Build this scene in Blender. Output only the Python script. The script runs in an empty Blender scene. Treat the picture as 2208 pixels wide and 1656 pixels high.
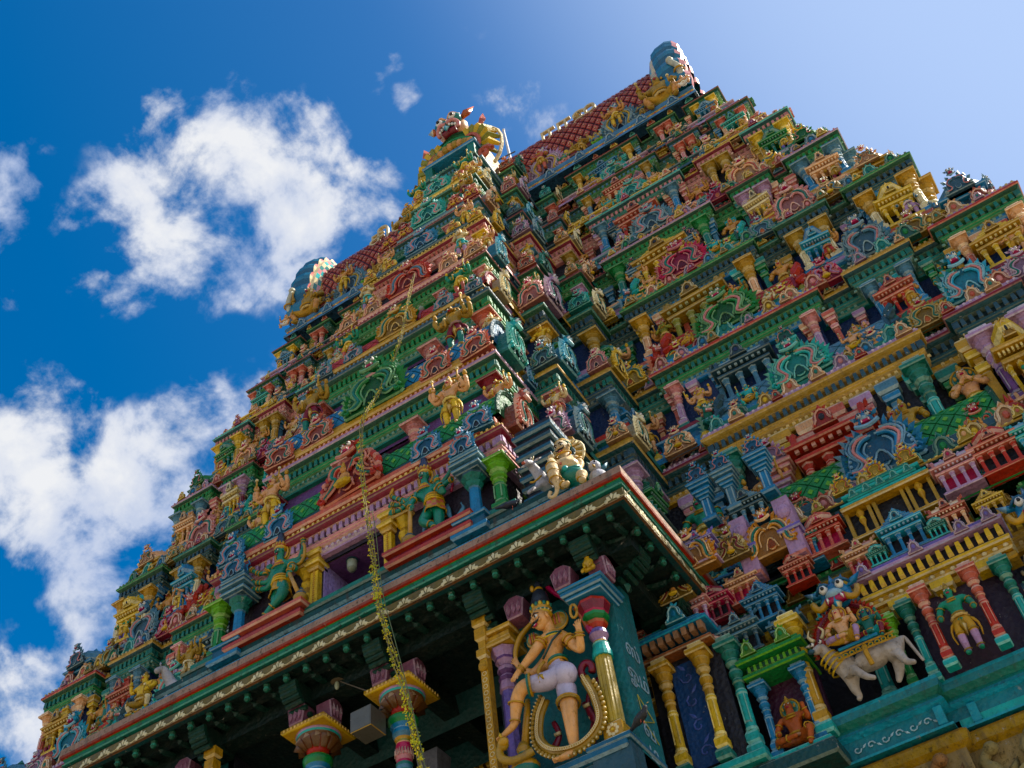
import bpy, math, random
from mathutils import Matrix, Vector
random.seed(7)
R_ = math.radians
scene = bpy.context.scene
# ------------------------------------------------------------------ camera
cam = bpy.data.cameras.new("Camera"); camo = bpy.data.objects.new("Camera", cam)
scene.collection.objects.link(camo); scene.camera = camo
rv = Vector((0.84254208, 0.52967817, -0.0977951)); uv = Vector((0.4628884, -0.61918996, 0.63430128)); wv = Vector((-0.2754218, 0.57969374, 0.76687548))
M4 = Matrix.Identity(4)
for i in range(3):
    M4[i][0] = rv[i]; M4[i][1] = uv[i]; M4[i][2] = -wv[i]
M4.translation = Vector((8.2, 0, 0))
camo.matrix_world = M4
cam.sensor_width = 36; cam.lens = 2560.88 / 2208 * 36; cam.clip_end = 4000; cam.clip_start = 0.05
# ------------------------------------------------------------------ light
SUN_AZ, SUN_EL = R_(62), R_(50)      # azimuth from +Y towards +X
sun = bpy.data.lights.new("Sun", 'SUN'); sun.energy = 4.6; sun.angle = R_(0.5); sun.color = (1, .93, .8)
suno = bpy.data.objects.new("Sun", sun); scene.collection.objects.link(suno)
sd = Vector((math.sin(SUN_AZ) * math.cos(SUN_EL), math.cos(SUN_AZ) * math.cos(SUN_EL), math.sin(SUN_EL)))
suno.rotation_euler = sd.to_track_quat('Z', 'Y').to_euler()
world = bpy.data.worlds.new("World"); scene.world = world; world.use_nodes = True
nt = world.node_tree; N = nt.nodes; L = nt.links
bg = N["Background"]; bg.inputs[1].default_value = 0.1
sky = N.new("ShaderNodeTexSky"); sky.sky_type = 'NISHITA'; sky.sun_disc = False
sky.sun_elevation = SUN_EL; sky.sun_rotation = SUN_AZ; sky.air_density = 1.0; sky.dust_density = 1.5; sky.ozone_density = 3.0
def nn(t, **k):
    n = N.new(t)
    for a, b in k.items(): setattr(n, a, b)
    return n
def mth(op, a, b=None, c=None, clamp=False):
    n = nn("ShaderNodeMath", operation=op); n.use_clamp = clamp
    for i, x in enumerate((a, b, c)):
        if x is None: continue
        if isinstance(x, (int, float)): n.inputs[i].default_value = x
        else: L.new(x, n.inputs[i])
    return n.outputs[0]
hs = nn("ShaderNodeHueSaturation"); hs.inputs['Saturation'].default_value = 1.5; hs.inputs['Value'].default_value = .86
hs.inputs['Hue'].default_value = 0.497
L.new(sky.outputs[0], hs.inputs['Color'])
tc = nn("ShaderNodeTexCoord"); gen = tc.outputs['Generated']
# clouds: soft patches of the sky dome (direction on the dome, radius, density)
CL = [((330,330),150,.55),((440,320),150,.6),((560,400),150,.62),((620,280),110,.45),((300,500),140,.62),((430,520),140,.66),((560,520),150,.55),((330,420),110,.5),
 ((770,420),130,.62),((840,430),110,.62),((700,500),110,.42),((60,1040),190,.75),((180,1080),190,.8),((330,1010),170,.78),((170,860),110,.6),((400,930),150,.72),((420,1050),150,.7),((300,1120),140,.6),
 ((10,430),100,.62),((40,520),90,.55),((0,560),80,.5),((90,340),60,.25),((60,650),50,.25),((470,640),90,.45),((420,650),80,.4),((630,720),80,.18),((560,810),90,.25),((160,1330),90,.62),((230,1350),60,.4),((60,1440),110,.7),
 ((60,1560),100,.6),((0,1400),90,.6),((910,240),65,.48),((860,150),45,.32),((820,200),45,.3),((1150,275),90,.55),((1200,300),70,.5),((1070,95),50,.16),((880,470),80,.6),((720,330),90,.4),((690,230),70,.3),((500,250),120,.5),((250,560),90,.5),((640,460),130,.55),((640,380),120,.35)]
def raydir(x, y):
    return (rv * (x - 1104) - uv * (y - 828) + wv * 2560.88).normalized()
nrm = nn("ShaderNodeVectorMath", operation='NORMALIZE'); L.new(gen, nrm.inputs[0])
dirn = nrm.outputs[0]
nz0 = nn("ShaderNodeTexNoise"); nz0.inputs['Scale'].default_value = 7; nz0.inputs['Detail'].default_value = 5
L.new(dirn, nz0.inputs['Vector'])
wob = nn("ShaderNodeVectorMath", operation='MULTIPLY_ADD'); L.new(nz0.outputs['Color'], wob.inputs[0])
wob.inputs[1].default_value = (.13, .13, .13); L.new(dirn, wob.inputs[2])
wob2 = nn("ShaderNodeVectorMath", operation='SUBTRACT'); L.new(wob.outputs[0], wob2.inputs[0]); wob2.inputs[1].default_value = (.065, .065, .065)
acc = None
for (c, r, s) in CL:
    d = raydir(*c)
    ds = nn("ShaderNodeVectorMath", operation='DISTANCE'); L.new(wob2.outputs[0], ds.inputs[0]); ds.inputs[1].default_value = d
    m = nn("ShaderNodeMapRange", interpolation_type='SMOOTHSTEP'); L.new(ds.outputs['Value'], m.inputs[0])
    m.inputs[1].default_value = r / 2560 * 1.32; m.inputs[2].default_value = r / 2560 * .2; m.inputs[3].default_value = 0; m.inputs[4].default_value = s * (1.16 if r > 100 else 1.0)
    acc = m.outputs[0] if acc is None else mth('MAXIMUM', mth('MULTIPLY', mth('ADD', acc, m.outputs[0]), .62), mth('MAXIMUM', acc, m.outputs[0]))
for (d, r, st_) in ((Vector((.3, -.8, .5)), .75, .62), (Vector((-.7, -.6, .35)), .7, .62), (Vector((.8, -.35, .3)), .6, .6), (Vector((-.1, -.5, .85)), .5, .5), (Vector((-.95, .1, .2)), .3, .55)):  # bright clouds out of view, added as white fill on the tower front
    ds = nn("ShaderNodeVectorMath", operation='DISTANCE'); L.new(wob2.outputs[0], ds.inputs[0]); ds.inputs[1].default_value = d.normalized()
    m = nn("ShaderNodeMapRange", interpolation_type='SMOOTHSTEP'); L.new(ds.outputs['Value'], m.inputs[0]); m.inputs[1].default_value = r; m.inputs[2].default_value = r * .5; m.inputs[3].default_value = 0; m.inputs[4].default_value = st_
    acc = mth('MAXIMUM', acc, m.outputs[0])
nz = nn("ShaderNodeTexNoise"); nz.inputs['Scale'].default_value = 13; nz.inputs['Detail'].default_value = 15; nz.inputs['Roughness'].default_value = .6; nz.inputs['Distortion'].default_value = .15
L.new(dirn, nz.inputs['Vector'])
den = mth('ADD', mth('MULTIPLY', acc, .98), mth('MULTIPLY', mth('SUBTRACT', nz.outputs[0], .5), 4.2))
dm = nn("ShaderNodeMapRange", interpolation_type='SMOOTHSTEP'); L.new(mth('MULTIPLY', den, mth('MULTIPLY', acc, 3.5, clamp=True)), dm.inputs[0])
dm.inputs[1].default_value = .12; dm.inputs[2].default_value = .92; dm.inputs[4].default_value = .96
nz2 = nn("ShaderNodeTexNoise"); nz2.inputs['Scale'].default_value = 11; nz2.inputs['Detail'].default_value = 8
L.new(dirn, nz2.inputs['Vector'])
cr = nn("ShaderNodeValToRGB"); L.new(mth('ADD', nz2.outputs[0], mth('MULTIPLY', mth('SUBTRACT', den, .7), .3)), cr.inputs[0])
cr.color_ramp.elements[0].position = .3; cr.color_ramp.elements[0].color = (2.2, 2.7, 3.9, 1)
cr.color_ramp.elements[1].position = .75; cr.color_ramp.elements[1].color = (4.5, 4.55, 4.65, 1)
# pale aureole of the sky around the sun
dp = nn("ShaderNodeVectorMath", operation='DOT_PRODUCT'); L.new(dirn, dp.inputs[0]); dp.inputs[1].default_value = sd
gl = nn("ShaderNodeMapRange", interpolation_type='SMOOTHERSTEP'); L.new(dp.outputs['Value'], gl.inputs[0]); gl.inputs[1].default_value = .66; gl.inputs[2].default_value = .93; gl.inputs[4].default_value = .9
ms = nn("ShaderNodeMix", data_type='RGBA'); L.new(gl.outputs[0], ms.inputs[0]); L.new(hs.outputs[0], ms.inputs[6]); ms.inputs[7].default_value = (2.35, 3.2, 4.9, 1)
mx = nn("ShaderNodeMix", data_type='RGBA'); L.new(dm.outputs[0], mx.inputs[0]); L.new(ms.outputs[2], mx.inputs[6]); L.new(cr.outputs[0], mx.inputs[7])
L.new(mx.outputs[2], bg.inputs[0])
scene.view_settings.view_transform = 'Standard'; scene.view_settings.look = 'None'
scene.view_settings.exposure = 1.0; scene.view_settings.gamma = 1
scene.render.engine = 'CYCLES'; scene.cycles.max_bounces = 5; scene.cycles.diffuse_bounces = 3; scene.cycles.use_denoising = True

# ------------------------------------------------------------------ paint
PAL = dict(teal=(.006,.16,.115), dteal=(.003,.05,.05), green=(.008,.2,.04), dgreen=(.002,.06,.02), lime=(.12,.36,.02), blue=(.012,.18,.36), steel=(.09,.2,.27), sky=(.05,.33,.46),
 turq=(.012,.36,.32), yellow=(.66,.42,.03), gold=(.48,.26,.025), ochre=(.36,.23,.06), red=(.44,.04,.022), coral=(.5,.16,.12), pink=(.6,.27,.25), lilac=(.4,.25,.37), purple=(.13,.06,.16),
 peach=(.72,.42,.24), cream=(.7,.58,.34), white=(.78,.75,.68), maroon=(.19,.018,.03), dark=(.007,.007,.012), navy=(.003,.02,.09), black=(.006,.006,.008), olive=(.24,.24,.05), skin=(.6,.32,.14),
 gskin=(.012,.24,.13), stone=(.27,.2,.1), grey=(.2,.2,.22), crimson=(.45,.03,.09), orange=(.42,.1,.025), petal=(.8,.6,.02), violet=(.18,.14,.36), brown=(.13,.06,.025), slate=(.03,.075,.1))
def C(c):
    return PAL[c] if isinstance(c, str) else c
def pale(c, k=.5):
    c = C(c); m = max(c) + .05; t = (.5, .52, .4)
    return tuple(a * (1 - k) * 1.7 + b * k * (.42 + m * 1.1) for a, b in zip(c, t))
def dk(c, k=.5): return tuple(a * k for a in C(c))

def mat_paint(name, rough=.5, bump=.35, spec=.4, dirt=.4, bscale=60, carve=16, cs=.45, chips=.8):
    m = bpy.data.materials.new(name); m.use_nodes = True
    t = m.node_tree; n = t.nodes; l = t.links; b = n["Principled BSDF"]
    at = n.new("ShaderNodeAttribute"); at.attribute_name = "paint"
    geo = n.new("ShaderNodeNewGeometry")
    def noise(sc, det=4, r=.6, vec=None):
        q = n.new("ShaderNodeTexNoise"); q.inputs['Scale'].default_value = sc; q.inputs['Detail'].default_value = det; q.inputs['Roughness'].default_value = r
        l.new(vec or geo.outputs['Position'], q.inputs['Vector']); return q.outputs[0]
    def mr(x, a, bb, c, d):
        q = n.new("ShaderNodeMapRange"); l.new(x, q.inputs[0]); 
        for i, v in enumerate((a, bb, c, d)): q.inputs[i + 1].default_value = v
        return q.outputs[0]
    def mixc(f, a, bcol, mode='MIX'):
        q = n.new("ShaderNodeMix"); q.data_type = 'RGBA'; q.blend_type = mode
        if isinstance(f, float): q.inputs[0].default_value = f
        else: l.new(f, q.inputs[0])
        l.new(a, q.inputs[6])
        if isinstance(bcol, tuple): q.inputs[7].default_value = (*bcol, 1)
        else: l.new(bcol, q.inputs[7])
        return q.outputs[2]
    a1 = noise(3.1, 5); a2 = noise(14, 6, .7); a3 = noise(45, 3)
    v = n.new("ShaderNodeHueSaturation"); l.new(at.outputs['Color'], v.inputs['Color'])
    l.new(mr(a1, .3, .7, .8, 1.2), v.inputs['Value']); l.new(mr(a2, .3, .7, 1.08, 1.3), v.inputs['Saturation'])
    # grime streaks: noise stretched downwards
    mp = n.new("ShaderNodeMapping"); mp.inputs['Scale'].default_value = (9, 9, 1.3); l.new(geo.outputs['Position'], mp.inputs['Vector'])
    st = noise(1.0, 6, .65, mp.outputs[0])
    c1 = mixc(mr(st, .52, .75, 0, dirt), v.outputs[0], (.05, .042, .03))
    # chalky wear: pale flecks
    c2 = mixc(mr(a3, .66, .82, 0, .22), c1, (.4, .36, .3))
    c3 = mixc(mr(a2, .56, .68, 0, dirt), c2, (.022, .02, .016))
    # small chips down to the grey plaster, thin dark mould specks
    a4 = noise(5.5, 8, .72); c4 = mixc(mr(a4, .66, .675, 0, chips), c3, (.3, .27, .22)); a5 = noise(26, 5, .7); c5 = mixc(mr(a5, .62, .66, 0, dirt * .9), c4, (.018, .016, .013))
    l.new(c5, b.inputs['Base Color'])
    l.new(mr(a2, .3, .7, rough - .12, rough + .2), b.inputs['Roughness'])
    b.inputs['Specular IOR Level'].default_value = spec
    bp = n.new("ShaderNodeBump"); bp.inputs['Strength'].default_value = bump; bp.inputs['Distance'].default_value = .02
    l.new(noise(bscale, 4, .6), bp.inputs['Height'])
    vo = n.new("ShaderNodeTexVoronoi"); vo.inputs['Scale'].default_value = carve; l.new(geo.outputs['Position'], vo.inputs['Vector'])
    b2 = n.new("ShaderNodeBump"); b2.inputs['Strength'].default_value = cs; b2.inputs['Distance'].default_value = .03; l.new(vo.outputs['Distance'], b2.inputs['Height']); l.new(bp.outputs[0], b2.inputs['Normal']); l.new(b2.outputs[0], b.inputs['Normal'])
    return m
PAINT = mat_paint("painted_plaster")
GLOSS = mat_paint("glossy_paint", chips=.35, rough=.3, bump=.15, spec=.5, dirt=.35, bscale=25, cs=.06)
WORN = mat_paint("worn_paint", rough=.6, bump=.7, spec=.3, dirt=.95, bscale=30, carve=9, cs=.3, chips=1.0)
STONE = mat_paint("granite", rough=.85, bump=1.0, spec=.2, dirt=.75, bscale=18, carve=5, cs=.6)
METAL = mat_paint("dull_metal", rough=.4, bump=.05, spec=.6, dirt=.2, cs=0)

# ------------------------------------------------------------------ geometry
class G:
    def __init__(s): s.v = []; s.f = []; s.c = []
    def add(s, vs, fs, col):
        o = len(s.v); s.v += [tuple(p) for p in vs]
        s.f += [tuple(i + o for i in f) for f in fs]
        if isinstance(col, list): s.c += [C(c) for c in col]
        else: s.c += [C(col)] * len(fs)
        return s
    def merge(s, g, M=None):
        vs = g.v if M is None else [tuple(M @ Vector(p)) for p in g.v]
        o = len(s.v); s.v += vs; s.f += [tuple(i + o for i in f) for f in g.f]; s.c += g.c
        return s
    def box(s, x0, x1, y0, y1, z0, z1, col):
        vs = [(x, y, z) for z in (z0, z1) for y in (y0, y1) for x in (x0, x1)]
        return s.add(vs, [(0,2,3,1),(4,5,7,6),(0,1,5,4),(2,6,7,3),(0,4,6,2),(1,3,7,5)], col)
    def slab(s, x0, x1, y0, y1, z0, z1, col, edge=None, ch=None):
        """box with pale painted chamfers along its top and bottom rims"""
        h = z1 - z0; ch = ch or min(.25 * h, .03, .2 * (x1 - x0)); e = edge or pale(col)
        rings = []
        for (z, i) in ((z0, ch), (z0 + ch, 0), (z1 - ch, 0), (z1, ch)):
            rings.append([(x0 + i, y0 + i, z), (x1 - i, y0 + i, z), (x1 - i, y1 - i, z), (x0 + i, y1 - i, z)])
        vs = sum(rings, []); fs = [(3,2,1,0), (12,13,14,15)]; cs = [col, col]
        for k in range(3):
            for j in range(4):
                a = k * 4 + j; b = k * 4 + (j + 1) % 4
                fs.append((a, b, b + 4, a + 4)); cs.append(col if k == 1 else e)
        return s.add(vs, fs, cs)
    def lathe(s, prof, n=8, cx=0, cy=0, col=None, cap=True, rot=0, sx=1, sy=1):
        """prof: [(r, z, colour)]: the colour belongs to the band that starts there"""
        rows = []
        vs = []
        for p in prof:
            r, z = p[0], p[1]
            vs += [(cx + sx * r * math.cos(2 * math.pi * (k + .5) / n + rot), cy + sy * r * math.sin(2 * math.pi * (k + .5) / n + rot), z) for k in range(n)]
        fs = []; cs = []
        for i in range(len(prof) - 1):
            cc = prof[i][2] if len(prof[i]) > 2 else col
            for k in range(n):
                a = i * n + k; b = i * n + (k + 1) % n
                fs.append((a, b, b + n, a + n)); cs.append(cc)
        if cap:
            fs.append(tuple(range((len(prof) - 1) * n, len(prof) * n))); cs.append(cs[-1])
            fs.append(tuple(reversed(range(n)))); cs.append(cs[0])
        return s.add(vs, fs, cs)
    def tube(s, pts, rad, col, n=6, cap=True, flat=1.0):
        pts = [Vector(p) for p in pts]; m = len(pts)
        if isinstance(rad, (int, float)): rad = [rad] * m
        vs = []; up = Vector((0, -1, 0.02))
        for i, p in enumerate(pts):
            d = (pts[min(i + 1, m - 1)] - pts[max(i - 1, 0)])
            if d.length < 1e-9: d = Vector((0, 0, 1))
            d.normalize(); u0 = up if abs(d.dot(up.normalized())) < .95 else Vector((0, .02, 1))
            a = d.cross(u0).normalized(); b = a.cross(d).normalized()
            for k in range(n):
                t = 2 * math.pi * k / n
                vs.append(p + a * math.cos(t) * rad[i] + b * math.sin(t) * rad[i] * flat)
        fs = []; cs = []
        for i in range(m - 1):
            cc = col[i] if isinstance(col, list) else col
            for k in range(n):
                a = i * n + k; b = i * n + (k + 1) % n
                fs.append((a, a + n, b + n, b)); cs.append(cc)
        if cap:
            fs += [tuple(range(n)), tuple(reversed(range((m - 1) * n, m * n)))]
            cs += [cs[0], cs[-1]]
        return s.add(vs, fs, cs)
    def ball(s, c, r, col, n=8, m=5):
        if isinstance(r, (int, float)): r = (r, r, r)
        vs = [(c[0], c[1], c[2] - r[2])]; 
        for i in range(1, m):
            t = math.pi * i / m
            vs += [(c[0] + r[0] * math.sin(t) * math.cos(2 * math.pi * k / n), c[1] + r[1] * math.sin(t) * math.sin(2 * math.pi * k / n), c[2] - r[2] * math.cos(t)) for k in range(n)]
        vs.append((c[0], c[1], c[2] + r[2])); fs = []
        for k in range(n):
            fs.append((0, 1 + (k + 1) % n, 1 + k))
            for i in range(m - 2):
                a = 1 + i * n + k; b = 1 + i * n + (k + 1) % n
                fs.append((a, b, b + n, a + n))
            a = 1 + (m - 2) * n
            fs.append((a + k, a + (k + 1) % n, len(vs) - 1))
        return s.add(vs, fs, col)
    def leaf(s, p, d, w, t, col, edge=None):
        """flame / leaf: a pointed lozenge pyramid from p along d (in XZ), width w, thickness t"""
        p = Vector(p); d = Vector(d); a = Vector((-d.z, 0, d.x)).normalized() * w * .5
        m = p + d * .4; tip = p + d
        f = Vector((0, -t, 0)); e = edge or pale(col)
        q = [p, m + a, tip, m - a, m + f, p + f * .6]
        return s.add(q, [(0, 1, 4, 5), (1, 2, 4), (2, 3, 4), (3, 0, 5, 4), (0, 3, 2, 1)], [col, e, col, col, col])
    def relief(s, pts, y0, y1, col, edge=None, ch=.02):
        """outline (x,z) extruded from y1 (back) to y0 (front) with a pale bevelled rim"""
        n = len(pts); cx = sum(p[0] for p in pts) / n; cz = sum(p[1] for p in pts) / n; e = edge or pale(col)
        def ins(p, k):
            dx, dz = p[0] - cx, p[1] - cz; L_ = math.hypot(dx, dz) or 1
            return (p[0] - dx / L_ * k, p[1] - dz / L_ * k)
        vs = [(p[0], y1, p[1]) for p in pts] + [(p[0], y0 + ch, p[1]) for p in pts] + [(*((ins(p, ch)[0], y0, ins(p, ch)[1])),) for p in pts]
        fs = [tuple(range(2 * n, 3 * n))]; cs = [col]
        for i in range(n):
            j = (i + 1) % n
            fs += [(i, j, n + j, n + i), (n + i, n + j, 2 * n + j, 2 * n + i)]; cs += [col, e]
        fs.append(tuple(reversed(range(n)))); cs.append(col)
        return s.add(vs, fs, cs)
    def mesh(s, name, mat=None, smooth=False):
        me = bpy.data.meshes.new(name); me.from_pydata(s.v, [], s.f); me.materials.append(mat or PAINT)
        at = me.color_attributes.new("paint", 'FLOAT_COLOR', 'CORNER')
        buf = []
        for p, c in zip(me.polygons, s.c):
            buf += [c[0], c[1], c[2], 1.0] * p.loop_total
        at.data.foreach_set("color", buf)
        if smooth: me.shade_smooth()
        me.update(); return me
COL = scene.collection
def link(name, me, M=None, parent=None, **pr):
    o = bpy.data.objects.new(name, me); COL.objects.link(o)
    if parent is not None: o.parent = parent
    if M is not None: o.matrix_local = M
    for k, v in pr.items():
        if v is not None: o[k] = v
    return o
def empty(name, loc, label=None, category=None, group=None, kind=None):
    return link(name, None, Matrix.Translation(loc), label=label, category=category, group=group, kind=kind)
def TR(x, y, z, sx=1, sy=None, sz=None, rz=0):
    sy = sx if sy is None else sy; sz = sx if sz is None else sz
    return Matrix.Translation((x, y, z)) @ Matrix.Rotation(rz, 4, 'Z') @ Matrix.Diagonal((sx, sy, sz, 1))
def qb(a, b, c, n=6):   # quadratic bezier
    a, b, c = Vector(a), Vector(b), Vector(c)
    return [a * (1 - t) ** 2 + b * 2 * t * (1 - t) + c * t * t for t in [i / n for i in range(n + 1)]]
def crv(pts, n=4):      # catmull-rom through points
    P = [Vector(p) for p in pts]; P = [P[0] * 2 - P[1]] + P + [P[-1] * 2 - P[-2]]; out = []
    for i in range(1, len(P) - 2):
        for k in range(n):
            t = k / n; a, b, c, d = P[i - 1:i + 3]
            out.append(.5 * ((2 * b) + (c - a) * t + (2 * a - 5 * b + 4 * c - d) * t * t + (3 * b - a - 3 * c + d) * t ** 3))
    out.append(P[-2]); return out
# ------------------------------------------------------------------ ornaments (face -Y, stand on z=0, unit size)
CACHE = {}
def cached(fn):
    def w(*a):
        k = (fn.__name__,) + a
        if k not in CACHE: CACHE[k] = fn(*a)
        return CACHE[k]
    w.__name__ = fn.__name__; return w

@cached
def g_pillar(c, cap, lo, style):
    """height 1, width about .3; c shaft, cap capital"""
    g = G(); p = pale(c, .55); q = pale(cap, .5); w = .085
    g.slab(-.13, .13, -.13, .13, 0, .09, lo); g.slab(-.105, .105, -.105, .105, .09, .2, c)
    n = 16 if style == 2 else 8
    g.lathe([(.1, .2, p), (.1, .225, c), (w, .24, c), (w * .95, .5, p), (w * 1.08, .515, c), (w * 1.08, .53, p), (w * .95, .545, cap), (w * .9, .6, q), (w * 1.15, .61, cap), (w * 1.15, .625, q), (w * .85, .64, cap),
             (w * 1.25, .665, cap), (w * 1.35, .69, q), (w * 1.1, .715, cap), (w * .8, .73, cap), (w * .95, .745, q), (w * 1.45, .775, cap), (w * 1.45, .79, q), (w * 1.15, .805, cap),
             (w * 1.75, .845, cap), (w * 1.8, .86, q), (w * 1.5, .875, cap), (w * 2.0, .9, cap), (w * 2.0, .905, cap)], n)
    g.slab(-.19, .19, -.19, .19, .905, .955, cap); g.slab(-.13, .13, -.15, .13, .955, 1.0, q)
    for sx in (-1, 1):
        g.box(sx * .05 - .008, sx * .05 + .008, -.088, -.075, .26, .49, p)
    return g

def kface(g, x, y, z, s, c, ac='crimson', n=7):
    """a goggle-eyed lion mask"""
    p = pale(c, .6)
    g.ball((x, y, z), (s * .34, s * .26, s * .3), c, n, 5)
    g.ball((x, y - s * .2, z - s * .1), (s * .2, s * .18, s * .12), p, n, 4)
    g.box(x - s * .2, x + s * .2, y - s * .3, y - s * .15, z - s * .3, z - s * .18, ac)
    for sx in (-1, 1):
        g.ball((x + sx * s * .17, y - s * .24, z + s * .08), s * .1, 'white', 6, 4)
        g.ball((x + sx * s * .17, y - s * .33, z + s * .07), s * .045, 'black', 5, 3)
        g.tube(qb((x + sx * s * .06, y - s * .26, z + s * .14), (x + sx * s * .2, y - s * .28, z + s * .3), (x + sx * s * .36, y - s * .1, z + s * .14), 4), s * .035, dk(c, .6), 4)
        g.leaf((x + sx * s * .28, y - .02 * s, z + s * .08), (sx * s * .34, 0, s * .26), s * .2, s * .12, c)
        g.leaf((x + sx * s * .14, y - s * .3, z - s * .17), (sx * s * .03, 0, -s * .16), s * .07, s * .05, 'white')
        g.ball((x + sx * s * .24, y - s * .12, z - s * .16), (s * .11, s * .1, s * .12), c, 6, 4)
    for k in (-1, 0, 1):
        g.leaf((x + k * s * .14, y, z + s * .22), (k * s * .1, 0, s * (.34 - abs(k) * .08)), s * .15, s * .1, c)
    return g

@cached
def g_arch(c, ac, inn, lvl):
    """kirtimukha arch, about 1 wide and 1.15 high. lvl 0 small / 1 medium / 2 large"""
    g = G(); p = pale(c, .5); n = 4 if lvl == 0 else 6; var = (sum(map(ord, str(c))) + sum(map(ord, str(ac)))) % 3
    RX, RZ, cz = (.37, .35, .24) if lvl < 2 else (.43, .4, .18)
    m = 10 if lvl == 0 else 16
    out = [(RX * math.cos(t), cz + RZ * math.sin(t)) for t in [math.pi * (-.12 + 1.24 * k / m) for k in range(m + 1)]]
    poly = out + [(-.46, .1), (-.5, .03), (-.46, 0), (.46, 0), (.5, .03), (.46, .1)]
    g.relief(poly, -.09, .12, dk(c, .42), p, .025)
    nf = (9, 15, 21)[lvl]
    for k in range(nf):
        t = math.pi * (-.1 + 1.2 * k / (nf - 1)); w = (.15, .11, .09)[lvl]; L_ = .13 + .03 * math.sin(k * 2.4)
        if abs(t - math.pi / 2) < .28: continue
        b = (RX * .97 * math.cos(t), -.05, cz + RZ * .97 * math.sin(t))
        if var == 1 and lvl: g.tube([b, (b[0] + L_ * .7 * math.cos(t), -.1, b[2] + L_ * .7 * math.sin(t)), (b[0] + L_ * math.cos(t - .6), -.07, b[2] + L_ * math.sin(t) + .05)], [w * .5, w * .38, w * .2], c, 5)
        elif var == 2 and lvl: g.ball((b[0] + L_ * .35 * math.cos(t), -.06, b[2] + L_ * .35 * math.sin(t)), (w * .55, .05, w * .7), c if k % 2 else p, 6, 4)
        else: g.leaf(b, ((L_ + .02) * math.cos(t - .25 * math.cos(t)), -.03, L_ * math.sin(t) + .05), w, .06, c, p)
        if lvl: g.ball((RX * .9 * math.cos(t), -.1, cz + RZ * .88 * math.sin(t)), .022, p, 5, 3)
    for sx in (-1, 1):
        S0 = ([(.06, -.11, .5), (.2, -.13, .47), (.29, -.13, .36), (.25, -.13, .24), (.2, -.13, .14), (.29, -.13, .07), (.4, -.12, .1)],
              [(.05, -.12, .44), (.14, -.13, .5), (.26, -.13, .45), (.33, -.13, .32), (.33, -.13, .2), (.36, -.12, .1), (.43, -.12, .06)],
              [(.04, -.12, .34), (.1, -.13, .46), (.22, -.13, .47), (.25, -.13, .36), (.17, -.13, .28), (.24, -.13, .17), (.38, -.12, .08)])[var]
        S = crv([(sx * x, y, z) for x, y, z in S0], 3 if lvl else 2); k_ = len(S)
        g.tube(S, [.013 + .009 * math.sin(i / k_ * 3.1) for i in range(k_)], ac, n); g.tube([(q[0] * .82, -.115, .03 + q[2] * .86) for q in S], [.02] * k_, c, n)
        if lvl:
            g.tube([(q[0] + sx * .045, -.12, q[2] + .032) for q in S], .017, p, 4); g.tube([(q[0] - sx * .036, -.125, q[2] - .026) for q in S], .015, p, 4); g.tube([(q[0] + sx * .085, -.1, q[2] + .07) for q in S[3:-3]], .013, p, 4)
            if lvl == 2: g.tube([(q[0] * .62, -.12, .02 + q[2] * .78) for q in S[2:-5]], .013, p, 4)
        V = [(sx * (.42 + .065 * math.cos(a) * (1 - a / 9)), -.11, .075 + .065 * math.sin(a) * (1 - a / 9)) for a in [i * 1.0 for i in range(7)]]
        g.tube(V, .024, c if lvl else p, n)
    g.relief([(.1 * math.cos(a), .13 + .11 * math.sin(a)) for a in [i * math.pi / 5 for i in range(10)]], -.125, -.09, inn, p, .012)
    if lvl: g.tube(qb((-.12, -.13, .03), (0, -.15, .42), (.12, -.13, .03), 6), .014, p, 4)
    if lvl and var == 2:       # little seated deity in the opening
        g.ball((0, -.17, .17), (.09, .05, .09), 'skin', 7, 5); g.ball((0, -.19, .29), (.045, .04, .05), 'skin', 6, 4); g.lathe([(.04, .31, 'gold'), (.01, .42, 'gold')], 6, 0, -.19); g.ball((0, -.2, .08), (.14, .06, .045), 'yellow', 7, 4)
    if lvl == 2 and var != 2:
        for k in range(5): g.box(-.08 + .035 * k, -.065 + .035 * k, -.14, -.12, .06, .2, dk(inn, .5))
    kface(g, 0, -.09, .76 if lvl < 2 else .72, .34 if lvl < 2 else .3, c)
    g.tube(qb((-.15, -.16, .62), (0, -.2, .5), (.15, -.16, .62), 5), .025, p, n)
    g.v = [(x, y * 1.35, z * 1.3) for x, y, z in g.v]
    return g

@cached
def g_kudu(c, ac):
    """little horseshoe dormer, .8 wide, .75 high"""
    g = G(); p = pale(c, .6)
    o = [(.3 * math.cos(t), .3 + .27 * math.sin(t)) for t in [math.pi * (-.1 + 1.2 * k / 8) for k in range(9)]] + [(-.4, .08), (-.4, 0), (.4, 0), (.4, .08)]
    g.relief(o, -.12, .1, dk(c, .5), p, .03)
    g.tube(crv([(-.38, -.13, .06), (-.28, -.14, .1), (-.2, -.14, .22), (-.17, -.14, .4), (0, -.15, .52), (.17, -.14, .4), (.2, -.14, .22), (.28, -.14, .1), (.38, -.13, .06)], 2), .035, p, 4)
    g.ball((0, -.13, .27), (.1, .05, .12), ac, 6, 4)
    g.leaf((0, -.06, .5), (0, 0, .28), .2, .12, c); g.ball((0, -.04, .62), (.09, .08, .08), c, 6, 4)
    for s in (-1, 1): g.leaf((s * .08, -.06, .52), (s * .16, 0, .13), .1, .08, c); g.ball((s * .3, -.12, .09), .06, c, 5, 4)
    g.v = [(x, y * 1.2, z * 1.25) for x, y, z in g.v]
    return g

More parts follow.
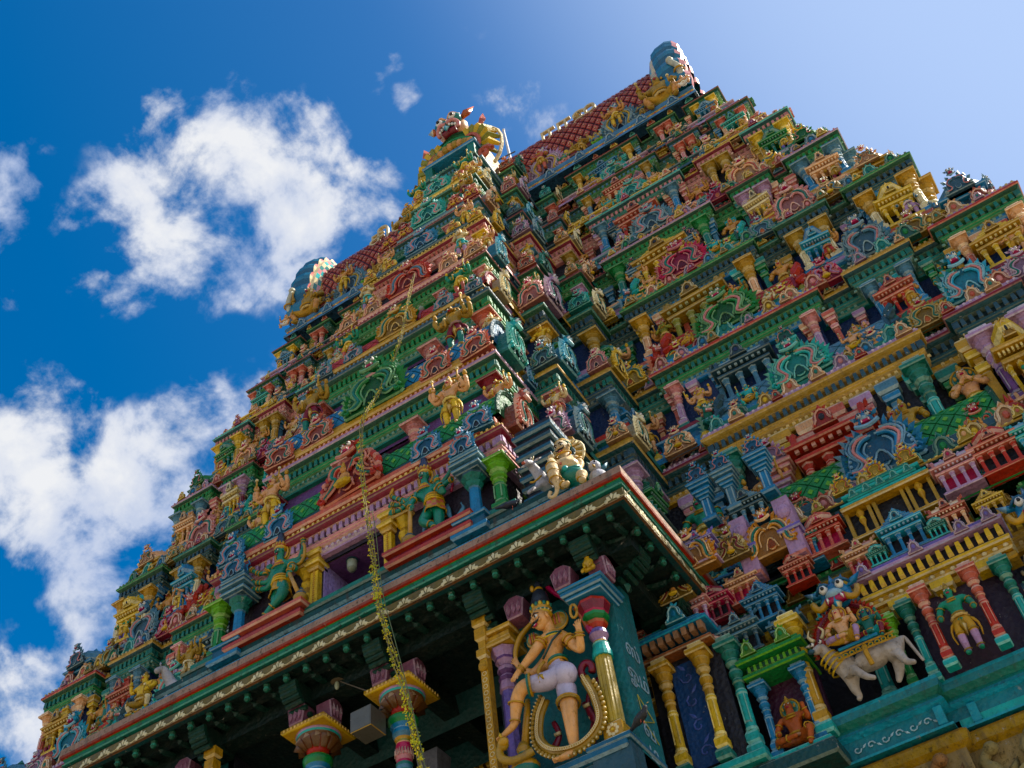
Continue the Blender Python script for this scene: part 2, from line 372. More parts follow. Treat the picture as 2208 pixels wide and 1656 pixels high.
@cached
def g_pav(c, cap, dark, roof):
    """miniature pavilion, .9 wide, 1.3 high: plinth, columns, entablature, stepped roof"""
    g = G(); p = pale(c, .6)
    g.slab(-.42, .42, -.2, .25, 0, .06, c); g.slab(-.38, .38, -.16, .25, .06, .11, c)
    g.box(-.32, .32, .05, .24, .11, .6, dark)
    for x in (-.31, -.1, .1, .31):
        g.lathe([(.045, .11, c), (.04, .14, c), (.036, .42, p), (.05, .44, c), (.05, .46, p), (.04, .48, c), (.065, .53, p), (.065, .56, c)], 6, x, -.1)
    g.slab(-.4, .4, -.2, .25, .56, .62, cap); g.slab(-.34, .34, -.15, .25, .62, .67, c)
    for k in range(9): g.box(-.37 + .088 * k, -.33 + .088 * k, -.215, -.18, .665, .715, p)
    g.slab(-.46, .46, -.26, .25, .71, .77, cap); g.slab(-.4, .4, -.2, .25, .77, .81, c)
    if roof == 0:      # stepped pyramid with finial
        z = .81
        for w in (.33, .27, .21, .14):
            g.slab(-w, w, -w * .6, .22, z, z + .05, c); g.slab(-w * .8, w * .8, -w * .45, .2, z + .05, z + .085, cap); z += .085
        g.lathe([(.09, z, c), (.12, z + .03, p), (.07, z + .07, c), (.03, z + .1, p), (.05, z + .12, c), (.005, z + .19, c)], 8)
    elif roof == 1:    # barrel roof with end horns and dormer
        for k in range(6):
            a0 = math.pi * k / 6; a1 = math.pi * (k + 1) / 6
            g.add([(-.36, .05 - .2 * math.cos(a0), .81 + .24 * math.sin(a0)), (.36, .05 - .2 * math.cos(a0), .81 + .24 * math.sin(a0)), (.36, .05 - .2 * math.cos(a1), .81 + .24 * math.sin(a1)), (-.36, .05 - .2 * math.cos(a1), .81 + .24 * math.sin(a1))], [(0, 1, 2, 3)], c if k % 2 else p)
        for s in (-1, 1):
            g.tube([(s * .36, .05 - .22 * math.cos(a), .81 + .26 * math.sin(a)) for a in [math.pi * i / 6 for i in range(7)]], .035, cap, 5)
            g.box(s * .35 - .01, s * .35 + .01, -.14, .24, .8, 1.0, c)
            g.leaf((s * .38, .0, 1.0), (s * .08, 0, .17), .1, .08, cap)
        for x in (-.18, 0, .18): g.lathe([(.04, 1.04, cap), (.05, 1.07, p), (.01, 1.14, p)], 6, x, .05)
    else:              # dome
        g.lathe([(.28, .81, c), (.3, .85, p), (.33, .93, c), (.31, 1.02, c), (.22, 1.1, p), (.1, 1.15, cap), (.12, 1.17, p), (.04, 1.2, cap), (.06, 1.23, cap), (.005, 1.32, cap)], 8, 0, .0)
    g.merge(g_kudu(cap, dark), TR(0, -.24, .8, .32))
    return g

@cached
def g_pilaster(c, cap):
    """slim shrine-headed post, .3 wide, 1 high"""
    g = G(); p = pale(c, .6)
    g.slab(-.1, .1, -.1, .1, 0, .08, c); g.slab(-.055, .055, -.055, .1, .08, .4, c)
    for s in (-1, 1): g.box(s * .035 - .008, s * .035 + .008, -.066, -.05, .1, .38, p)
    z = .4
    for w in (.07, .1, .13, .1, .145, .17, .12): g.slab(-w, w, -w, .1, z, z + .045, cap if w < .12 else c); z += .045
    g.merge(g_arch(cap, 'pink', 'dark', 0), TR(0, -.08, z, .3, .3, .27))
    return g

@cached
def g_kuta(c, c2, ac):
    """corner shrine with a domed head, .8 wide, 1.1 high"""
    g = G(); p = pale(c, .6)
    g.slab(-.38, .38, -.38, .38, 0, .07, c2); g.slab(-.3, .3, -.3, .3, .07, .14, c); g.box(-.26, .26, -.26, .26, .14, .3, dk(c, .4))
    for x in (-.24, -.08, .08, .24): g.slab(x - .03, x + .03, -.29, -.25, .14, .3, c)
    g.slab(-.36, .36, -.36, .36, .3, .36, c2); g.slab(-.42, .42, -.42, .42, .36, .42, c2)
    g.lathe([(.36, .42, c), (.4, .5, p), (.44, .56, c), (.43, .68, c), (.32, .82, p), (.18, .88, c2), (.2, .9, p), (.07, .94, c2), (.1, .98, c2), (.005, 1.12, c2)], 8)
    g.merge(g_arch(c, ac, dk(c, .4), 0), TR(0, -.42, .36, .5)); 
    g.merge(g_arch(c, ac, dk(c, .4), 0), TR(.42, 0, .36, .5, rz=math.pi / 2)); g.merge(g_arch(c, ac, dk(c, .4), 0), TR(-.42, 0, .36, .5, rz=-math.pi / 2))
    return g

@cached
def g_stub(c, c2):
    g = G(); p = pale(c, .6); g.slab(-.12, .12, -.1, .1, 0, .12, c2); g.slab(-.07, .07, -.06, .1, .12, .62, c, p); g.slab(-.11, .11, -.1, .1, .62, .7, c2, pale(c2)); g.slab(-.07, .07, -.07, .1, .7, .78, c); g.slab(-.14, .14, -.13, .1, .78, .86, c2); g.slab(-.18, .18, -.17, .1, .86, 1.0, c, p); return g

@cached
def g_finial(c, c2):
    g = G(); p = pale(c, .6)
    g.slab(-.14, .14, -.14, .14, 0, .1, c2); g.slab(-.1, .1, -.1, .1, .1, .2, c)
    g.lathe([(.1, .2, c), (.17, .28, p), (.2, .36, c), (.2, .48, c), (.14, .58, p), (.05, .64, c), (.09, .68, c2), (.05, .74, c2), (.005, .95, c2)], 8)
    return g

def g_lattice(L_, r, h, c, line, dot, nu=None, a0=0.0, a1=.62, gap=.12):
    """barrel roof along X, length L_, front at y=-r, height h, covered with raised lozenge tiles on a ground of line colour"""
    g = G(); 
    def P(u, a, o=0): return (u, -(r + o) * math.cos(math.pi * a), (h + o) * math.sin(math.pi * a))
    m = 10
    for k in range(m):
        A0 = a0 + (a1 - a0) * k / m; A1 = a0 + (a1 - a0) * (k + 1) / m
        g.add([P(-L_ / 2, A0), P(L_ / 2, A0), P(L_ / 2, A1), P(-L_ / 2, A1)], [(0, 1, 2, 3)], line)
    nu = nu or max(2, int(L_ / .28)); du = L_ / nu; nv = 4 if a1 < .8 else 6; da = (a1 - a0) / nv; o = .025 * min(1, h)
    for i in range(2 * nu + 1):
        for j in range(2 * nv + 1):
            if (i + j) % 2 == 0: continue
            u = -L_ / 2 + i * du / 2; a = a0 + j * da / 2; k = .5 - gap / 2
            cu = lambda x: max(-L_ / 2, min(L_ / 2, x)); ca = lambda x: max(a0, min(a1, x))
            q = [P(cu(u - du * k), a, o), P(u, ca(a - da * k), o), P(cu(u + du * k), a, o), P(u, ca(a + da * k), o)]
            q0 = [P(cu(u - du * k), a, 0), P(u, ca(a - da * k), 0), P(cu(u + du * k), a, 0), P(u, ca(a + da * k), 0)]
            g.add(q + q0, [(0, 1, 2, 3), (0, 4, 5, 1), (1, 5, 6, 2), (2, 6, 7, 3), (3, 7, 4, 0)], c)
            if dot and 0 < i < 2 * nu and 0 < j < 2 * nv:
                k2 = .17
                g.add([P(u - du * k2, a, o * 1.6), P(u, a - da * k2, o * 1.6), P(u + du * k2, a, o * 1.6), P(u, a + da * k2, o * 1.6)], [(0, 1, 2, 3)], dot)
    for s in (-1, 1):
        g.tube([P(s * L_ / 2, a0 + (a1 - a0) * k / 6, .03) for k in range(7)], .05 * min(1, h * 1.2), line, 5)
        g.add([P(s * L_ / 2, a0 + (a1 - a0) * k / 6) for k in range(7)] + [(s * L_ / 2, 0, 0)], [tuple(range(8))], dk(c, .5))
    return g

@cached
def g_yali(c, ac):
    """rearing lion-bird seen from the front-side: a tall shell of overlapping feathers with a beaked head. 0.6 wide, 1.1 high"""
    g = G(); p = pale(c, .6)
    B = crv([(0, .1, 0), (.1, .02, .25), (.05, -.08, .5), (-.02, -.14, .72), (-.03, -.25, .86)], 3)
    g.tube(B, [.2, .21, .22, .22, .21, .19, .17, .15, .14, .14, .13, .13, .12][:len(B)], c, 7)
    for k in range(6):
        z = .1 + k * .12
        g.leaf((-.12, -.1 - .01 * k, z), (-.26, 0, .1), .16, .1, c); g.leaf((.1, -.12, z), (.25, 0, .12), .16, .1, c)
    kface(g, -.02, -.28, .9, .42, c, ac)
    for s in (-1, 1):
        g.tube(crv([(s * .12, -.2, .55), (s * .2, -.36, .5), (s * .16, -.45, .36)], 3), [.07, .065, .06, .055, .05, .05, .05], c, 6)
        g.tube(crv([(s * .12, -.05, .2), (s * .2, -.24, .16), (s * .18, -.26, 0)], 3), [.1, .1, .09, .08, .07, .06, .06], c, 6)
    S = crv([(.02, -.3, .65), (.1, -.34, .5), (0, -.33, .35), (.08, -.3, .2)], 3)
    g.tube(S, .03, ac, 5); g.tube([q + Vector((.06, .01, 0)) for q in S], .015, p, 4)
    return g

@cached
def g_volute(c):
    g = G(); p = pale(c, .6)
    V = [(.25 * math.cos(a) * (1 - a / 11), -.1, .27 + .25 * math.sin(a) * (1 - a / 11)) for a in [i * .7 - .8 for i in range(14)]]
    g.tube(V, .05, c, 6); g.tube([(x, -.14, z) for x, y, z in V], .02, p, 4)
    g.box(-.26, .2, -.08, .1, 0, .26, c); g.ball((0, -.1, .27), .06, p, 6, 4)
    return g

# ------------------------------------------------------------------ sculpted bodies
def body_mesh(joints, bones, sub=1):
    """continuous skinned surface over a skeleton. joints: name -> (x,y,z,r); root first. returns verts, faces, nearest bone per face"""
    me = bpy.data.meshes.new("skel"); names = list(joints); idx = {n: i for i, n in enumerate(names)}
    me.from_pydata([joints[n][:3] for n in names], [(idx[a], idx[b]) for a, b in bones], [])
    o = bpy.data.objects.new("skel", me); COL.objects.link(o)
    md = o.modifiers.new("s", 'SKIN'); md.use_smooth_shade = True; md.branch_smoothing = .4
    sv = me.skin_vertices[0].data
    for n in names:
        r = joints[n][3]; sv[idx[n]].radius = (r, r); sv[idx[n]].use_root = (n == names[0])
    if sub:
        m2 = o.modifiers.new("ss", 'SUBSURF'); m2.levels = sub; m2.render_levels = sub
    dg = bpy.context.evaluated_depsgraph_get(); ev = o.evaluated_get(dg); m = ev.to_mesh()
    vs = [tuple(v.co) for v in m.vertices]; fs = [tuple(p.vertices) for p in m.polygons]
    ctr = [tuple(p.center) for p in m.polygons]; ev.to_mesh_clear()
    bpy.data.objects.remove(o); bpy.data.meshes.remove(me)
    nb = []
    B = [(Vector(joints[a][:3]), Vector(joints[b][:3]), joints[a][3], joints[b][3]) for a, b in bones]
    for c in ctr:
        c = Vector(c); best = 0; bd = 1e9
        for i, (a, b, ra, rb) in enumerate(B):
            ab = b - a; t = max(0, min(1, (c - a).dot(ab) / max(ab.dot(ab), 1e-9)))
            d = (c - a - ab * t).length / (ra * (1 - t) + rb * t)
            if d < bd: bd = d; best = i
        nb.append(best)
    return vs, fs, nb, ctr
def ring(g, p, d, r, t, col, n=10, m=4):
    p = Vector(p); d = Vector(d).normalized(); a = d.orthogonal().normalized(); b = d.cross(a)
    pts = [p + (a * math.cos(q) + b * math.sin(q)) * r for q in [2 * math.pi * i / n for i in range(n + 1)]]
    g.tube(pts, t, col, m, cap=False)
def crown(g, x, y, z, s, c='gold', ac='crimson', tall=1.0, n=8):
    p = pale(c, .5)
    g.lathe([(.62 * s, z, c), (.72 * s, z + .12 * s, p), (.6 * s, z + .22 * s, c), (.62 * s, z + .4 * s * tall, p), (.5 * s, z + .5 * s * tall, c), (.52 * s, z + .75 * s * tall, ac), (.38 * s, z + .85 * s * tall, c),
             (.4 * s, z + 1.05 * s * tall, p), (.22 * s, z + 1.2 * s * tall, c), (.24 * s, z + 1.35 * s * tall, p), (.02 * s, z + 1.6 * s * tall, c)], n, x, y)
HB = [('pel','spi'),('spi','che'),('che','nec'),('nec','hea'),('hea','top'),('che','sl'),('sl','el'),('el','wl'),('wl','hl'),('che','sr'),('sr','er'),('er','wr'),('wr','hr'),
      ('pel','pl'),('pl','kl'),('kl','al'),('al','tl'),('pel','pr'),('pr','kr'),('kr','ar'),('ar','tr')]
def human(pose):
    J = dict(pel=(0,0,.50,.085), spi=(0,-.005,.60,.068), che=(0,-.005,.72,.09), nec=(0,-.01,.82,.033), hea=(0,-.02,.88,.064), top=(0,-.015,.93,.056),
             sl=(-.14,0,.765,.048), el=(-.2,-.03,.63,.04), wl=(-.2,-.1,.53,.03), hl=(-.2,-.12,.49,.03), sr=(.14,0,.765,.048), er=(.2,-.03,.63,.04), wr=(.2,-.1,.53,.03), hr=(.2,-.12,.49,.03),
             pl=(-.065,0,.47,.072), kl=(-.075,-.03,.27,.054), al=(-.075,0,.05,.036), tl=(-.09,-.09,.02,.026), pr=(.065,0,.47,.072), kr=(.075,-.03,.27,.054), ar=(.075,0,.05,.036), tr=(.09,-.09,.02,.022))
    J.update(pose); return J
POSES = dict(
 stand=dict(),
 hip=dict(spi=(.015,-.005,.6,.058), che=(-.01,-.005,.72,.08), hea=(-.03,-.02,.88,.052), top=(-.035,-.015,.93,.045), pel=(.03,0,.5,.078), kr=(.1,-.06,.28,.045), tr=(.14,-.08,.02,.022), el=(-.24,-.02,.64,.032), wl=(-.12,-.1,.56,.022), hl=(-.08,-.1,.54,.024), er=(.22,-.06,.66,.032), wr=(.2,-.12,.8,.022), hr=(.2,-.13,.85,.026)),
 pray=dict(el=(-.17,-.06,.62,.032), wl=(-.04,-.13,.7,.022), hl=(-.01,-.14,.75,.022), er=(.17,-.06,.62,.032), wr=(.04,-.13,.7,.022), hr=(.01,-.14,.75,.022)),
 lift=dict(el=(-.24,-.04,.66,.036), wl=(-.2,-.1,.79,.027), hl=(-.19,-.11,.84,.03), er=(.24,-.04,.66,.036), wr=(.2,-.1,.79,.027), hr=(.19,-.11,.84,.03)),
 dance=dict(kl=(-.16,-.1,.3,.045), al=(-.04,-.06,.18,.028), tl=(-.1,-.12,.14,.022), el=(-.26,-.02,.72,.032), wl=(-.3,-.06,.86,.022), hl=(-.3,-.07,.91,.026), er=(.24,-.04,.64,.032), wr=(.12,-.12,.66,.022), hr=(.08,-.13,.7,.024)),
 sit=dict(pel=(0,0,.14,.09), spi=(0,-.005,.25,.07), che=(0,-.005,.38,.085), nec=(0,-.01,.48,.035), hea=(0,-.02,.55,.055), top=(0,-.015,.6,.048), sl=(-.13,0,.43,.042), el=(-.2,-.04,.29,.033), wl=(-.16,-.14,.2,.024), hl=(-.14,-.16,.18,.026),
   sr=(.13,0,.43,.042), er=(.2,-.05,.3,.033), wr=(.18,-.12,.42,.024), hr=(.18,-.13,.48,.027), pl=(-.07,-.02,.12,.065), kl=(-.22,-.14,.12,.048), al=(-.02,-.22,.07,.03), tl=(.06,-.24,.06,.024), pr=(.07,-.02,.12,.065), kr=(.2,-.18,.16,.048), ar=(.16,-.2,-.06,.03), tr=(.17,-.27,-.08,.024)),
 squat=dict(pel=(0,0,.26,.1), spi=(0,-.03,.38,.1), che=(0,-.02,.52,.095), nec=(0,-.02,.63,.04), hea=(0,-.04,.7,.065), top=(0,-.03,.76,.055), sl=(-.16,0,.57,.05), el=(-.27,-.03,.5,.04), wl=(-.26,-.07,.66,.03), hl=(-.25,-.08,.72,.032),
   sr=(.16,0,.57,.05), er=(.27,-.04,.46,.04), wr=(.2,-.15,.34,.03), hr=(.17,-.17,.3,.032), pl=(-.08,-.02,.22,.075), kl=(-.23,-.13,.22,.055), al=(-.16,-.06,.05,.034), tl=(-.22,-.14,.02,.028), pr=(.08,-.02,.22,.075), kr=(.23,-.13,.22,.055), ar=(.16,-.06,.05,.034), tr=(.22,-.14,.02,.028)))
@cached
def g_statue(pose, skin, cloth, legs, cr, halo):
    """small plaster deity, height about 1.15 with crown"""
    J = human(POSES[pose]); vs, fs, nb, ctr = body_mesh(J, HB, 1); g = G()
    lg = {HB.index(b) for b in HB if b[0] in ('pel','pl','pr','kl','kr') and b[1] not in ('spi',)}
    cs = []
    for b, c in zip(nb, ctr):
        bn = HB[b]
        if bn in (('pl','kl'),('pr','kr'),('pel','pl'),('pel','pr')): cs.append(cloth)
        elif bn in (('kl','al'),('kr','ar')): cs.append(legs)
        else: cs.append(skin)
    g.add(vs, fs, cs)
    h = Vector(J['top'][:3]); he = Vector(J['hea'][:3]); hr = J['hea'][3]
    crown(g, h.x, h.y, h.z - .02, hr * 1.05, cr, 'crimson', 1.25 if pose != 'squat' else .8)
    for s in (-1, 1):
        g.ball((he.x + s * hr * .42, he.y - hr * .86, he.z + hr * .25), hr * .2, 'white', 5, 3)
        g.ball((he.x + s * hr * .42, he.y - hr * 1.0, he.z + hr * .25), hr * .1, 'black', 4, 3)
        g.lathe([(hr * .5, -.01, 'gold'), (hr * .5, .01, 'gold')], 8) if False else None
        g.ball((he.x + s * hr * 1.25, he.y, he.z - hr * .1), (hr * .3, hr * .2, hr * .5), cr, 6, 4)
    g.leaf((he.x, he.y - hr * .8, he.z + hr * .15), (0, 0, -hr * .5), hr * .35, hr * .3, skin)
    g.box(he.x - hr * .3, he.x + hr * .3, he.y - hr * .98, he.y - hr * .7, he.z - hr * .55, he.z - hr * .4, 'crimson')
    ch = Vector(J['che'][:3]); ne = Vector(J['nec'][:3]); pe = Vector(J['pel'][:3]); sp = Vector(J['spi'][:3])
    for k, c in ((.25, cr), (.55, cr)):
        p = ne.lerp(ch, k); ring(g, p, (0, -.5, 1), J['che'][3] * (.62 + .35 * k), .013, c)
    ring(g, pe.lerp(sp, .55), sp - pe, J['spi'][3] * 1.22, .018, cr); ring(g, pe.lerp(sp, .15), sp - pe, J['pel'][3] * 1.15, .022, pale(cloth, .5))
    for a, b, c, k in (('sl','el','l',.5), ('sr','er','r',.5), ('el','wl','l',.85), ('er','wr','r',.85), ('kl','al','l',.8), ('kr','ar','r',.8), ('pl','kl','l',.9), ('pr','kr','r',.9)):
        A, B = Vector(J[a][:3]), Vector(J[b][:3]); ring(g, A.lerp(B, k), B - A, (J[a][3] * (1 - k) + J[b][3] * k) * 1.12, .009, cr, 8, 4)
    if pose not in ('sit', 'squat'):
        q = pe + Vector((0, -.06, -.02))
        g.leaf(q, (0, 0, -.26), .09, .05, cr); 
        for s in (-1, 1): g.tube(qb((pe.x + s * .08, -.02, .48), (pe.x + s * .2, -.02, .4), (pe.x + s * .15, 0, .2), 4), [.018, .02, .016, .012, .008], cloth, 4)
    if halo:
        g.tube([(he.x + hr * 2.0 * math.cos(t), .03, he.z + hr * 2.1 * math.sin(t)) for t in [math.pi * (-.25 + 1.5 * i / 10) for i in range(11)]], .014, cr, 4)
        g.relief([(he.x + hr * 1.9 * math.cos(t), he.z + hr * 2.0 * math.sin(t)) for t in [2 * math.pi * i / 10 for i in range(10)]], .02, .04, halo)
    if pose in ('hip', 'lift', 'dance', 'squat'):
        for s, hd in ((-1, 'hl'), (1, 'hr')):
            p = Vector(J[hd][:3]); g.tube([p + Vector((0, -.01, -.05)), p + Vector((s * .01, -.01, .1))], [.012, .016], cr, 5); g.ball(p + Vector((s * .01, -.01, .11)), .026, 'cream', 6, 4)
        if pose != 'squat':
            for s in (-1, 1):   # second pair of arms behind
                g.tube(crv([(s * .11, .02, .75), (s * .22, .03, .66), (s * .28, -.04, .74), (s * .27, -.05, .8)], 3), [.045, .045, .042, .04, .038, .036, .034, .032, .032, .034], skin, 7)
                g.lathe([(.02, .84, cr), (.035, .88, cr), (.02, .93, cr)], 6, s * .27, -.05)
    return g
# ------------------------------------------------------------------ tower
def interp(x, T):
    T = sorted(T)
    if x <= T[0][0]: a, b = T[0], T[1]
    elif x >= T[-1][0]: a, b = T[-2], T[-1]
    else:
        for a, b in zip(T, T[1:]):
            if a[0] <= x <= b[0]: break
    return a[1] + (b[1] - a[1]) * (x - a[0]) / (b[0] - a[0])
Yc = lambda z: 11.06 + .194 * z
Yb = lambda z: 7.26 + .255 * z
HW = [(7.3, 14.5), (11.2, 13.75), (14.5, 12.6), (17.4, 11.5), (20.5, 10.43), (23.3, 9.6), (25.9, 8.97), (27.9, 8.27), (29.7, 7.75)]
HB_ = [(10.7, 3.1), (13.5, 2.83), (16.3, 2.55), (19.5, 2.19), (21.65, 1.98), (24.1, 1.78), (26, 1.48), (28.3, 1.19), (31, .95)]
YM = 18.4
tower = empty("temple_gateway_tower", (0, 12, -1.6), "tall stepped temple gateway tower crowded with brightly painted plaster shrines and pillars", "temple tower")
TW = Matrix.Translation((0, -12, 1.6))
def tpart(name, me, M=None, **k): return link(name, me, TW @ (M or Matrix.Identity(4)), tower, **k)

def sweep(g, path, prof, closed=False, alt=None, pick=None):
    """path: [(x,y)] axis-aligned polyline; prof: [(d,z,col)] d outward; colour of the band starting there"""
    n = len(path); segs = [(path[i], path[(i + 1) % n]) for i in range(n if closed else n - 1)]
    nr = []
    for a, b in segs:
        dx, dy = b[0] - a[0], b[1] - a[1]; L_ = math.hypot(dx, dy) or 1; nr.append((dy / L_, -dx / L_))
    off = []
    for i in range(n):
        if closed: n1, n2 = nr[i - 1], nr[i]
        else: n1 = nr[max(i - 1, 0)]; n2 = nr[min(i, len(nr) - 1)]
        off.append((n1[0], n1[1]) if n1 == n2 else (n1[0] + n2[0], n1[1] + n2[1]))
    vs = []
    for d, z, *_ in prof: vs += [(p[0] + o[0] * d, p[1] + o[1] * d, z) for p, o in zip(path, off)]
    fs = []; cs = []
    for k in range(len(prof) - 1):
        for i in range(len(segs)):
            a = k * n + i; b = k * n + (i + 1) % n
            fs.append((a, b, b + n, a + n)); cs.append(alt[k][2] if (alt and pick(segs[i])) else prof[k][2])
    g.add(vs, fs, cs)
def dentils(g, path, d, z, w, h, gap, col, t=.06, closed=False, two=None):
    n = len(path); e = pale(col, .45)
    for i in range(n if closed else n - 1):
        a, b = path[i], path[(i + 1) % n]; dx, dy = b[0] - a[0], b[1] - a[1]; L_ = math.hypot(dx, dy)
        if L_ < .12: continue
        if dy < 0 and dx == 0 and a[0] < 0: pass
        dx /= L_; dy /= L_; nx, ny = dy, -dx; k = max(1, int((L_ + 2 * max(d, 0)) / gap)); ext = max(d, 0)
        for j in range(k):
            s = -ext + (L_ + 2 * ext) * (j + .5) / k
            cx, cy = a[0] + dx * s + nx * d, a[1] + dy * s + ny * d
            ux, uy = dx * w / 2, dy * w / 2; c = two if (two and j % 2) else col
            q = [(cx - ux, cy - uy, z), (cx + ux, cy + uy, z), (cx + ux * .75, cy + uy * .75, z + h), (cx - ux * .75, cy - uy * .75, z + h)]
            qo = [(x + nx * t, y + ny * t, zz) for x, y, zz in q]; qo = [(qo[0][0], qo[0][1], z + h * .12), (qo[1][0], qo[1][1], z + h * .12), qo[2], qo[3]]
            g.add(q + qo, [(4, 5, 6, 7), (0, 1, 5, 4), (1, 2, 6, 5), (2, 3, 7, 6), (3, 0, 4, 7)], [c, e, dk(c, .8), c, dk(c, .8)])

def main_path(z, fr):
    """plan of the tower at cornice height z; fr: bays as fractions of the half width"""
    hw = interp(z, HW); y = Yc(z); rd = .3; half = []
    pts = []
    for (a, b) in fr:
        pts += [(a * hw, y + rd), (a * hw, y), (b * hw, y), (b * hw, y + rd)]
    pts = pts[:-1]                              # corner bay runs on into the side wall
    x0 = 2.2
    side = [(hw, y + 2.2), (hw - rd, y + 2.2), (hw - rd, y + 3.1), (hw, y + 3.1), (hw, YM * 2 - y)]
    R = [(x0, y + rd)] + pts + side
    return [(-x, yy) for x, yy in reversed(R)][:] + R if False else ([(-x, yy) for x, yy in reversed(R)] + R)
BAYS = [(.37, .67), (.715, .825), (.86, 1.0)]
BAYSB = [(.394, .704), (.738, .837), (.87, 1.0)]
BAYSA = [(.433, .4815), (.496, .587), (.6355, .77), (.81, 1.0)]

# tier: z0, z1, floor fraction, head fraction, colours
T = [
 dict(z0=7.25, z1=10.3, fl=.2, hd=0.23, wall='dark', b1='turq', b2='teal', floor='turq', arc='gold', corn='gold', den='yellow', cov='ochre', top='green', rim='dgreen',
      pil=[('turq','teal'),('red','coral'),('turq','dteal'),('yellow','gold')], pav=[('blue','turq',1),('turq','blue',2)], arch=[('red','teal'),('blue','turq')], kudu=[('red','teal'),('gold','red')], lat=None, bays=BAYSA),
 dict(z0=10.3, z1=11.45, fl=.2, hd=0.26, wall='dark', b1='green', b2='teal', floor='dgreen', arc='dteal', corn='slate', den='slate', cov='dteal', top='yellow', rim='gold',
      pil=[('gold','ochre'),('steel','slate'),('gold','ochre'),('steel','steel')], pav=[('red','coral',0),('lilac','pink',2),('blue','turq',0)], arch=[('red','teal'),('peach','teal')], kudu=[('yellow','coral'),('yellow','peach')], lat=None, bays=BAYSB),
 dict(z0=11.45, z1=14.6, fl=.16, hd=0.24, wall='dark', b1='dteal', b2='slate', floor='turq', arc='gold', corn='dteal', den='slate', cov='dteal', top='lilac', rim='maroon',
      pil=[('turq','teal'),('purple','lilac'),('red','maroon')], pav=[('red','red',1),('yellow','gold',1),('blue','turq',1)], arch=[('blue','pink'),('peach','teal')], kudu=[('red','teal'),('peach','teal')], lat=('green','dgreen','lime'), bays=BAYSB),
 dict(z0=14.6, z1=17.35, fl=.3, hd=0.26, wall='navy', b1='teal', b2='blue', floor='red', arc='teal', corn='teal', den='teal', cov='dteal', top='ochre', rim='gold',
      pil=[('lilac','pink'),('blue','steel'),('coral','peach')], pav=[('steel','slate',1),('red','coral',0),('yellow','gold',0)], arch=[('turq','pink'),('sky','pink'),('steel','pink')], kudu=[('peach','teal'),('ochre','teal'),('lilac','teal')], lat=('steel','slate',None), bays=BAYS),
 dict(z0=17.35, z1=20.4, fl=.3, hd=0.22, wall='navy', b1='blue', b2='teal', floor='lilac', arc='dteal', corn='dteal', den='slate', cov='dgreen', top='dgreen', rim='teal',
      pil=[('peach','gold'),('cream','ochre'),('cream','gold')], pav=[('olive','ochre',1),('blue','sky',0),('yellow','yellow',1)], arch=[('green','pink'),('steel','pink'),('steel','pink')], kudu=[('yellow','teal'),('crimson','lilac'),('ochre','teal')], lat=('red','maroon','ochre'), bays=BAYS),
 dict(z0=20.4, z1=23.2, fl=.3, hd=0.22, wall='dark', b1='gold', b2='teal', floor='coral', arc='green', corn='green', den='green', cov='dgreen', top='red', rim='maroon',
      pil=[('teal','green'),('maroon','lilac'),('blue','steel')], pav=[('yellow','gold',0),('yellow','cream',0),('peach','peach',0)], arch=[('crimson','teal'),('pink','teal'),('peach','teal')], kudu=[('yellow','peach'),('steel','teal'),('ochre','steel')], lat=('green','dgreen','lime'), bays=BAYS),
 dict(z0=23.2, z1=25.85, fl=.3, hd=0.23, wall='dark', b1='teal', b2='slate', floor='green', arc='pink', corn='pink', den='pink', cov='maroon', top='gold', rim='gold',
      pil=[('blue','steel'),('gold','ochre'),('gold','yellow')], pav=[('red','coral',1),('peach','coral',1),('teal','green',0)], arch=[('steel','pink'),('peach','coral'),('green','pink')], kudu=[('peach','coral'),('crimson','lilac'),('yellow','yellow')], lat=None, bays=BAYS),
 dict(z0=25.85, z1=27.85, fl=.3, hd=0.23, wall='dark', b1='slate', b2='coral', floor='yellow', arc='teal', corn='teal', den='steel', cov='dteal', top='pink', rim='maroon',
      pil=[('steel','ochre'),('pink','coral'),('peach','coral')], pav=[('peach','coral',1),('olive','gold',0),('teal','turq',0)], arch=[('turq','pink'),('peach','teal'),('pink','teal')], kudu=[('yellow','peach'),('green','teal'),('peach','coral')], lat=None, bays=BAYS),
 dict(z0=27.85, z1=29.7, fl=.3, hd=0.22, wall='dark', b1='slate', b2='pink', floor='slate', arc='teal', corn='teal', den='teal', cov='dgreen', top='coral', rim='green',
      pil=[('yellow','gold'),('pink','coral'),('gold','yellow')], pav=[('blue','blue',1),('blue','sky',1),('steel','blue',0)], arch=[('turq','pink'),('peach','teal')], kudu=[('coral','red'),('yellow','coral'),('turq','teal')], lat=None, bays=BAYS),
]
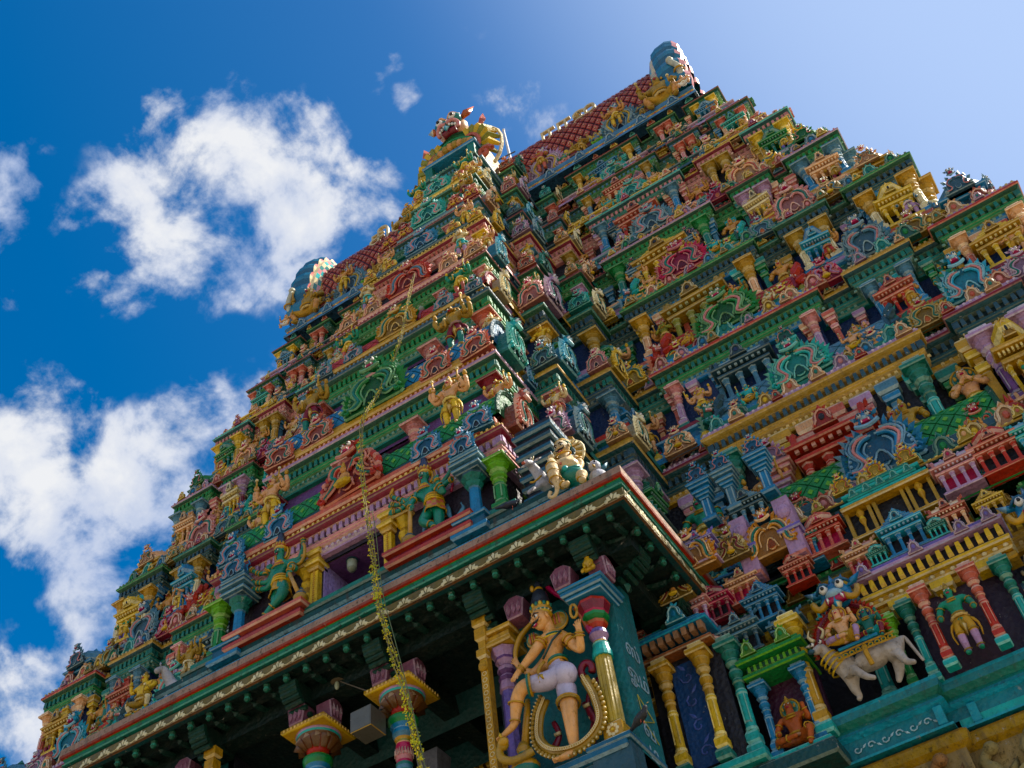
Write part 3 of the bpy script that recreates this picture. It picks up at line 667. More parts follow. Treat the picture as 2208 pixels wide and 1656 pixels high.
def storey_profile(t, extra=0):
    z0, z1 = t['z0'], t['z1']; H = z1 - z0; f = z0 + t['fl'] * H; h = z1 - t['hd'] * H; F = f - z0; K = z1 - h
    b1, b2, wl = t['b1'], t['b2'], t['wall']; P = []
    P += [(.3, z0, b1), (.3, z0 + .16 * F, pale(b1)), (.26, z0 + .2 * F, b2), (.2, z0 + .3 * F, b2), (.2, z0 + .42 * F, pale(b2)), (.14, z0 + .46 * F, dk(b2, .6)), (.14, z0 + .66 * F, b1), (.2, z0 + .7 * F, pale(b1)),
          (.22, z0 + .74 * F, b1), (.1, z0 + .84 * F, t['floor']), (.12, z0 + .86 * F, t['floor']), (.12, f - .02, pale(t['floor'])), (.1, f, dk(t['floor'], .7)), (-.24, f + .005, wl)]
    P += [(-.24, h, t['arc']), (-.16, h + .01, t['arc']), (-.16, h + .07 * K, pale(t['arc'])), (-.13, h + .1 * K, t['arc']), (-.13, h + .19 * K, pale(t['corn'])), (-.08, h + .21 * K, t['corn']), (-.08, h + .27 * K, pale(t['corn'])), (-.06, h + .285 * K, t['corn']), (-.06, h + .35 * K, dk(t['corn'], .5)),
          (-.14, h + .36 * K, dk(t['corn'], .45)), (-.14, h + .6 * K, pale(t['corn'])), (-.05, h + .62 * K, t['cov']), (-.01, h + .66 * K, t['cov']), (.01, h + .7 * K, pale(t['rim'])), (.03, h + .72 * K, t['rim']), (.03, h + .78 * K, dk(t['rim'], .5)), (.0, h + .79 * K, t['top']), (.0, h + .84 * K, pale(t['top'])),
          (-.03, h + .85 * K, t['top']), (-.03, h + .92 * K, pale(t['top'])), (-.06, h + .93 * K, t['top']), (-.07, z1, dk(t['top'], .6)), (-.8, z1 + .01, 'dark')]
    return P, f, h, K
NAMES = ['ground', 'second', 'third', 'fourth', 'fifth', 'sixth', 'seventh', 'eighth', 'topmost']
INST = {}          # kind -> [(mesh geometry, matrix, size)]
def put(kind, g, M, size):
    INST.setdefault(kind, []).append((g, M, size))
STAT = []          # statues: (geometry, matrix, height, look, storey text, place text)
rnd = random.Random(11)
LOOK = [('stand','skin','gold','skin','gold',None),('hip','skin','teal','teal','gold',None),('stand','ochre','ochre','maroon','gold',None),('pray','peach','yellow','yellow','gold','teal'),('hip','peach','gold','peach','gold',None),('lift','skin','red','skin','gold',None),
        ('dance','peach','yellow','peach','yellow','pink'),('stand','gskin','yellow','violet','gold',None),('hip','ochre','turq','turq','ochre',None),('stand','steel','lilac','lilac','cream',None),('sit','peach','red','peach','gold','turq'),('pray','olive','gold','gold','gold',None)]
NH_ = lambda i: (T[i + 1]['z1'] - T[i + 1]['z0']) if i + 1 < len(T) else 1.6
LOOK2 = [('squat','peach','yellow','peach','gold',None),('sit','cream','coral','cream','gold','turq'),('squat','turq','gold','turq','yellow',None),('sit','gold','red','gold','yellow','pink')]
ALT = [{}, {}, dict(corn='gold', den='yellow', cov='ochre', top='lilac', rim='gold', arc='ochre', b1='steel'), dict(corn='green', arc='blue', cov='dgreen', top='lilac', rim='red', floor='maroon', b1='blue'), dict(corn='dteal', arc='blue', cov='dgreen', top='gold', rim='green', floor='coral', b2='gold'), dict(corn='green', arc='teal', cov='dgreen', top='pink', rim='lilac', floor='peach', b1='steel', b2='lilac'),
 dict(corn='teal', arc='teal', cov='dteal', top='lilac', rim='turq', b1='steel', floor='lilac'), dict(corn='green', arc='teal', cov='dgreen', top='peach', rim='maroon', b1='yellow', b2='lilac'), dict(corn='green', arc='green', cov='dgreen', top='coral', rim='maroon', b1='lilac', b2='gold')]
PX = [.55, .8, .6, .68, .74, .8, .82, .85, .85]
for ti, t in enumerate(T):
    z0, z1 = t['z0'], t['z1']; H = z1 - z0; P, f, h, K = storey_profile(t)
    path = main_path(z1, t['bays']); hw = interp(z1, HW); y = Yc(z1); rd = .3
    ta = dict(t, **ALT[ti]); PA = storey_profile(ta)[0]; frs = t['bays']
    inb_ = lambda sg: any(a_ * hw - .03 <= abs((sg[0][0] + sg[1][0]) / 2) <= b_ * hw + .03 for a_, b_ in (frs[0], frs[-1])) if ti != 2 else any(a_ * hw - .03 <= abs((sg[0][0] + sg[1][0]) / 2) <= b_ * hw + .03 for a_, b_ in frs[:1])
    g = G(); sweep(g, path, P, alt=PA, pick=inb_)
    # recessed slots between dentils, guttae, parapet teeth
    dentils(g, path, -.14, h + .37 * K, .075, .22 * K, .125, t['den'], .09)
    dentils(g, path, -.03, h + .86 * K, .05, .06 * K, .1, pale(t['top'], .4), .03)
    dentils(g, path, -.13, h + .11 * K, .06, .07 * K, .11, pale(t['arc'], .5), .02)
    dentils(g, path, .2, z0 + .2 * (f - z0), .05, .1 * (f - z0), .16, pale(t['b2'], .4), .05)
    dentils(g, path, .14, z0 + .47 * (f - z0), .05, .17 * (f - z0), .34, pale(t['b1'], .3), .04)
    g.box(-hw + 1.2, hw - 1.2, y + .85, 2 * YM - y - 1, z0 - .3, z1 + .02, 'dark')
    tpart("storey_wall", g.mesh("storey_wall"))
    ph = h - f
    fr = t['bays']
    ledge = z1 + .01
    nxt = T[ti + 1] if ti + 1 < len(T) else None
    NH = (nxt['z1'] - nxt['z0']) if nxt else 1.6
    pil = t['pil']; sc = ph * .95
    for bi, (a, b) in enumerate(fr):
        x0, x1 = a * hw, b * hw; W = x1 - x0; pc = pil[bi % len(pil)]
        ns = 1 if ti != 1 else .8
        xs = [x0 + .3 * ns, x1 - .3 * ns] if W < 2.2 else [x0 + .35, x1 - .35]
        if W < .8: xs = [(x0 + x1) / 2]
        for x in xs:
            for s in (-1, 1): put('pillar', g_pillar(pc[0], pc[1], t['b1'], ti % 2), TR(s * x, y + .03, f, ph * PX[ti], ph * PX[ti], ph), ph)
        # pavilion and slim posts between
        cx = (x0 + x1) / 2
        if ti == 0 and bi == 2: continue
        pv = t['pav'][bi % len(t['pav'])]
        if ti == 0 and bi in (0, 1): continue
        if W > 2.2:
            ph2 = min(1.08 * ph, 1.7) / 1.15
            for s in (-1, 1):
                put('pavilion', g_pav(pv[0], pv[1], 'dark' if ti != 3 else 'navy', pv[2]), TR(s * cx, y + .1, f, ph2 * 1.15, ph2, ph2), ph2)
                for k in (-1, 1):
                    q = cx + k * W * .25
                    if rnd.random() < .45: put('shrine_post', g_pilaster(('steel','slate','pink','turq','peach')[(ti + bi) % 5], ('slate','blue','lilac','teal','coral')[(ti + bi) % 5]), TR(s * q, y + .1, f, ph * .95), ph * .8)
                    else: STAT.append((rnd.choice(LOOK), s * q, y + .1, f, ph * .78, ti, bi))
        elif W > 1.0:
            for s in (-1, 1): put('pavilion', g_pav(pv[0], pv[1], 'dark' if ti != 3 else 'navy', 0 if ti % 2 else 2), TR(s * cx, y + .08, f, min(ph * .8, W * .6), ph * .8, ph * .78), ph * .8)
        # parapet on the cornice: roofs, arches, domes
        ar = t['arch'][bi % len(t['arch'])] if nxt else None
        if nxt:
            nz = nxt; lat = nz['lat']; ac2 = nz['arch'][bi % len(nz['arch'])]; ku = nz['kudu'][bi % len(nz['kudu'])]; ku2 = nz['kudu'][(bi + 1) % len(nz['kudu'])]
            if nxt is T[1]: pass
            elif W > 2.2:
                rl = W * .82; rh = NH * .3
                if lat:
                    for s in (-1, 1):
                        put('barrel_roof', ('lat', rl, .38, rh * .8, lat), TR(s * cx, y + .62, ledge + NH * .12), rl)
                        g2 = G(); g2.slab(-rl / 2 - .05, rl / 2 + .05, -.5, .2, 0, NH * .06, nz['b1']); g2.slab(-rl / 2, rl / 2, -.43, .2, NH * .06, NH * .12, nz['b2']); put('roof_base', g2, TR(s * cx, y + .62, ledge), rl)
                aw = min(W * .33, NH * .34); 
                for s in (-1, 1):
                    g2 = G(); g2.slab(-.4, .4, -.16, .3, 0, .12, 'gold'); g2.slab(-.33, .33, -.1, .3, .12, .24, 'gold'); g2.slab(-.27, -.2, -.14, .1, .05, .2, 'cream'); g2.slab(.2, .27, -.14, .1, .05, .2, 'cream')
                    put('arch_base', g2, TR(s * cx, y + .34, ledge, aw), aw)
                    put('lion_mask_arch', g_arch(ac2[0], ac2[1], dk(ac2[0], .35), 2), TR(s * cx, y + .22, ledge + .2 * aw, aw * 1.2, aw, aw), aw)
                    for k in (-1, 1):
                        put('finial', g_finial(nz['pav'][bi % 2][0], nz['pav'][bi % 2][1]), TR(s * (cx + k * W * .44), y + .36, ledge, NH * .26), NH * .15)
                        put('dormer_arch', g_kudu(ku2[0], ku2[1]), TR(s * (cx + k * W * .2), y + .22, ledge + .02, NH * .15), NH * .14)
                        put('feathered_lion', g_yali(('steel','turq','teal','red','blue')[(ti + bi) % 5], 'pink'), TR(s * (cx + k * W * .47), y + .5, ledge, NH * .26, NH * .26, NH * .3, rz=-s * k * .5), NH * .2) if ti in (2, 3, 4) else None
                        kw = aw * .5
                        put('dormer_arch', g_arch(ku[0], ku[1], 'orange' if ku[0] == 'peach' else dk(ku[0], .6), 1), TR(s * (cx + k * W * .33), y + .3, ledge + .1, kw * 1.15, kw, kw), kw)
                        if lat and ti in (2, 3, 4): put('feather_fan', ('fan', ('slate','red','turq')[ti - 2] if ti < 5 else 'red'), TR(s * (cx + k * (rl / 2 + .02)), y + .5, ledge + NH * .1, NH * .22, NH * .22, NH * .25), .9)
            elif bi == len(fr) - 1:
                kw = min(W * .75, NH * .36)
                for s in (-1, 1): put('corner_dome_shrine', g_kuta(ac2[0], nz['b1'], ac2[1]), TR(s * cx, y + .55, ledge, kw), kw)
            else:
                kw = min(W * .8, NH * .34)
                for s in (-1, 1):
                    g2 = G(); g2.slab(-.45, .45, -.16, .3, 0, .14, nz['b1']); g2.slab(-.36, .36, -.1, .3, .14, .26, 'gold'); put('arch_base', g2, TR(s * cx, y + .36, ledge, kw), kw)
                    put('lion_mask_arch', g_arch(ac2[0], ac2[1], dk(ac2[0], .35), 1), TR(s * cx, y + .32, ledge + .22 * kw, kw), kw)
    if ti >= 2:
        for bi, (a, b) in enumerate(fr):
            x0, x1 = a * hw, b * hw; W = x1 - x0
            xs = [(x0 + .78, 50), (x1 - .78, 51)] if W > 2.2 else [((x0 + x1) / 2 + .18, 52 + bi)]
            for s in (-1, 1):
                for xx, pc in xs: STAT.append((LOOK[(ti * 5 + bi * 3 + pc + s) % len(LOOK)], s * xx, y - .02, f, ph * .74, ti, pc))
                if W > 2.2 and nxt:
                    for k in (-1, 1): STAT.append((LOOK2[(ti + bi + k + s) % 4], s * ((x0 + x1) / 2 + k * W * .25), y + .22, z1 + NH_(ti) * .1, .72, ti, 60 if k < 0 else 61))
    # recesses: statues, kudus
    rec = [(fr[i][1], fr[i + 1][0]) for i in range(len(fr) - 1)] + [(None, fr[0][0])]
    for ri, (a, b) in enumerate(rec):
        cx = (a + b) / 2 * hw if a is not None else b * hw - .45
        for s in (-1, 1):
            if ti == 1: put('pavilion', g_pav(('red','lilac','turq')[ri % 3], ('coral','pink','blue')[ri % 3], 'crimson', (ri + 1) % 3), TR(s * cx, y + .1, z0 + .15, .8, .8, .78), .8)
            else: STAT.append((rnd.choice(LOOK), s * cx, y + rd - .08, f, ph * .92, ti, 10 + ri))
            if nxt and nxt is not T[1]:
                put('pavilion', g_pav(('steel','coral','yellow','green','lilac')[(ri + ti) % 5], ('slate','peach','gold','teal','pink')[(ri + ti) % 5], 'dark', (ri + ti) % 3), TR(s * cx, y + rd + .32, ledge, NH * .26), NH * .2)
                for k in (-1, 1): put('finial', g_finial('peach' if ti % 2 else 'yellow', 'coral' if ti % 2 else 'green'), TR(s * cx + k * NH * .17, y + rd + .05, ledge, NH * .2), NH * .1)
                ku = nxt['kudu'][(ri + 1) % len(nxt['kudu'])]; kw = NH * .2
                put('dormer_arch', g_arch(ku[0], ku[1], 'orange', 1 if ti < 5 else 0), TR(s * cx, y + rd - .1, ledge, kw * 1.1, kw, kw), kw)
    # slim pilasters and tiny shrines filling the walls and ledges
    st_ = .46 if ti < 5 else .4; xx = interp(z1, HB_) + 1.6; i = 0
    while xx < hw - .2:
        inb = any(a * hw - .05 < xx < b * hw + .05 for a, b in fr); yy = y if inb else y + rd; i += 1
        c1, c2 = (('teal','green'),('steel','blue'),('coral','pink'),('gold','yellow'),('turq','teal'),('lilac','pink'),('peach','coral'))[(i * 3 + ti) % 7]
        for s in (-1, 1):
            if ti not in (0, 1): put('slim_post', g_stub(c1, c2), TR(s * xx, yy + .2, f, ph * .55, ph * .55, ph), ph * .3)
            if nxt and nxt is not T[1]:
                q = (i + ti) % 4; xq = s * (xx + .2); k_ = NH * (.17 if q else .2)
                gg = (g_finial(c1, c2), g_pav(c1, c2, 'dark', i % 3), g_kudu(c2, c1), g_finial('peach' if i % 2 else c2, c1))[q]
                put('tiny_shrine', gg, TR(xq, yy + .38, ledge, k_ * 1.1, k_, k_ * (1.3 if q in (0, 3) else 1)), k_ * .5)
                put('tiny_shrine', g_kudu(c1, c2), TR(s * xx, yy + .16, ledge - .02, k_ * .9), k_ * .4)
        xx += st_
    # small crests along the cornice edge
    sp = .75 if ti < 5 else .6; kz = h + .84 * K
    for i in range(int(hw / sp)):
        x = (i + .5) * sp
        if x < interp(z1, HB_) + 1.5: continue
        inb = any(a * hw - .05 < x < b * hw + .05 for a, b in fr); yy = y if inb else y + rd
        ku = t['kudu'][i % len(t['kudu'])]; kk = .3 if ti < 3 else .26
        for s in (-1, 1):
            put('cornice_crest', g_kudu(ku[0], ku[1]), TR(s * x, yy - .02, kz, kk * (1.15 if i % 2 else .85)), kk * .8)
    # pillars down the right and left flanks
    for k in range(3):
        for s in (-1, 1):
            put('pillar', g_pillar(pil[-1][0], pil[-1][1], t['b1'], 0), TR(s * (hw - .12), y + .5 + k * 1.5, f, ph), ph * .4)
            if nxt and ti != 0: put('corner_dome_shrine', g_kuta(nxt['arch'][k % 2][0], nxt['b1'], 'teal'), TR(s * (hw - .5), y + 1.9 + k * 1.5, ledge, NH * .3), NH * .12)

# ------------------------------------------------------------------ stepped central bay
ZB = [10.9, 13.55, 16.35, 19.5, 21.7, 24.1, 26.0, 28.3, 30.6]
CB = [ # wall, b1, b2, floor, arc, corn, den, cov, top, rim, pil, lattice, arch, kudu
 dict(wall=(.02,.014,.024), b1='dteal', b2='teal', floor='teal', arc='lilac', corn='pink', den='lilac', cov='maroon', top='gold', rim='maroon', pil=('green','lime'), lat=None, arch=('red','teal'), kudu=('turq','pink')),
 dict(wall='purple', b1='coral', b2='dteal', floor='dteal', arc='teal', corn='green', den='teal', cov='dgreen', top='coral', rim='lilac', pil=('red','maroon'), lat=('green','dgreen','lime'), arch=('red','teal'), kudu=('blue','pink')),
 dict(wall='purple', b1='gold', b2='gold', floor='teal', arc='teal', corn='green', den='green', cov='dgreen', top='slate', rim='slate', pil=('peach','coral'), lat=('blue','slate','cream'), arch=('green','teal'), kudu=('coral','teal')),
 dict(wall='dark', b1='gold', b2='ochre', floor='gold', arc='green', corn='green', den='green', cov='dgreen', top='pink', rim='maroon', pil=('lilac','pink'), lat=('red','maroon',None), arch=('gold','teal'), kudu=('steel','pink')),
 dict(wall='dark', b1='pink', b2='teal', floor='pink', arc='pink', corn='pink', den='coral', cov='maroon', top='yellow', rim='gold', pil=('gold','yellow'), lat=None, arch=('red','steel'), kudu=('peach','coral')),
 dict(wall='dteal', b1='slate', b2='steel', floor='cream', arc='teal', corn='teal', den='steel', cov='dteal', top='coral', rim='maroon', pil=('steel','turq'), lat=None, arch=('blue','pink'), kudu=('yellow','red')),
 dict(wall='dteal', b1='steel', b2='teal', floor='steel', arc='teal', corn='green', den='teal', cov='dgreen', top='yellow', rim='teal', pil=('peach','pink'), lat=None, arch=('turq','pink'), kudu=('red','yellow')),
 dict(wall='dark', b1='yellow', b2='steel', floor='steel', arc='steel', corn='teal', den='steel', cov='dteal', top='ochre', rim='teal', pil=('gold','peach'), lat=None, arch=('turq','pink'), kudu=('yellow','red')),
]
def bay_path(z, dw, dy):
    w = interp(z, HB_) + dw; yb = Yb(z) + dy; return [(-w, Yc(z) + 1.0), (-w, yb), (w, yb), (w, Yc(z) + 1.0)]
OPEN = {}
for bi, t in enumerate(CB):
    t = dict(t, z0=ZB[bi], z1=ZB[bi + 1]); t['fl'] = .3 if bi == 0 else .34; t['hd'] = .27
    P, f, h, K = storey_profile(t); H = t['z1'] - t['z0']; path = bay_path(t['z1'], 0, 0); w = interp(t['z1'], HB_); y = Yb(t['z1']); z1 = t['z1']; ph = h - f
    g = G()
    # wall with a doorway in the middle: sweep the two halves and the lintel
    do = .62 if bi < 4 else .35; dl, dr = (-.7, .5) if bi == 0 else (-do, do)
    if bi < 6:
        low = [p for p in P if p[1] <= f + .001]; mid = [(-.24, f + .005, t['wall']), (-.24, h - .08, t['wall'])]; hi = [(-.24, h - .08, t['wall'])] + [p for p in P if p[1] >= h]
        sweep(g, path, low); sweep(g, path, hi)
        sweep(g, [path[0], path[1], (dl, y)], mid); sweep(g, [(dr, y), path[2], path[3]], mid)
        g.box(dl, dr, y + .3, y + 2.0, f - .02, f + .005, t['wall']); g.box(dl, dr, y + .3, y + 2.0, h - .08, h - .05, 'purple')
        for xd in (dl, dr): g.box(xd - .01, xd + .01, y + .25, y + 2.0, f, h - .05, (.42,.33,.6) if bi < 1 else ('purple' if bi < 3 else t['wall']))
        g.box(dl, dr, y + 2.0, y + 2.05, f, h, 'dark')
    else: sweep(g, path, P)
    dentils(g, path, -.14, h + .37 * K, .075, .22 * K, .12, t['den'], .09); dentils(g, path, -.03, h + .86 * K, .05, .06 * K, .1, pale(t['top'], .4), .03)
    dentils(g, path, -.13, h + .11 * K, .06, .07 * K, .11, pale(t['arc'], .5), .02)
    tpart("central_bay_storey", g.mesh("central_bay_storey"))
    for s in (-1, 1):
        put('pillar', g_pillar(*t['pil'], t['b1'], bi % 2), TR(s * (w - .2), y + .1, f, ph), ph * 1.2)
        put('pillar', g_pillar(*t['pil'], t['b1'], bi % 2), TR(s * (w - .2), y + 1.1, f, ph), ph * .5)
        if bi: put('pillar', g_pillar('coral' if bi % 2 else 'steel', 'pink', t['b1'], 0), TR(s * (do + .12), y + .12, f, ph), ph * .5)
    # parapet of this storey (stands on its cornice)
    if bi < 7:
        n = CB[bi + 1]; NH = ZB[bi + 2] - ZB[bi + 1]; lz = z1 + .01
        if n['lat']:
            for s in (-1, 1):
                rl = w - do * .9; put('barrel_roof', ('lat', rl, .4, NH * .26, n['lat']), TR(s * (do * .8 + rl / 2), y + .5, lz + NH * .1), rl * 1.5)
        g2 = G(); g2.slab(-w + .1, w - .1, -.05, .8, 0, NH * .05, n['b1']); g2.slab(-w + .18, w - .18, .02, .8, NH * .05, NH * .1, n['b2']); tpart("parapet_base", g2.mesh("parapet_base"), TR(0, y + .05, lz))
        aw = min(NH * .38, w * .6)
        put('lion_mask_arch', g_arch(n['arch'][0], n['arch'][1], dk(n['arch'][0], .4), 2), TR(-.02 if bi else .0, y + .08, lz + .12, aw * 1.2, aw, aw), aw * 1.5)
        for s in (-1, 1):
            kw = aw * .5
            put('dormer_arch', g_arch(*n['kudu'], 'dark', 1), TR(s * w * .52, y + .05, lz + .05, kw * 1.2, kw, kw * 1.1), kw * 1.3)
            put('dormer_arch', g_arch(*n['kudu'], 'dark', 1), TR(s * w * .86, y + .02, lz, kw * 1.1, kw, kw), kw * 1.3)
            # pieces that face sideways over the edge
            cc = ('coral','turq','cream','sky','yellow','peach','cream')[bi % 7]
            put('lion_mask_arch', g_arch(cc, 'teal', 'dark', 2), TR(s * (w + .04), y + .5, lz, aw * .5, aw * 1.0, aw * .95, rz=s * math.pi / 2), aw * 1.4)
            put('dormer_arch', g_arch('blue' if bi % 2 else 'coral', 'teal', 'dark', 1), TR(s * (w + .0), y + 1.35, lz, kw, kw, kw, rz=s * math.pi / 2), kw)
            if bi >= 0:
                STAT.append(((('lift','peach','yellow','yellow','gold','ochre'), ('hip','ochre','maroon','teal','gold','olive'), ('hip','gskin','yellow','coral','yellow','gold'), ('pray','cream','turq','lilac','gold','gold'))[bi % 4], s * w * .66, y + .22, lz + NH * .22, NH * .5, bi + 1, 20))
    if 0 < bi < 8:
        for s in (-1, 1):
            STAT.append(((('stand','cream','yellow','cream','gold',None), ('hip','peach','gold','cream','yellow','turq'), ('pray','cream','teal','peach','gold',None))[bi % 3], s * (w - .02), y - .02, f, ph * .92, bi, 22))
            STAT.append(((('stand','yellow','cream','yellow','gold',None), ('hip','cream','coral','cream','yellow',None))[bi % 2], s * (w + .5), y + 1.05, f + .45, ph * .85, bi, 23))
    # flanking steps
    for (dw, dy, dz, tag_) in ((.62, 1.15, .45, 0), (1.3, 2.05, .9, 1)):
        if bi > 6 and tag_: continue
        zz = z1 + dz; t2 = dict(t, z0=t['z0'] + dz, z1=zz); mt = T[min(8, bi + 2 if bi < 7 else 8)]
        for k in ('wall','b1','b2','arc','corn','den','cov','top','rim','floor'): t2[k] = mt[k]
        t2['wall'] = 'navy' if bi < 4 else 'dark'
        if bi < 2: t2['corn'] = t2['arc'] = 'teal' if tag_ == 0 else 'slate'; t2['top'] = 'ochre'; t2['rim'] = 'gold'
        P2, f2, h2, K2 = storey_profile(t2)
        if bi == 0: P2 = [(-.24, 9.8, 'dteal')] + P2
        p2 = bay_path(zz, dw, dy); g = G(); sweep(g, p2, P2)
        p3 = [p2[0], p2[1]], [p2[2], p2[3]]
        for q in p3 + ([(p2[1]), (-interp(z1, HB_), p2[1][1])], [(interp(z1, HB_), p2[2][1]), p2[2]]):
            dentils(g, q, -.14, h2 + .37 * K2, .075, .22 * K2, .12, t2['den'], .09); dentils(g, q, -.13, h2 + .11 * K2, .06, .07 * K2, .11, pale(t2['arc'], .5), .02)
        tpart("flanking_storey", g.mesh("flanking_storey"))
        w2 = interp(zz, HB_) + dw; y2 = Yb(zz) + dy; ph2 = h2 - f2
        for s in (-1, 1):
            pcs = mt['pil'][tag_]
            put('pillar', g_pillar(pcs[0], pcs[1], t2['b1'], 0), TR(s * (w2 - .17), y2 + .12, f2, ph2), ph2 * .8)
            put('pillar', g_pillar(pcs[0], pcs[1], t2['b1'], 0), TR(s * (w2 - .17), y2 + .8, f2, ph2), ph2 * .3)
            put('pavilion', g_pav('steel' if bi % 2 else 'teal', 'blue' if bi % 2 else 'green', 'navy', bi % 3), TR(s * (w2 - .12), y2 + .5, f2, ph2 * .55, ph2 * .7, ph2 * .75, rz=s * math.pi / 2), ph2 * .5)
            NH = H; kw = NH * (.36 if tag_ == 0 else .28); cc = (('steel','cream'),('sky','yellow'),('lilac','cream'),('teal','peach'))[bi % 4][tag_]
            put('lion_mask_arch', g_arch(cc, 'teal', 'dark', 2 if bi < 4 else 1), TR(s * (w2 - .0), y2 + .35, zz, kw * .6, kw, kw * .9, rz=s * math.pi / 2), kw * 1.3)
            cc = (('lilac','peach'),('steel','pink'),('pink','turq'),('coral','peach'))[bi % 4][tag_]
            put('dormer_arch', g_arch(cc, 'teal', 'dark', 1), TR(s * (w2 - .22), y2 + .02, zz, kw * .6), kw * .8)
# ------------------------------------------------------------------ place the collected parts
MC = {}
def g_fan(c):
    g = G(); c2 = pale(c, .5)
    for k in range(8):
        a0 = math.pi * (-.1 + 1.2 * k / 8); a1 = math.pi * (-.1 + 1.2 * (k + .9) / 8); am = (a0 + a1) / 2; r0 = .45; r1 = 1.0
        g.tube([(0, r0 * .5 * math.cos(am), .3 + r0 * math.sin(am)), (.12, .42 * math.cos(am), .35 + .7 * r1 * math.sin(am)), (.3, .55 * math.cos(am), .3 + .95 * r1 * math.sin(am))], [.12, .13, .07], c, 5)
    g.box(-.05, .05, -.3, .3, 0, .6, dk(c, .4)); return g
def build(spec):
    k = id(spec) if isinstance(spec, G) else spec
    if k not in MC:
        if isinstance(spec, tuple):
            if spec[0] == 'lat': g = g_lattice(spec[1], spec[2], spec[3], spec[4][0], spec[4][1], spec[4][2])
            else: g = g_fan(spec[1])
        else: g = spec
        MC[k] = [g, None]
    return MC[k]
def vis_size(M, s):
    d = (M.translation - Vector((8.2, 0, 0))).length; x = M.translation.x
    return s / d
rj = random.Random(21)
for kind, lst in INST.items():
    if kind not in ('barrel_roof', 'roof_base'):
        j = .03 if 'pillar' in kind or kind == 'slim_post' else .07
        lst[:] = [(a, M @ Matrix.Rotation(rj.uniform(-j, j) * (1 if j > .05 else .3), 4, 'Z') @ Matrix.Rotation(rj.uniform(-j, j) * .4, 4, 'Y') @ Matrix.Diagonal((1 + rj.uniform(-j, j), 1, 1 + rj.uniform(-j, j), 1)), z) for a, M, z in lst]
    lst.sort(key=lambda q: -vis_size(q[1], q[2]))
    rest = G()
    for i, (spec, M, size) in enumerate(lst):
        e = build(spec)
        if i < 100:
            if e[1] is None: e[1] = e[0].mesh(kind)
            tpart(kind, e[1], M)
        else: rest.merge(e[0], M)
    if rest.v: tpart(kind, rest.mesh(kind), kind='stuff')
print({k: len(v) for k, v in INST.items()}, 'statues', len(STAT))
CN = dict(skin='tan', ochre='ochre', peach='peach', gskin='green', steel='grey-blue', olive='olive', gold='gold', teal='teal')
PN = dict(stand='upright', hip='swaying', pray='praying', lift='arms-raised', dance='dancing', sit='seated', squat='squatting')
ORD = ['lowest', 'balcony', 'second', 'third', 'fourth', 'fifth', 'sixth', 'seventh', 'top']
BO = ['doorway', 'second', 'third', 'fourth', 'fifth', 'sixth', 'seventh', 'eighth', 'top']
SM = {}; seen = {}
for (lk, x, y, z, h, ti, pos) in STAT[:285]:
    if ti == 0 and 4.5 < x < 8.5: continue
    if lk not in SM: SM[lk] = g_statue(*lk).mesh("statue", smooth=True)
    side = 'right' if x > 0 else 'left'
    if pos in (22, 23): wh = f"at the {side} {'flanking step' if pos == 23 else 'front corner'} of the central bay, {BO[ti]} level"
    elif 20 <= pos < 30: wh = f"at the {side} edge of the central bay, {BO[ti]} level"
    elif pos >= 60: wh = f"above the {side} wide-bay cornice, {ORD[ti]} storey, {'inner' if pos == 60 else 'outer'} one"
    elif pos >= 52: wh = f"beside the {('wide', 'narrow', 'corner')[min(2, pos - 52)]}-bay shrine, {ORD[ti]} storey, {side} half"
    elif pos >= 50: wh = f"by the {'inner' if pos == 50 else 'outer'} pillar of the {side} wide bay, {ORD[ti]} storey"
    elif pos >= 10: wh = f"in {('the outermost', 'the middle', 'the innermost')[min(2, pos - 10)] if pos != 10 else 'an outer'} recess, {ORD[ti]} storey, {side} half"
    else: wh = f"on the {'inner' if abs(x) < interp(z, HW) * .52 else 'outer'} side of the wide {side} bay, {ORD[ti]} storey"
    link("statue", SM[lk], TR(x, y, z, h * .9), None, label=f"{CN.get(lk[1], lk[1])} {PN[lk[0]]} statue {wh}", category="statue", group="small painted statues on the tower")
# ------------------------------------------------------------------ entrance porch
porch = empty("entrance_porch", (0, 11, -1.6), "dark green entrance porch with flower-banded canopy projecting from the foot of the tower", "porch")
PW = Matrix.Translation((0, -11, 1.6))
def pp(name, g, M=None, mat=None, **k): return link(name, g.mesh(name, mat) if isinstance(g, G) else g, PW @ (M or Matrix.Identity(4)), porch, **k)
cp = [(-4.72, 13.2), (-4.72, 10.03), (4.72, 10.03), (4.72, 13.2)]
g = G()
sweep(g, cp, [(-.12, 10.175, 'dteal'), (-.04, 10.17, 'brown'), (-.015, 10.18, 'brown'), (-.02, 10.345, 'brown'), (-.07, 10.36, (.02,.016,.025)), (-.07, 10.40, 'teal'), (-.01, 10.405, pale('teal', .3)), (.0, 10.42, 'teal'), (-.03, 10.45, pale('teal', .4)), (-.03, 10.458, 'teal'), (-.01, 10.49, 'green'), (-.01, 10.515, 'red'), (.03, 10.52, (.25,.07,.05)), (.035, 10.56, (.3,.2,.15)), (.035, 10.67, (.2,.17,.13)), (-.6, 10.68, (.1,.09,.07))])
pp("canopy_slab", g, None, WORN)
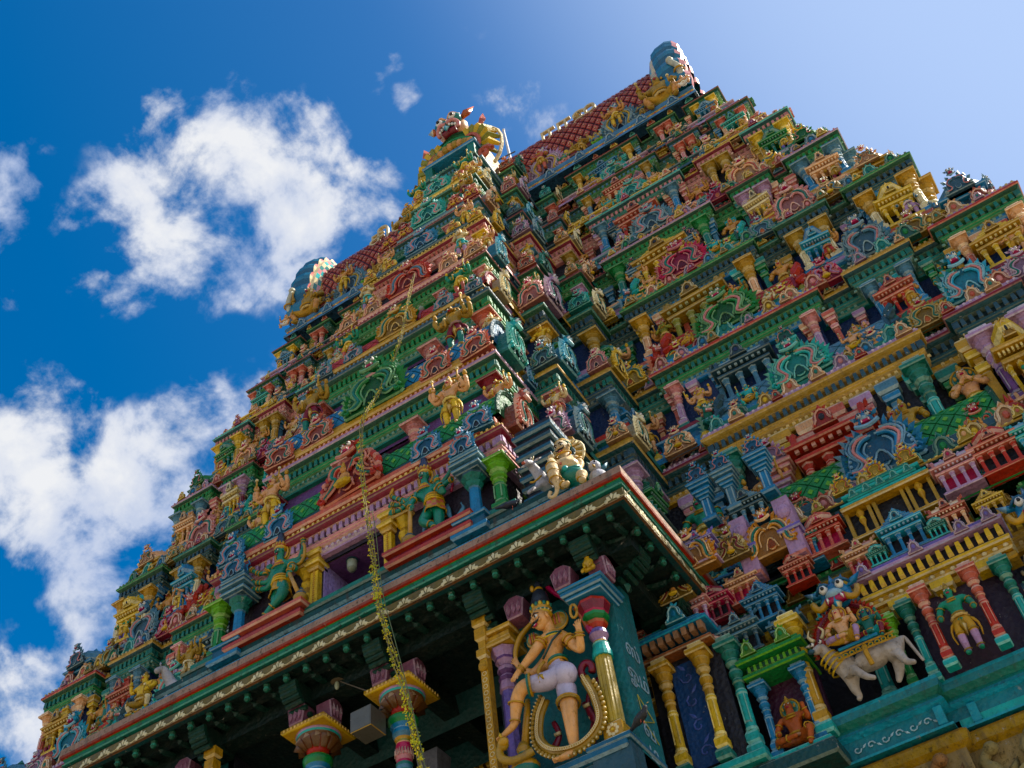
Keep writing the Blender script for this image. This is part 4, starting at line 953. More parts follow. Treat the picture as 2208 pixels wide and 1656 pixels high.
# flower band: fleur motifs in cream on olive
g = G(); 
for i in range(len(cp) - 1):
    a, b = cp[i], cp[i + 1]; dx, dy = b[0] - a[0], b[1] - a[1]; L_ = math.hypot(dx, dy); dx /= L_; dy /= L_; nx, ny = dy, -dx
    A = (a[0] - nx * .015, a[1] - ny * .015); n = int(L_ / .34)
    z0, z1 = 10.19, 10.335; q = lambda s, z, o=0.0: (a[0] + dx * s + nx * (-.012 + o), a[1] + dy * s + ny * (-.012 + o), z)
    g.add([q(0, z0), q(L_, z0), q(L_, z1), q(0, z1)], [(0, 1, 2, 3)], (.13, .1, .03))
    g.add([q(0, z0 - .008, .006), q(L_, z0 - .008, .006), q(L_, z0 + .006, .006), q(0, z0 + .006, .006)], [(0, 1, 2, 3)], (.3, .2, .1))
    for k in range(n):
        s0 = L_ * (k + .5) / n; cc = (.62, .56, .36)
        for an, r, w in ((-1.25, .085, .045), (-.66, .1, .045), (0, .11, .05), (.66, .1, .045), (1.25, .085, .045)):
            c0, s1 = math.cos(an), math.sin(an); P0 = (s0 + .02 * s1, z0 + .03)
            tipx, tipz = s0 + r * s1 * 1.25, z0 + .03 + r * c0
            wx, wz = w * .5 * c0, -w * .5 * s1; mx_, mz = P0[0] * .35 + tipx * .65, P0[1] * .35 + tipz * .65
            g.add([q(P0[0], P0[1], .008), q(mx_ + wx, mz + wz, .012), q(tipx, tipz, .008), q(mx_ - wx, mz - wz, .012), q(mx_, mz, .018)], [(0, 1, 4), (1, 2, 4), (2, 3, 4), (3, 0, 4)], cc)
        for sg in (-1, 1):
            g.ball(q(s0 + sg * .085, z0 + .035, .006), (.03, .012, .03) if dx else (.012, .03, .03), cc, 6, 4)
        g.tube([q(s0 + .085, z0 + .03, .008), q(s0 + .17, z0 + .012, .008), q(s0 + .34 - .085, z0 + .03, .008)], .007, cc, 4)
pp("flower_band", g)
# underside: coffered soffit, joists ending in lotus drops
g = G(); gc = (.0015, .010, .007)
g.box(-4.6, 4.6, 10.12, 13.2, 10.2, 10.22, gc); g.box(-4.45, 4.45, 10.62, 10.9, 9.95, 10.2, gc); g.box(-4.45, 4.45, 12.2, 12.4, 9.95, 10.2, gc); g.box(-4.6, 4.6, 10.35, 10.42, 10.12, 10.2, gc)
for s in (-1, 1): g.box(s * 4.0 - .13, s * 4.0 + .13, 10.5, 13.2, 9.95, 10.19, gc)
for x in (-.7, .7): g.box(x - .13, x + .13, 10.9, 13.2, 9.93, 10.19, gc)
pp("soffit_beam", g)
g = G()
g.tube(qb((0, .45, -.02), (0, .1, -.14), (0, .0, -.02), 4), [.05, .05, .045, .04, .035], (.003,.03,.02), 6)
g.lathe([(.02, -.13, (.012,.09,.05)), (.045, -.1, pale('teal', .2)), (.035, -.06, (.01,.07,.04)), (.05, -.03, (.012,.08,.05)), (.04, .02, gc)], 7, 0, 0)
dm_ = g.mesh("lotus_drop")
for i in range(27): pp("lotus_drop", dm_, TR(-4.4 + i * 8.8 / 26, 10.2, 10.2))
for i in range(7): pp("lotus_drop", dm_, TR(4.55, 10.65 + i * .36, 10.2, rz=math.pi / 2)); pp("lotus_drop", dm_, TR(-4.55, 10.65 + i * .36, 10.2, rz=-math.pi / 2))
g = G()      # ribbed rolled bracket under the beam
for k in range(7):
    a = k / 6; g.tube([(-.14, -.34 + .34 * a * a, .1 - .34 * a), (.14, -.34 + .34 * a * a, .1 - .34 * a)], .04, (.003, .035, .02), 6)
g.box(-.13, .13, -.28, .3, -.1, .16, (.002,.016,.01)); g.leaf((0, -.02, -.24), (0, 0, -.14), .16, .06, (.01,.07,.04))
bm_ = g.mesh("roll_bracket")
for x in (-3.9, -2.3, -.7, .7, 2.3, 3.9): pp("roll_bracket", bm_, TR(x, 10.62, 9.98))
for s in (-1, 1):
    for yy in (11.0, 12.2): pp("roll_bracket", bm_, TR(s * 4.1, yy, 9.98, rz=s * math.pi / 2))
# big lotus columns
g = G(); p_ = pale('gold', .4)
g.slab(-.36, .36, -.36, .36, 0, .09, 'gold', 'yellow'); 
for i in range(11):
    for (cx, cy) in ((-.3 + .06 * i, -.362),): g.ball((cx, cy, .045), (.02, .01, .025), p_, 6, 4)
    g.ball((.362, -.3 + .06 * i, .045), (.01, .02, .025), p_, 6, 4)
n = 24
g.lathe([(.09, -3.2, 'gold'), (.09, -1.45, 'blue'), (.1, -1.4, 'gold'), (.1, -1.12, 'teal'), (.11, -1.1, 'steel'), (.105, -1.04, 'teal'), (.11, -1.0, 'crimson'), (.1, -.96, 'pink'), (.115, -.86, 'crimson'), (.1, -.72, 'peach'), (.1, -.7, 'olive'), (.09, -.67, 'gold'), (.12, -.64, 'steel'), (.145, -.58, 'blue'), (.145, -.53, pale('blue')), (.13, -.5, 'blue'),
         (.17, -.46, 'green'), (.2, -.4, 'green'), (.2, -.35, 'lime'), (.15, -.31, 'orange'), (.14, -.3, 'red'), (.16, -.2, 'orange'), (.2, -.16, 'coral'), (.27, -.1, 'brown'), (.29, -.06, 'turq'), (.3, -.03, 'lilac'), (.31, -.01, 'lilac'), (.31, .0, 'gold')], n)
for k in range(12):
    a = 2 * math.pi * k / 12; ca, sa = math.cos(a), math.sin(a); w = (-sa * .07, ca * .07)
    r0, r1 = .17, .3
    g.add([(ca * .17 + w[0] * .5, sa * .17 + w[1] * .5, -.24), (ca * .17 - w[0] * .5, sa * .17 - w[1] * .5, -.24), (ca * .28 - w[0], sa * .28 - w[1], -.12), (ca * .33, sa * .33, -.18), (ca * .28 + w[0], sa * .28 + w[1], -.12), (ca * .27, sa * .27, -.04)], [(0, 1, 2, 3), (0, 3, 4), (2, 5, 3), (3, 5, 4)], ['brown', 'brown', 'brown', (.3,.2,.12)])
for k in range(10):
    a = 2 * math.pi * k / 10; g.ball((.1 * math.cos(a), .1 * math.sin(a), -1.25), (.022, .022, .09), pale('gold', .5), 5, 4)
    g.tube([(.118 * math.cos(a + t), .118 * math.sin(a + t), -.86 + .06 * math.sin(t * 20)) for t in [i * .1 for i in range(7)]], .006, pale('pink', .6), 4)
cm_ = g.mesh("lotus_column", GLOSS, True)
g = G(); g.relief([(-.11, 0), (.11, 0), (.15, .26), (.06, .34), (-.06, .34), (-.15, .26)], -.12, .12, (.17,.07,.1), (.32,.2,.24), .02)
for k in (-1, 0, 1): g.leaf((k * .07, -.125, .04), (k * .01, 0, .22), .07, .03, (.26,.13,.17), (.4,.28,.3))
km_ = g.mesh("bracket_block")
for x in (-.69, .69):
    pp("lotus_column", cm_, TR(x + .08, 10.85, 9.5)); pp("bracket_block", km_, TR(x - .05, 10.62, 9.6)); pp("bracket_block", km_, TR(x + .3, 10.8, 9.6, rz=math.pi / 2))
# plain inner columns
g = G(); g.slab(-.13, .13, -.13, .13, -1.7, 8.6, (.16,.16,.18)); g.slab(-.2, .2, -.2, .2, 8.6, 8.8, (.16,.16,.18)); g.lathe([(.14, 8.8, (.15,.15,.17)), (.22, 9.2, (.15,.15,.17)), (.25, 9.4, (.15,.15,.17))], 4)
im_ = g.mesh("inner_column")
for x in (-1.2, .4, 2.0): pp("inner_column", im_, TR(x, 12.1, 0))
# corner piers with niches
for s in (-1, 1):
    pier = G(); tw = (.012, .14, .15)
    x0, x1 = sorted((s * 2.2, s * 3.92))
    pier.box(x0, x1, 10.95, 11.25, 7.3, 9.95, tw); pier.box(*sorted((s * 3.6, s * 3.95)), 10.85, 11.45, 4.0, 9.95, tw); pier.box(x0, x1, 10.95, 11.45, -1.6, 7.3, 'dteal')
    pier.box(*sorted((s * 2.18, s * 2.3)), 10.95, 11.3, 7.3, 9.95, 'dark')
    pp("niche_wall", pier)
    b = G(); bl = (.03, .12, .2)
    for (e, za, zb, c) in ((.0, 7.3, 7.42, bl), (-.05, 7.18, 7.3, 'slate'), (-.09, 7.0, 7.18, 'dteal'), (.02, 6.88, 7.0, bl), (-.08, 6.3, 6.88, 'slate'), (-.02, 6.1, 6.3, bl)):
        b.slab(x0 - e, x1 + e, 10.5 - e, 11.2, za - .06, zb - .06, c)
    b.slab(*sorted((s * 3.42, s * (3.98))), 10.5, 11.4, 7.34, 7.42, bl); b.slab(*sorted((s * 3.46, s * (3.95))), 10.54, 11.4, 6.9, 7.34, 'slate'); pp("pedestal", b)
    # fluted gold column with stacked capital
    c = G(); nf = 16
    c.slab(-.12, .12, -.12, .12, 7.44, 7.68, 'gold', 'cream')
    for k in range(8): a = math.pi * k / 4; c.ball((.06 * math.cos(a), -.125, 7.56 + .06 * math.sin(a)), (.025, .012, .025), 'cream', 6, 4)
    c.ball((0, -.13, 7.56), (.02, .015, .02), 'yellow', 6, 4)
    for k in range(12): a = 2 * math.pi * k / 12; c.tube([(.085 * math.cos(a), .085 * math.sin(a), 7.68), (.075 * math.cos(a), .075 * math.sin(a), 8.62)], .028, (.45, .33, .08), 6)
    c.lathe([(.125, 8.6, 'turq'), (.125, 8.66, 'turq'), (.1, 8.78, pale('turq')), (.105, 8.8, 'gold'), (.09, 8.83, 'lilac'), (.085, 8.86, 'lilac'), (.12, 8.93, 'violet'), (.11, 8.99, 'lilac'), (.08, 9.02, 'red')], 16)
    c.lathe([(.09, 9.02, 'red'), (.13, 9.07, 'orange'), (.14, 9.11, 'maroon'), (.11, 9.13, 'green'), (.17, 9.17, 'green'), (.175, 9.21, pale('green', .4)), (.15, 9.22, 'crimson'), (.17, 9.25, 'maroon'), (.21, 9.36, 'red'), (.21, 9.4, 'maroon')], 8)
    c.slab(-.25, .25, -.25, .25, 9.43, 9.48, (.06,.2,.32)); c.slab(-.29, .29, -.29, .29, 9.48, 9.56, (.03,.14,.24)); c.slab(-.31, .31, -.31, .31, 9.56, 9.61, (.06,.22,.36), 'steel')
    pp("fluted_column", c, TR(s * 3.74, 10.72, 0), GLOSS)
    pp("bracket_block", km_, TR(s * 3.52, 10.5, 9.6)); pp("bracket_block", km_, TR(s * 3.98, 10.62, 9.6, rz=s * math.pi / 2)); pp("bracket_block", km_, TR(s * 2.75, 10.62, 9.6))
    # inner side: purple octagonal column and gold ring-chain strip
    c = G(); c.lathe([(.1, 7.0, 'violet'), (.095, 8.75, 'lilac'), (.12, 8.77, 'lilac'), (.1, 8.9, 'purple'), (.12, 8.95, 'lilac'), (.08, 9.0, 'purple'), (.12, 9.05, 'lilac'), (.12, 9.1, 'purple'), (.09, 9.13, 'lilac'), (.14, 9.2, 'purple'), (.14, 9.24, 'lilac'), (.19, 9.36, 'purple')], 8)
    c.slab(-.22, .22, -.22, .22, 9.37, 9.44, 'gold'); c.slab(-.19, .19, -.19, .19, 9.44, 9.55, 'gold'); c.slab(-.24, .24, -.24, .24, 9.55, 9.62, 'gold')
    pp("octagonal_column", c, TR(s * 2.42, 10.75, 0))
    c = G(); c.slab(-.05, .05, -.06, .06, 6.9, 9.85, 'gold', 'yellow'); c.slab(-.08, .08, -.09, .06, 9.5, 9.72, 'gold'); c.slab(-.1, .1, -.1, .06, 9.72, 9.9, 'gold')
    for k in range(22): ring(c, (0, -.065, 7.0 + k * .095), (0, 1, 0), .03, .007, 'cream', 8, 4)
    c.slab(-.07, .07, -.1, 0, 9.22, 9.38, 'gold', 'cream'); c.ball((0, -.08, 9.1), (.07, .04, .08), 'gold', 8, 5)
    pp("chain_strip", c, TR(s * 2.23, 10.58, 0))
# white painted Tamil letters on the turquoise side wall
def text_mesh(body, size, depth, col, name):
    cu = bpy.data.curves.new("t", 'FONT'); cu.body = body; cu.size = size; cu.extrude = depth; cu.align_x = 'CENTER'; o = bpy.data.objects.new("t", cu); COL.objects.link(o)
    dg = bpy.context.evaluated_depsgraph_get(); dg.update(); m = o.evaluated_get(dg).to_mesh(); g = G()
    g.add([tuple(v.co) for v in m.vertices], [tuple(p.vertices) for p in m.polygons], col); o.evaluated_get(dg).to_mesh_clear(); bpy.data.objects.remove(o); return g
for i, (ch, z) in enumerate((("\u0BB8\u0BCD", 8.75), ("\u0B93\u0BAE\u0BCD", 8.35), ("\u0BB5", 7.62), ("\u0BAE", 7.32))):
    t = text_mesh(ch, .3, .003, (.3, .42, .48), "letter")
    M = PW @ Matrix.Translation((3.958, 11.14, z)) @ Matrix.Rotation(math.pi / 2, 4, 'Z') @ Matrix.Rotation(math.pi / 2, 4, 'X')
    link("painted_letter", t.mesh("painted_letter"), M, porch)
g = G()
for k, (a, b) in enumerate((((11.0, 8.15), (11.35, 7.95)), ((11.35, 7.95), (11.05, 7.8)), ((11.0, 8.15), (11.05, 7.8)), ((11.05, 7.8), (11.35, 7.65)))): g.tube([(3.958, a[0], a[1]), (3.958, b[0], b[1])], .007, (.4, .38, .1), 4)
pp("painted_diagram", g)
# ---------------- doorway level above the canopy: red plinths, gold door frames, podium
g = G()
sweep(g, [(-3.6, 12.5), (-3.6, 10.45), (3.9, 10.45), (3.9, 12.5)], [(.1, 10.67, 'dteal'), (.1, 10.78, pale('teal', .3)), (.04, 10.8, 'teal'), (.0, 10.9, 'dteal'), (.0, 11.02, 'steel'), (.05, 11.05, 'dteal'), (.05, 11.1, 'blue'), (.03, 11.14, 'dteal'), (-.1, 11.16, 'dteal'), (-.1, 11.3, pale('steel', .3)), (-.06, 11.33, 'dteal'), (-.06, 11.42, 'dteal'), (-1.2, 11.43, 'dteal')])
for p4 in (([(-3.6, 10.45), (3.9, 10.45)]),): dentils(g, p4, .05, 11.06, .03, .035, .05, 'sky', .02)
tpart("canopy_podium", g.mesh("canopy_podium", WORN))
for (xa, xb) in ((.82, 2.3), (-2.15, -.68)):
    g = G(); rr = (.35, .04, .02)
    g.slab(xa, xb, 10.42, 11.0, 11.43, 11.55, rr); g.slab(xa + .06, xb - .06, 10.48, 11.0, 11.55, 11.64, 'maroon'); g.slab(xa - .02, xb + .02, 10.4, 11.0, 11.64, 11.74, 'coral' if xa < 0 else rr); g.slab(xa + .04, xb - .04, 10.46, 11.0, 11.74, 11.8, rr)
    tpart("statue_plinth", g.mesh("statue_plinth", GLOSS))
for s in (-1, 1):
    g = G(); g.slab(-.08, .06, -.1, .1, 11.45, 12.6, 'yellow', 'cream'); 
    for k in range(26): g.ball((-.01, -.105, 11.5 + k * .043), (.022, .012, .016), (.5, .3, .1), 6, 3)
    g.slab(-.12, .1, -.14, .1, 12.6, 12.7, 'gold'); g.slab(-.16, .13, -.18, .1, 12.7, 12.78, 'yellow'); g.slab(-.1, .1, -.14, .1, 12.78, 12.9, 'gold'); g.slab(-.14, .14, -.18, .1, 12.9, 13.0, 'yellow')
    tpart("door_frame", g.mesh("door_frame"), TR(-.79 if s < 0 else .6, 10.95, 0))
    g = G(); g.lathe([(.1, 11.45, 'yellow'), (.09, 12.3, 'ochre'), (.1, 12.4, 'yellow'), (.13, 12.5, 'gold'), (.09, 12.6, 'yellow'), (.17, 12.78, 'gold')], 8); g.slab(-.2, .2, -.2, .2, 12.78, 12.88, 'gold')
    tpart("octagonal_pilaster", g.mesh("octagonal_pilaster"), TR(-1.02 if s < 0 else .84, 11.0, 0))
    g = G(); g.slab(-.3, .3, -.3, .25, 11.3, 11.42, 'blue'); g.slab(-.24, .24, -.24, .25, 11.42, 11.6, (.02,.1,.17)); g.slab(-.28, .28, -.28, .25, 11.6, 11.66, 'blue')
    g.lathe([(.12, 11.66, 'steel'), (.095, 11.75, 'blue'), (.085, 12.35, 'steel'), (.1, 12.38, 'teal'), (.15, 12.46, 'steel'), (.11, 12.5, 'teal'), (.19, 12.58, 'slate'), (.2, 12.61, 'steel')], 8)
    z = 12.61
    for w in (.2, .24, .19, .27, .22, .25): g.slab(-w, w, -w, .2, z, z + .055, 'steel' if w > .22 else 'slate'); z += .055
    g.merge(g_arch('blue', 'pink', 'dark', 1), TR(0, -.2, z, .48))
    tpart("shrine_headed_column", g.mesh("shrine_headed_column"), TR(s * 2.2 + .05, 10.72, .0))
# stepped steel-blue corbels right of the doorway storey
g = G()
for k in range(9):
    e = k * .035; g.slab(2.9, 3.3 + e, 11.0 - e * .6, 11.6, 11.45 + k * .2, 11.45 + k * .2 + .12, 'slate' if k % 2 else (.03,.1,.16)); g.box(2.95, 3.28 + e, 11.04 - e * .6, 11.6, 11.57 + k * .2, 11.65 + k * .2, 'dark')
tpart("corbel_stack", g.mesh("corbel_stack"))
# ---------------- granite base
g = G(); hw = 14.1
basep = [(-hw, 24), (-hw, 12.9), (-4.2, 12.9), (-4.2, 12.65), (4.2, 12.65), (4.2, 12.9), (5.55, 12.9), (5.55, 12.62), (6.95, 12.62), (6.95, 12.78), (8.8, 12.78), (8.8, 13.0), (hw, 13.0), (hw, 24)]
sweep(g, basep, [(0, -1.6, 'stone'), (0, 5.9, dk('stone', .8)), (.12, 6.0, 'stone'), (.12, 6.25, dk('stone', .7)), (.02, 6.3, 'stone'), (.02, 6.95, 'ochre'), (.1, 7.0, (.3, .2, .06)), (.12, 7.1, (.35, .18, .05)), (.06, 7.16, 'dteal'), (-.4, 7.17, 'dteal')])
st_ = link("granite_gate_base", g.mesh("granite_gate_base", STONE), None, None, label="weathered brown granite wall with carved frieze carrying the painted tower", category="stone wall")
g = G(); rr_ = random.Random(3)      # eroded carved frieze figures
for (xa, xb, yy) in ((4.4, 5.5, 12.88), (5.6, 6.9, 12.6), (7.0, 8.75, 12.76), (8.85, 13.5, 12.98)):
    x = xa
    while x < xb - .25:
        h = rr_.uniform(.42, .6); c = tuple(v * rr_.uniform(.8, 1.15) for v in C('stone'))
        g.ball((x + .12, yy - .02, 6.42), (.16, .1, .14), c, 7, 5); g.tube(crv([(x + .1, yy - .04, 6.4), (x + .16, yy - .08, 6.6), (x + .08, yy - .06, 6.75), (x + .18, yy - .08, 6.88)], 3), [.09, .1, .09, .08, .08, .07, .07, .06, .06, .05], c, 7)
        g.ball((x + .2, yy - .1, 6.86), (.09, .08, .08), c, 7, 5); g.leaf((x + .28, yy - .02, 6.5), (rr_.uniform(.1, .2), 0, rr_.uniform(.1, .3)), .14, .1, c, c)
        g.tube(crv([(x + .1, yy - .06, 6.6), (x - .08, yy - .08, 6.5), (x - .12, yy - .06, 6.36)], 3), .045, c, 6); x += rr_.uniform(.38, .5)
link("carved_frieze", g.mesh("carved_frieze", STONE, True), None, st_)
# turquoise podium of the lowest storey with pilasters
g = G(); tq = (.012, .17, .2); tl = (.02, .28, .34)
pod = [(4.3, 12.9), (5.6, 12.9), (5.6, 12.55), (6.92, 12.55), (6.92, 12.75), (8.8, 12.75), (8.8, 13.0), (14, 13.0), (14, 24)]
sweep(g, pod, [(-.3, 7.17, tq), (.05, 7.2, tl), (.05, 7.23, tq), (-.02, 7.24, tq), (-.02, 7.5, 'sky'), (.06, 7.53, tq), (.04, 7.58, 'teal'), (.0, 7.64, 'teal'), (.07, 7.7, tq), (.09, 7.78, tl), (.08, 7.83, tq), (-.5, 7.84, tq)])
for x, yy in ((5.66, 12.5), (6.86, 12.5), (7.2, 12.7), (7.9, 12.7), (8.6, 12.7), (9.3, 12.95)): g.slab(x - .05, x + .05, yy - .02 + .04, yy + .1, 7.24, 7.5, tl, 'sky')
tpart("podium", g.mesh("podium"))
g = G()
for k in range(6):
    x = 5.85 + k * .17; g.tube([(x + .05 * math.cos(a) * (1 - a / 8), 12.555, 7.37 + .05 * math.sin(a) * (1 - a / 8) * (1 if k % 2 else -1)) for a in [i * .8 for i in range(8)]], .009, (.4, .55, .6), 4); g.leaf((x + .06, 12.565, 7.37), (.06, 0, .05 * (-1) ** k), .03, .01, (.4, .55, .6))
tpart("painted_scroll", g.mesh("painted_scroll"))

# ---------------- small shrines around the foot of the right flank
def tp2(name, g, M, mat=None): tpart(name, g.mesh(name, mat), M)
g = G(); br = (.3, .12, .06)
g.slab(-.5, .5, -.3, .4, 0, .06, br); g.slab(-.42, .42, -.2, .4, .06, .14, 'ochre')
for k in range(8): g.box(-.44 + .115 * k, -.37 + .115 * k, -.33, -.2, .15, .27, (.35,.2,.12))
g.slab(-.52, .52, -.36, .4, .27, .33, 'blue', 'sky'); g.slab(-.46, .46, -.3, .4, .33, .39, 'sky'); g.slab(-.4, .4, -.25, .4, .39, .46, 'blue', 'sky'); g.merge(g_kudu('sky', 'blue'), TR(.1, -.3, .4, .35))
g.box(-.5, .5, -.1, .4, -1.8, 0, 'dark')
tp2("niche_canopy", g, TR(4.2, 12.35, 9.3))
g = G(); g.add([(-.2, 0, 0), (.2, 0, 0), (.2, 0, 1.5), (-.2, 0, 1.5)], [(0, 1, 2, 3)], (.01,.05,.16))
for k in range(4):
    V = [((.1 - .012 * i) * math.cos(i * .8 + k) , -.006, .2 + k * .36 + (.1 - .012 * i) * math.sin(i * .8 + k)) for i in range(8)]; g.tube(V, .012, (.12,.16,.4), 4); g.leaf((0, -.004, .3 + k * .36), (.1 * (-1) ** k, 0, .12), .05, .01, (.12,.16,.4), (.12,.16,.4))
tp2("painted_panel", g, TR(4.2, 12.22, 7.7))
for x in (3.93, 4.46): tp2("pillar", g_pillar('yellow', 'gold', 'teal', 2), TR(x, 12.12, 7.6, .75, .75, 1.68))
tp2("pillar", g_pillar('turq', 'teal', 'turq', 2), TR(4.8, 12.3, 7.6, .8, .8, 1.72))
g = G(); g.slab(-.42, .42, -.25, .3, 0, .07, 'green', 'lime'); g.slab(-.36, .36, -.2, .3, .07, .2, 'dgreen', 'lime'); dentils(g, [(-.36, -.2), (.36, -.2)], 0, .09, .04, .08, .08, 'lime', .02); g.slab(-.45, .45, -.3, .3, .2, .27, 'green', 'lime'); g.slab(-.4, .4, -.25, .3, .27, .34, 'green', 'lime')
for x in (-.25, .22): g.merge(g_kudu('lime', 'green'), TR(x, -.28, .28, .26))
tp2("niche_canopy", g, TR(5.3, 12.5, 8.62))
for x in (5.0, 5.55): tp2("pillar", g_pillar('blue', 'blue', 'blue', 0), TR(x, 12.42, 7.55, .6, .6, 1.08))
g = G(); g.box(4.9, 5.7, 12.6, 12.7, 7.4, 8.65, (.05,.012,.03)); g.slab(4.85, 5.7, 12.2, 12.8, 7.4, 7.5, 'turq'); g.slab(3.9, 4.95, 12.05, 12.8, 7.45, 7.58, 'turq'); g.slab(4.0, 5.0, 12.15, 12.8, 7.25, 7.45, 'dteal'); g.slab(4.8, 5.75, 12.1, 12.8, 7.2, 7.4, 'dteal'); tp2("ledge", g, None)
for (x, y, z, s_, c, c2, k, r) in ((3.6,12.35,9.5,.6,'maroon','coral',1,0), (3.55,12.4,10.0,.5,'coral','peach',0,0), (3.75,12.4,8.9,.6,'ochre','gold',1,0), (3.95,12.35,9.82,.62,'turq','teal',1,0), (4.45,12.4,9.7,.55,'lilac','pink',1,0), (4.95,12.55,9.1,.6,'slate','steel',1,0), (5.35,12.6,9.5,.55,'blue','blue',0,0), (5.55,12.6,9.0,.5,'slate','steel',1,0), (4.75,12.5,9.75,.5,'maroon','crimson',2,0), (4.55,12.5,9.1,.45,'pink','lilac',2,0),
    (5.15,12.7,10.0,.5,'coral','peach',1,0), (4.35,12.6,10.25,.55,'pink','coral',1,0), (5.9,12.75,9.95,.45,'red','coral',2,0), (5.5,12.95,11.35,.62,'steel','slate',0,0), (6.0,12.95,10.3,.62,'blue','turq',1,0), (6.38,12.9,10.33,.6,'coral','red',2,0), (8.3,12.9,10.33,.62,'lilac','pink',1,0), (8.85,12.9,10.33,.66,'red','coral',2,0), (9.4,12.9,10.33,.62,'sky','turq',1,0), (10.0,12.9,10.33,.6,'coral','pink',0,0),
    (6.1,12.75,9.3,.42,'turq','teal',0,0), (6.75,12.72,9.62,.5,'coral','peach',1,0), (7.35,12.7,9.62,.62,'blue','sky',0,0), (7.95,12.72,9.62,.5,'peach','coral',1,0), (6.95,12.6,9.6,.28,'turq','teal',2,0), (7.75,12.6,9.6,.28,'turq','teal',2,0), (8.45,12.72,9.6,.4,'gold','yellow',0,0), (4.85,12.2,10.5,.5,'lilac','violet',1,0)):
    tp2("mini_shrine", g_pav(c, c2, 'crimson' if c in ('lilac','coral') else 'dark', k), TR(x, y, z, s_ * 1.1, s_, s_))
# gold-framed gallery between the mini shrines
g = G(); 
g.slab(-.62, .62, -.08, .2, 0, .05, 'gold', 'cream'); g.slab(-.64, .64, -.12, .2, .5, .57, 'gold', 'cream'); g.box(-.6, .6, .06, .2, .05, .5, 'black')
for x in (-.6, -.28, -.2, .2, .28, .58): g.slab(x - .025, x + .025, -.04, .1, .05, .5, 'ochre', 'cream')
for x in (-.42, .42): g.lathe([(.03, .05, 'gold'), (.015, .2, 'gold'), (.05, .3, 'yellow'), (.03, .36, 'gold'), (.06, .42, 'gold'), (.02, .5, 'gold')], 8, x, -.02)
z = .57
for w in (.62, .5, .56, .42): g.slab(-w, w, -.1, .2, z, z + .06, 'turq' if w > .5 else 'teal', 'turq'); z += .07
for x in (-.4, -.2, 0, .2, .4): g.merge(g_kudu('turq', 'teal'), TR(x, -.08, .68, .17))
for x in (-.5, 0, .45): g.merge(g_arch('yellow', 'coral', 'ochre', 0), TR(x, -.05, z, .3))
tp2("gallery", g, TR(7.35, 12.92, 10.33))
# orange and gold arches beside the canopy
for (x, y, z, w, c, ac, inn, lv) in ((5.72,12.7,10.55,.72,(.6,.28,.08),'teal','orange',2), (4.72,12.2,10.45,.66,(.6,.28,.08),'teal','orange',2), (4.38,12.1,10.05,.5,'ochre','maroon','dark',1), (5.2,12.5,10.62,.48,'ochre','maroon','dark',1), (5.0,12.3,9.6,.0001,'red','teal','orange',1)):
    if w > .01: tp2("lion_mask_arch", g_arch(c, ac, inn, lv), TR(x, y, z, w))
g = G()
for x in (5.35, 6.02): g.slab(x - .12, x + .12, 12.6, 12.9, 10.35, 11.4, 'lilac', 'pink'); g.slab(x - .17, x + .17, 12.55, 12.9, 10.75, 10.83, 'violet'); g.ball((x, 12.58, 11.1), (.1, .05, .12), 'lilac', 8, 6)
tp2("lilac_pier", g, None)
for x, c in ((4.95, 'blue'), (5.35, 'steel'), (5.9, 'blue')): tp2("shrine_post", g_pilaster(c, 'blue'), TR(x, 12.9, 11.75, 1.15))
# cornice of the red-pillared pavilion: yellow with a lilac crest
g = G(); g.slab(-.95, .95, .12, .4, -.1, .0, 'ochre', 'gold'); g.slab(-.95, .95, .06, .4, 0, .1, 'gold', 'cream'); g.slab(-.97, .97, .0, .4, .1, .17, 'yellow', 'cream'); dentils(g, [(-.95, .02), (.95, .02)], 0, .18, .07, .13, .12, 'yellow', .07); g.box(-.94, .94, .04, .4, .17, .34, 'dark'); g.slab(-1.0, 1.0, -.1, .4, .34, .4, 'lilac', (.4,.36,.5)); g.slab(-.94, .94, -.06, .4, .4, .47, 'violet', 'lilac')
for k in range(14): g.ball((-.88 + k * .135, .05, .05), (.035, .02, .03), 'cream', 6, 4)
for x in (-.8, -.1, .5, .85): g.merge(g_kudu('lilac', 'violet'), TR(x, -.1, .36, .24))
for x in (-.55, 0, .55): g.slab(x - .14, x + .14, .05, .3, -.14, .02, 'yellow', 'cream')
tp2("pavilion_cornice", g, TR(7.5, 12.6, 9.12))
for (x, y, h, a_, b_, w_) in ((5.62,12.45,1.75,'gold','yellow',.85), (6.98,12.66,1.2,'turq','teal',.6), (7.22,12.5,1.2,'red','coral',.62), (7.84,12.5,1.2,'red','coral',.62), (8.2,12.7,1.25,'turq','teal',.65), (6.72,12.72,1.15,'green','lime',.6), (8.75,12.75,1.3,'turq','dteal',.8)): tp2("pillar", g_pillar(a_, b_, 'turq', 2), TR(x, y, 7.82 if x > 6 else 7.6, w_, w_, h))
for x in (8.45,): tp2("shrine_post", g_pilaster('turq', 'teal'), TR(x, 12.85, 7.85, .9))
g = G(); g.box(6.9, 8.3, 12.86, 12.9, 7.85, 9.1, (.02,.01,.025)); g.box(7.2, 7.85, 12.8, 12.84, 7.85, 9.0, (.03,.012,.02)); tp2("niche_back", g, None)
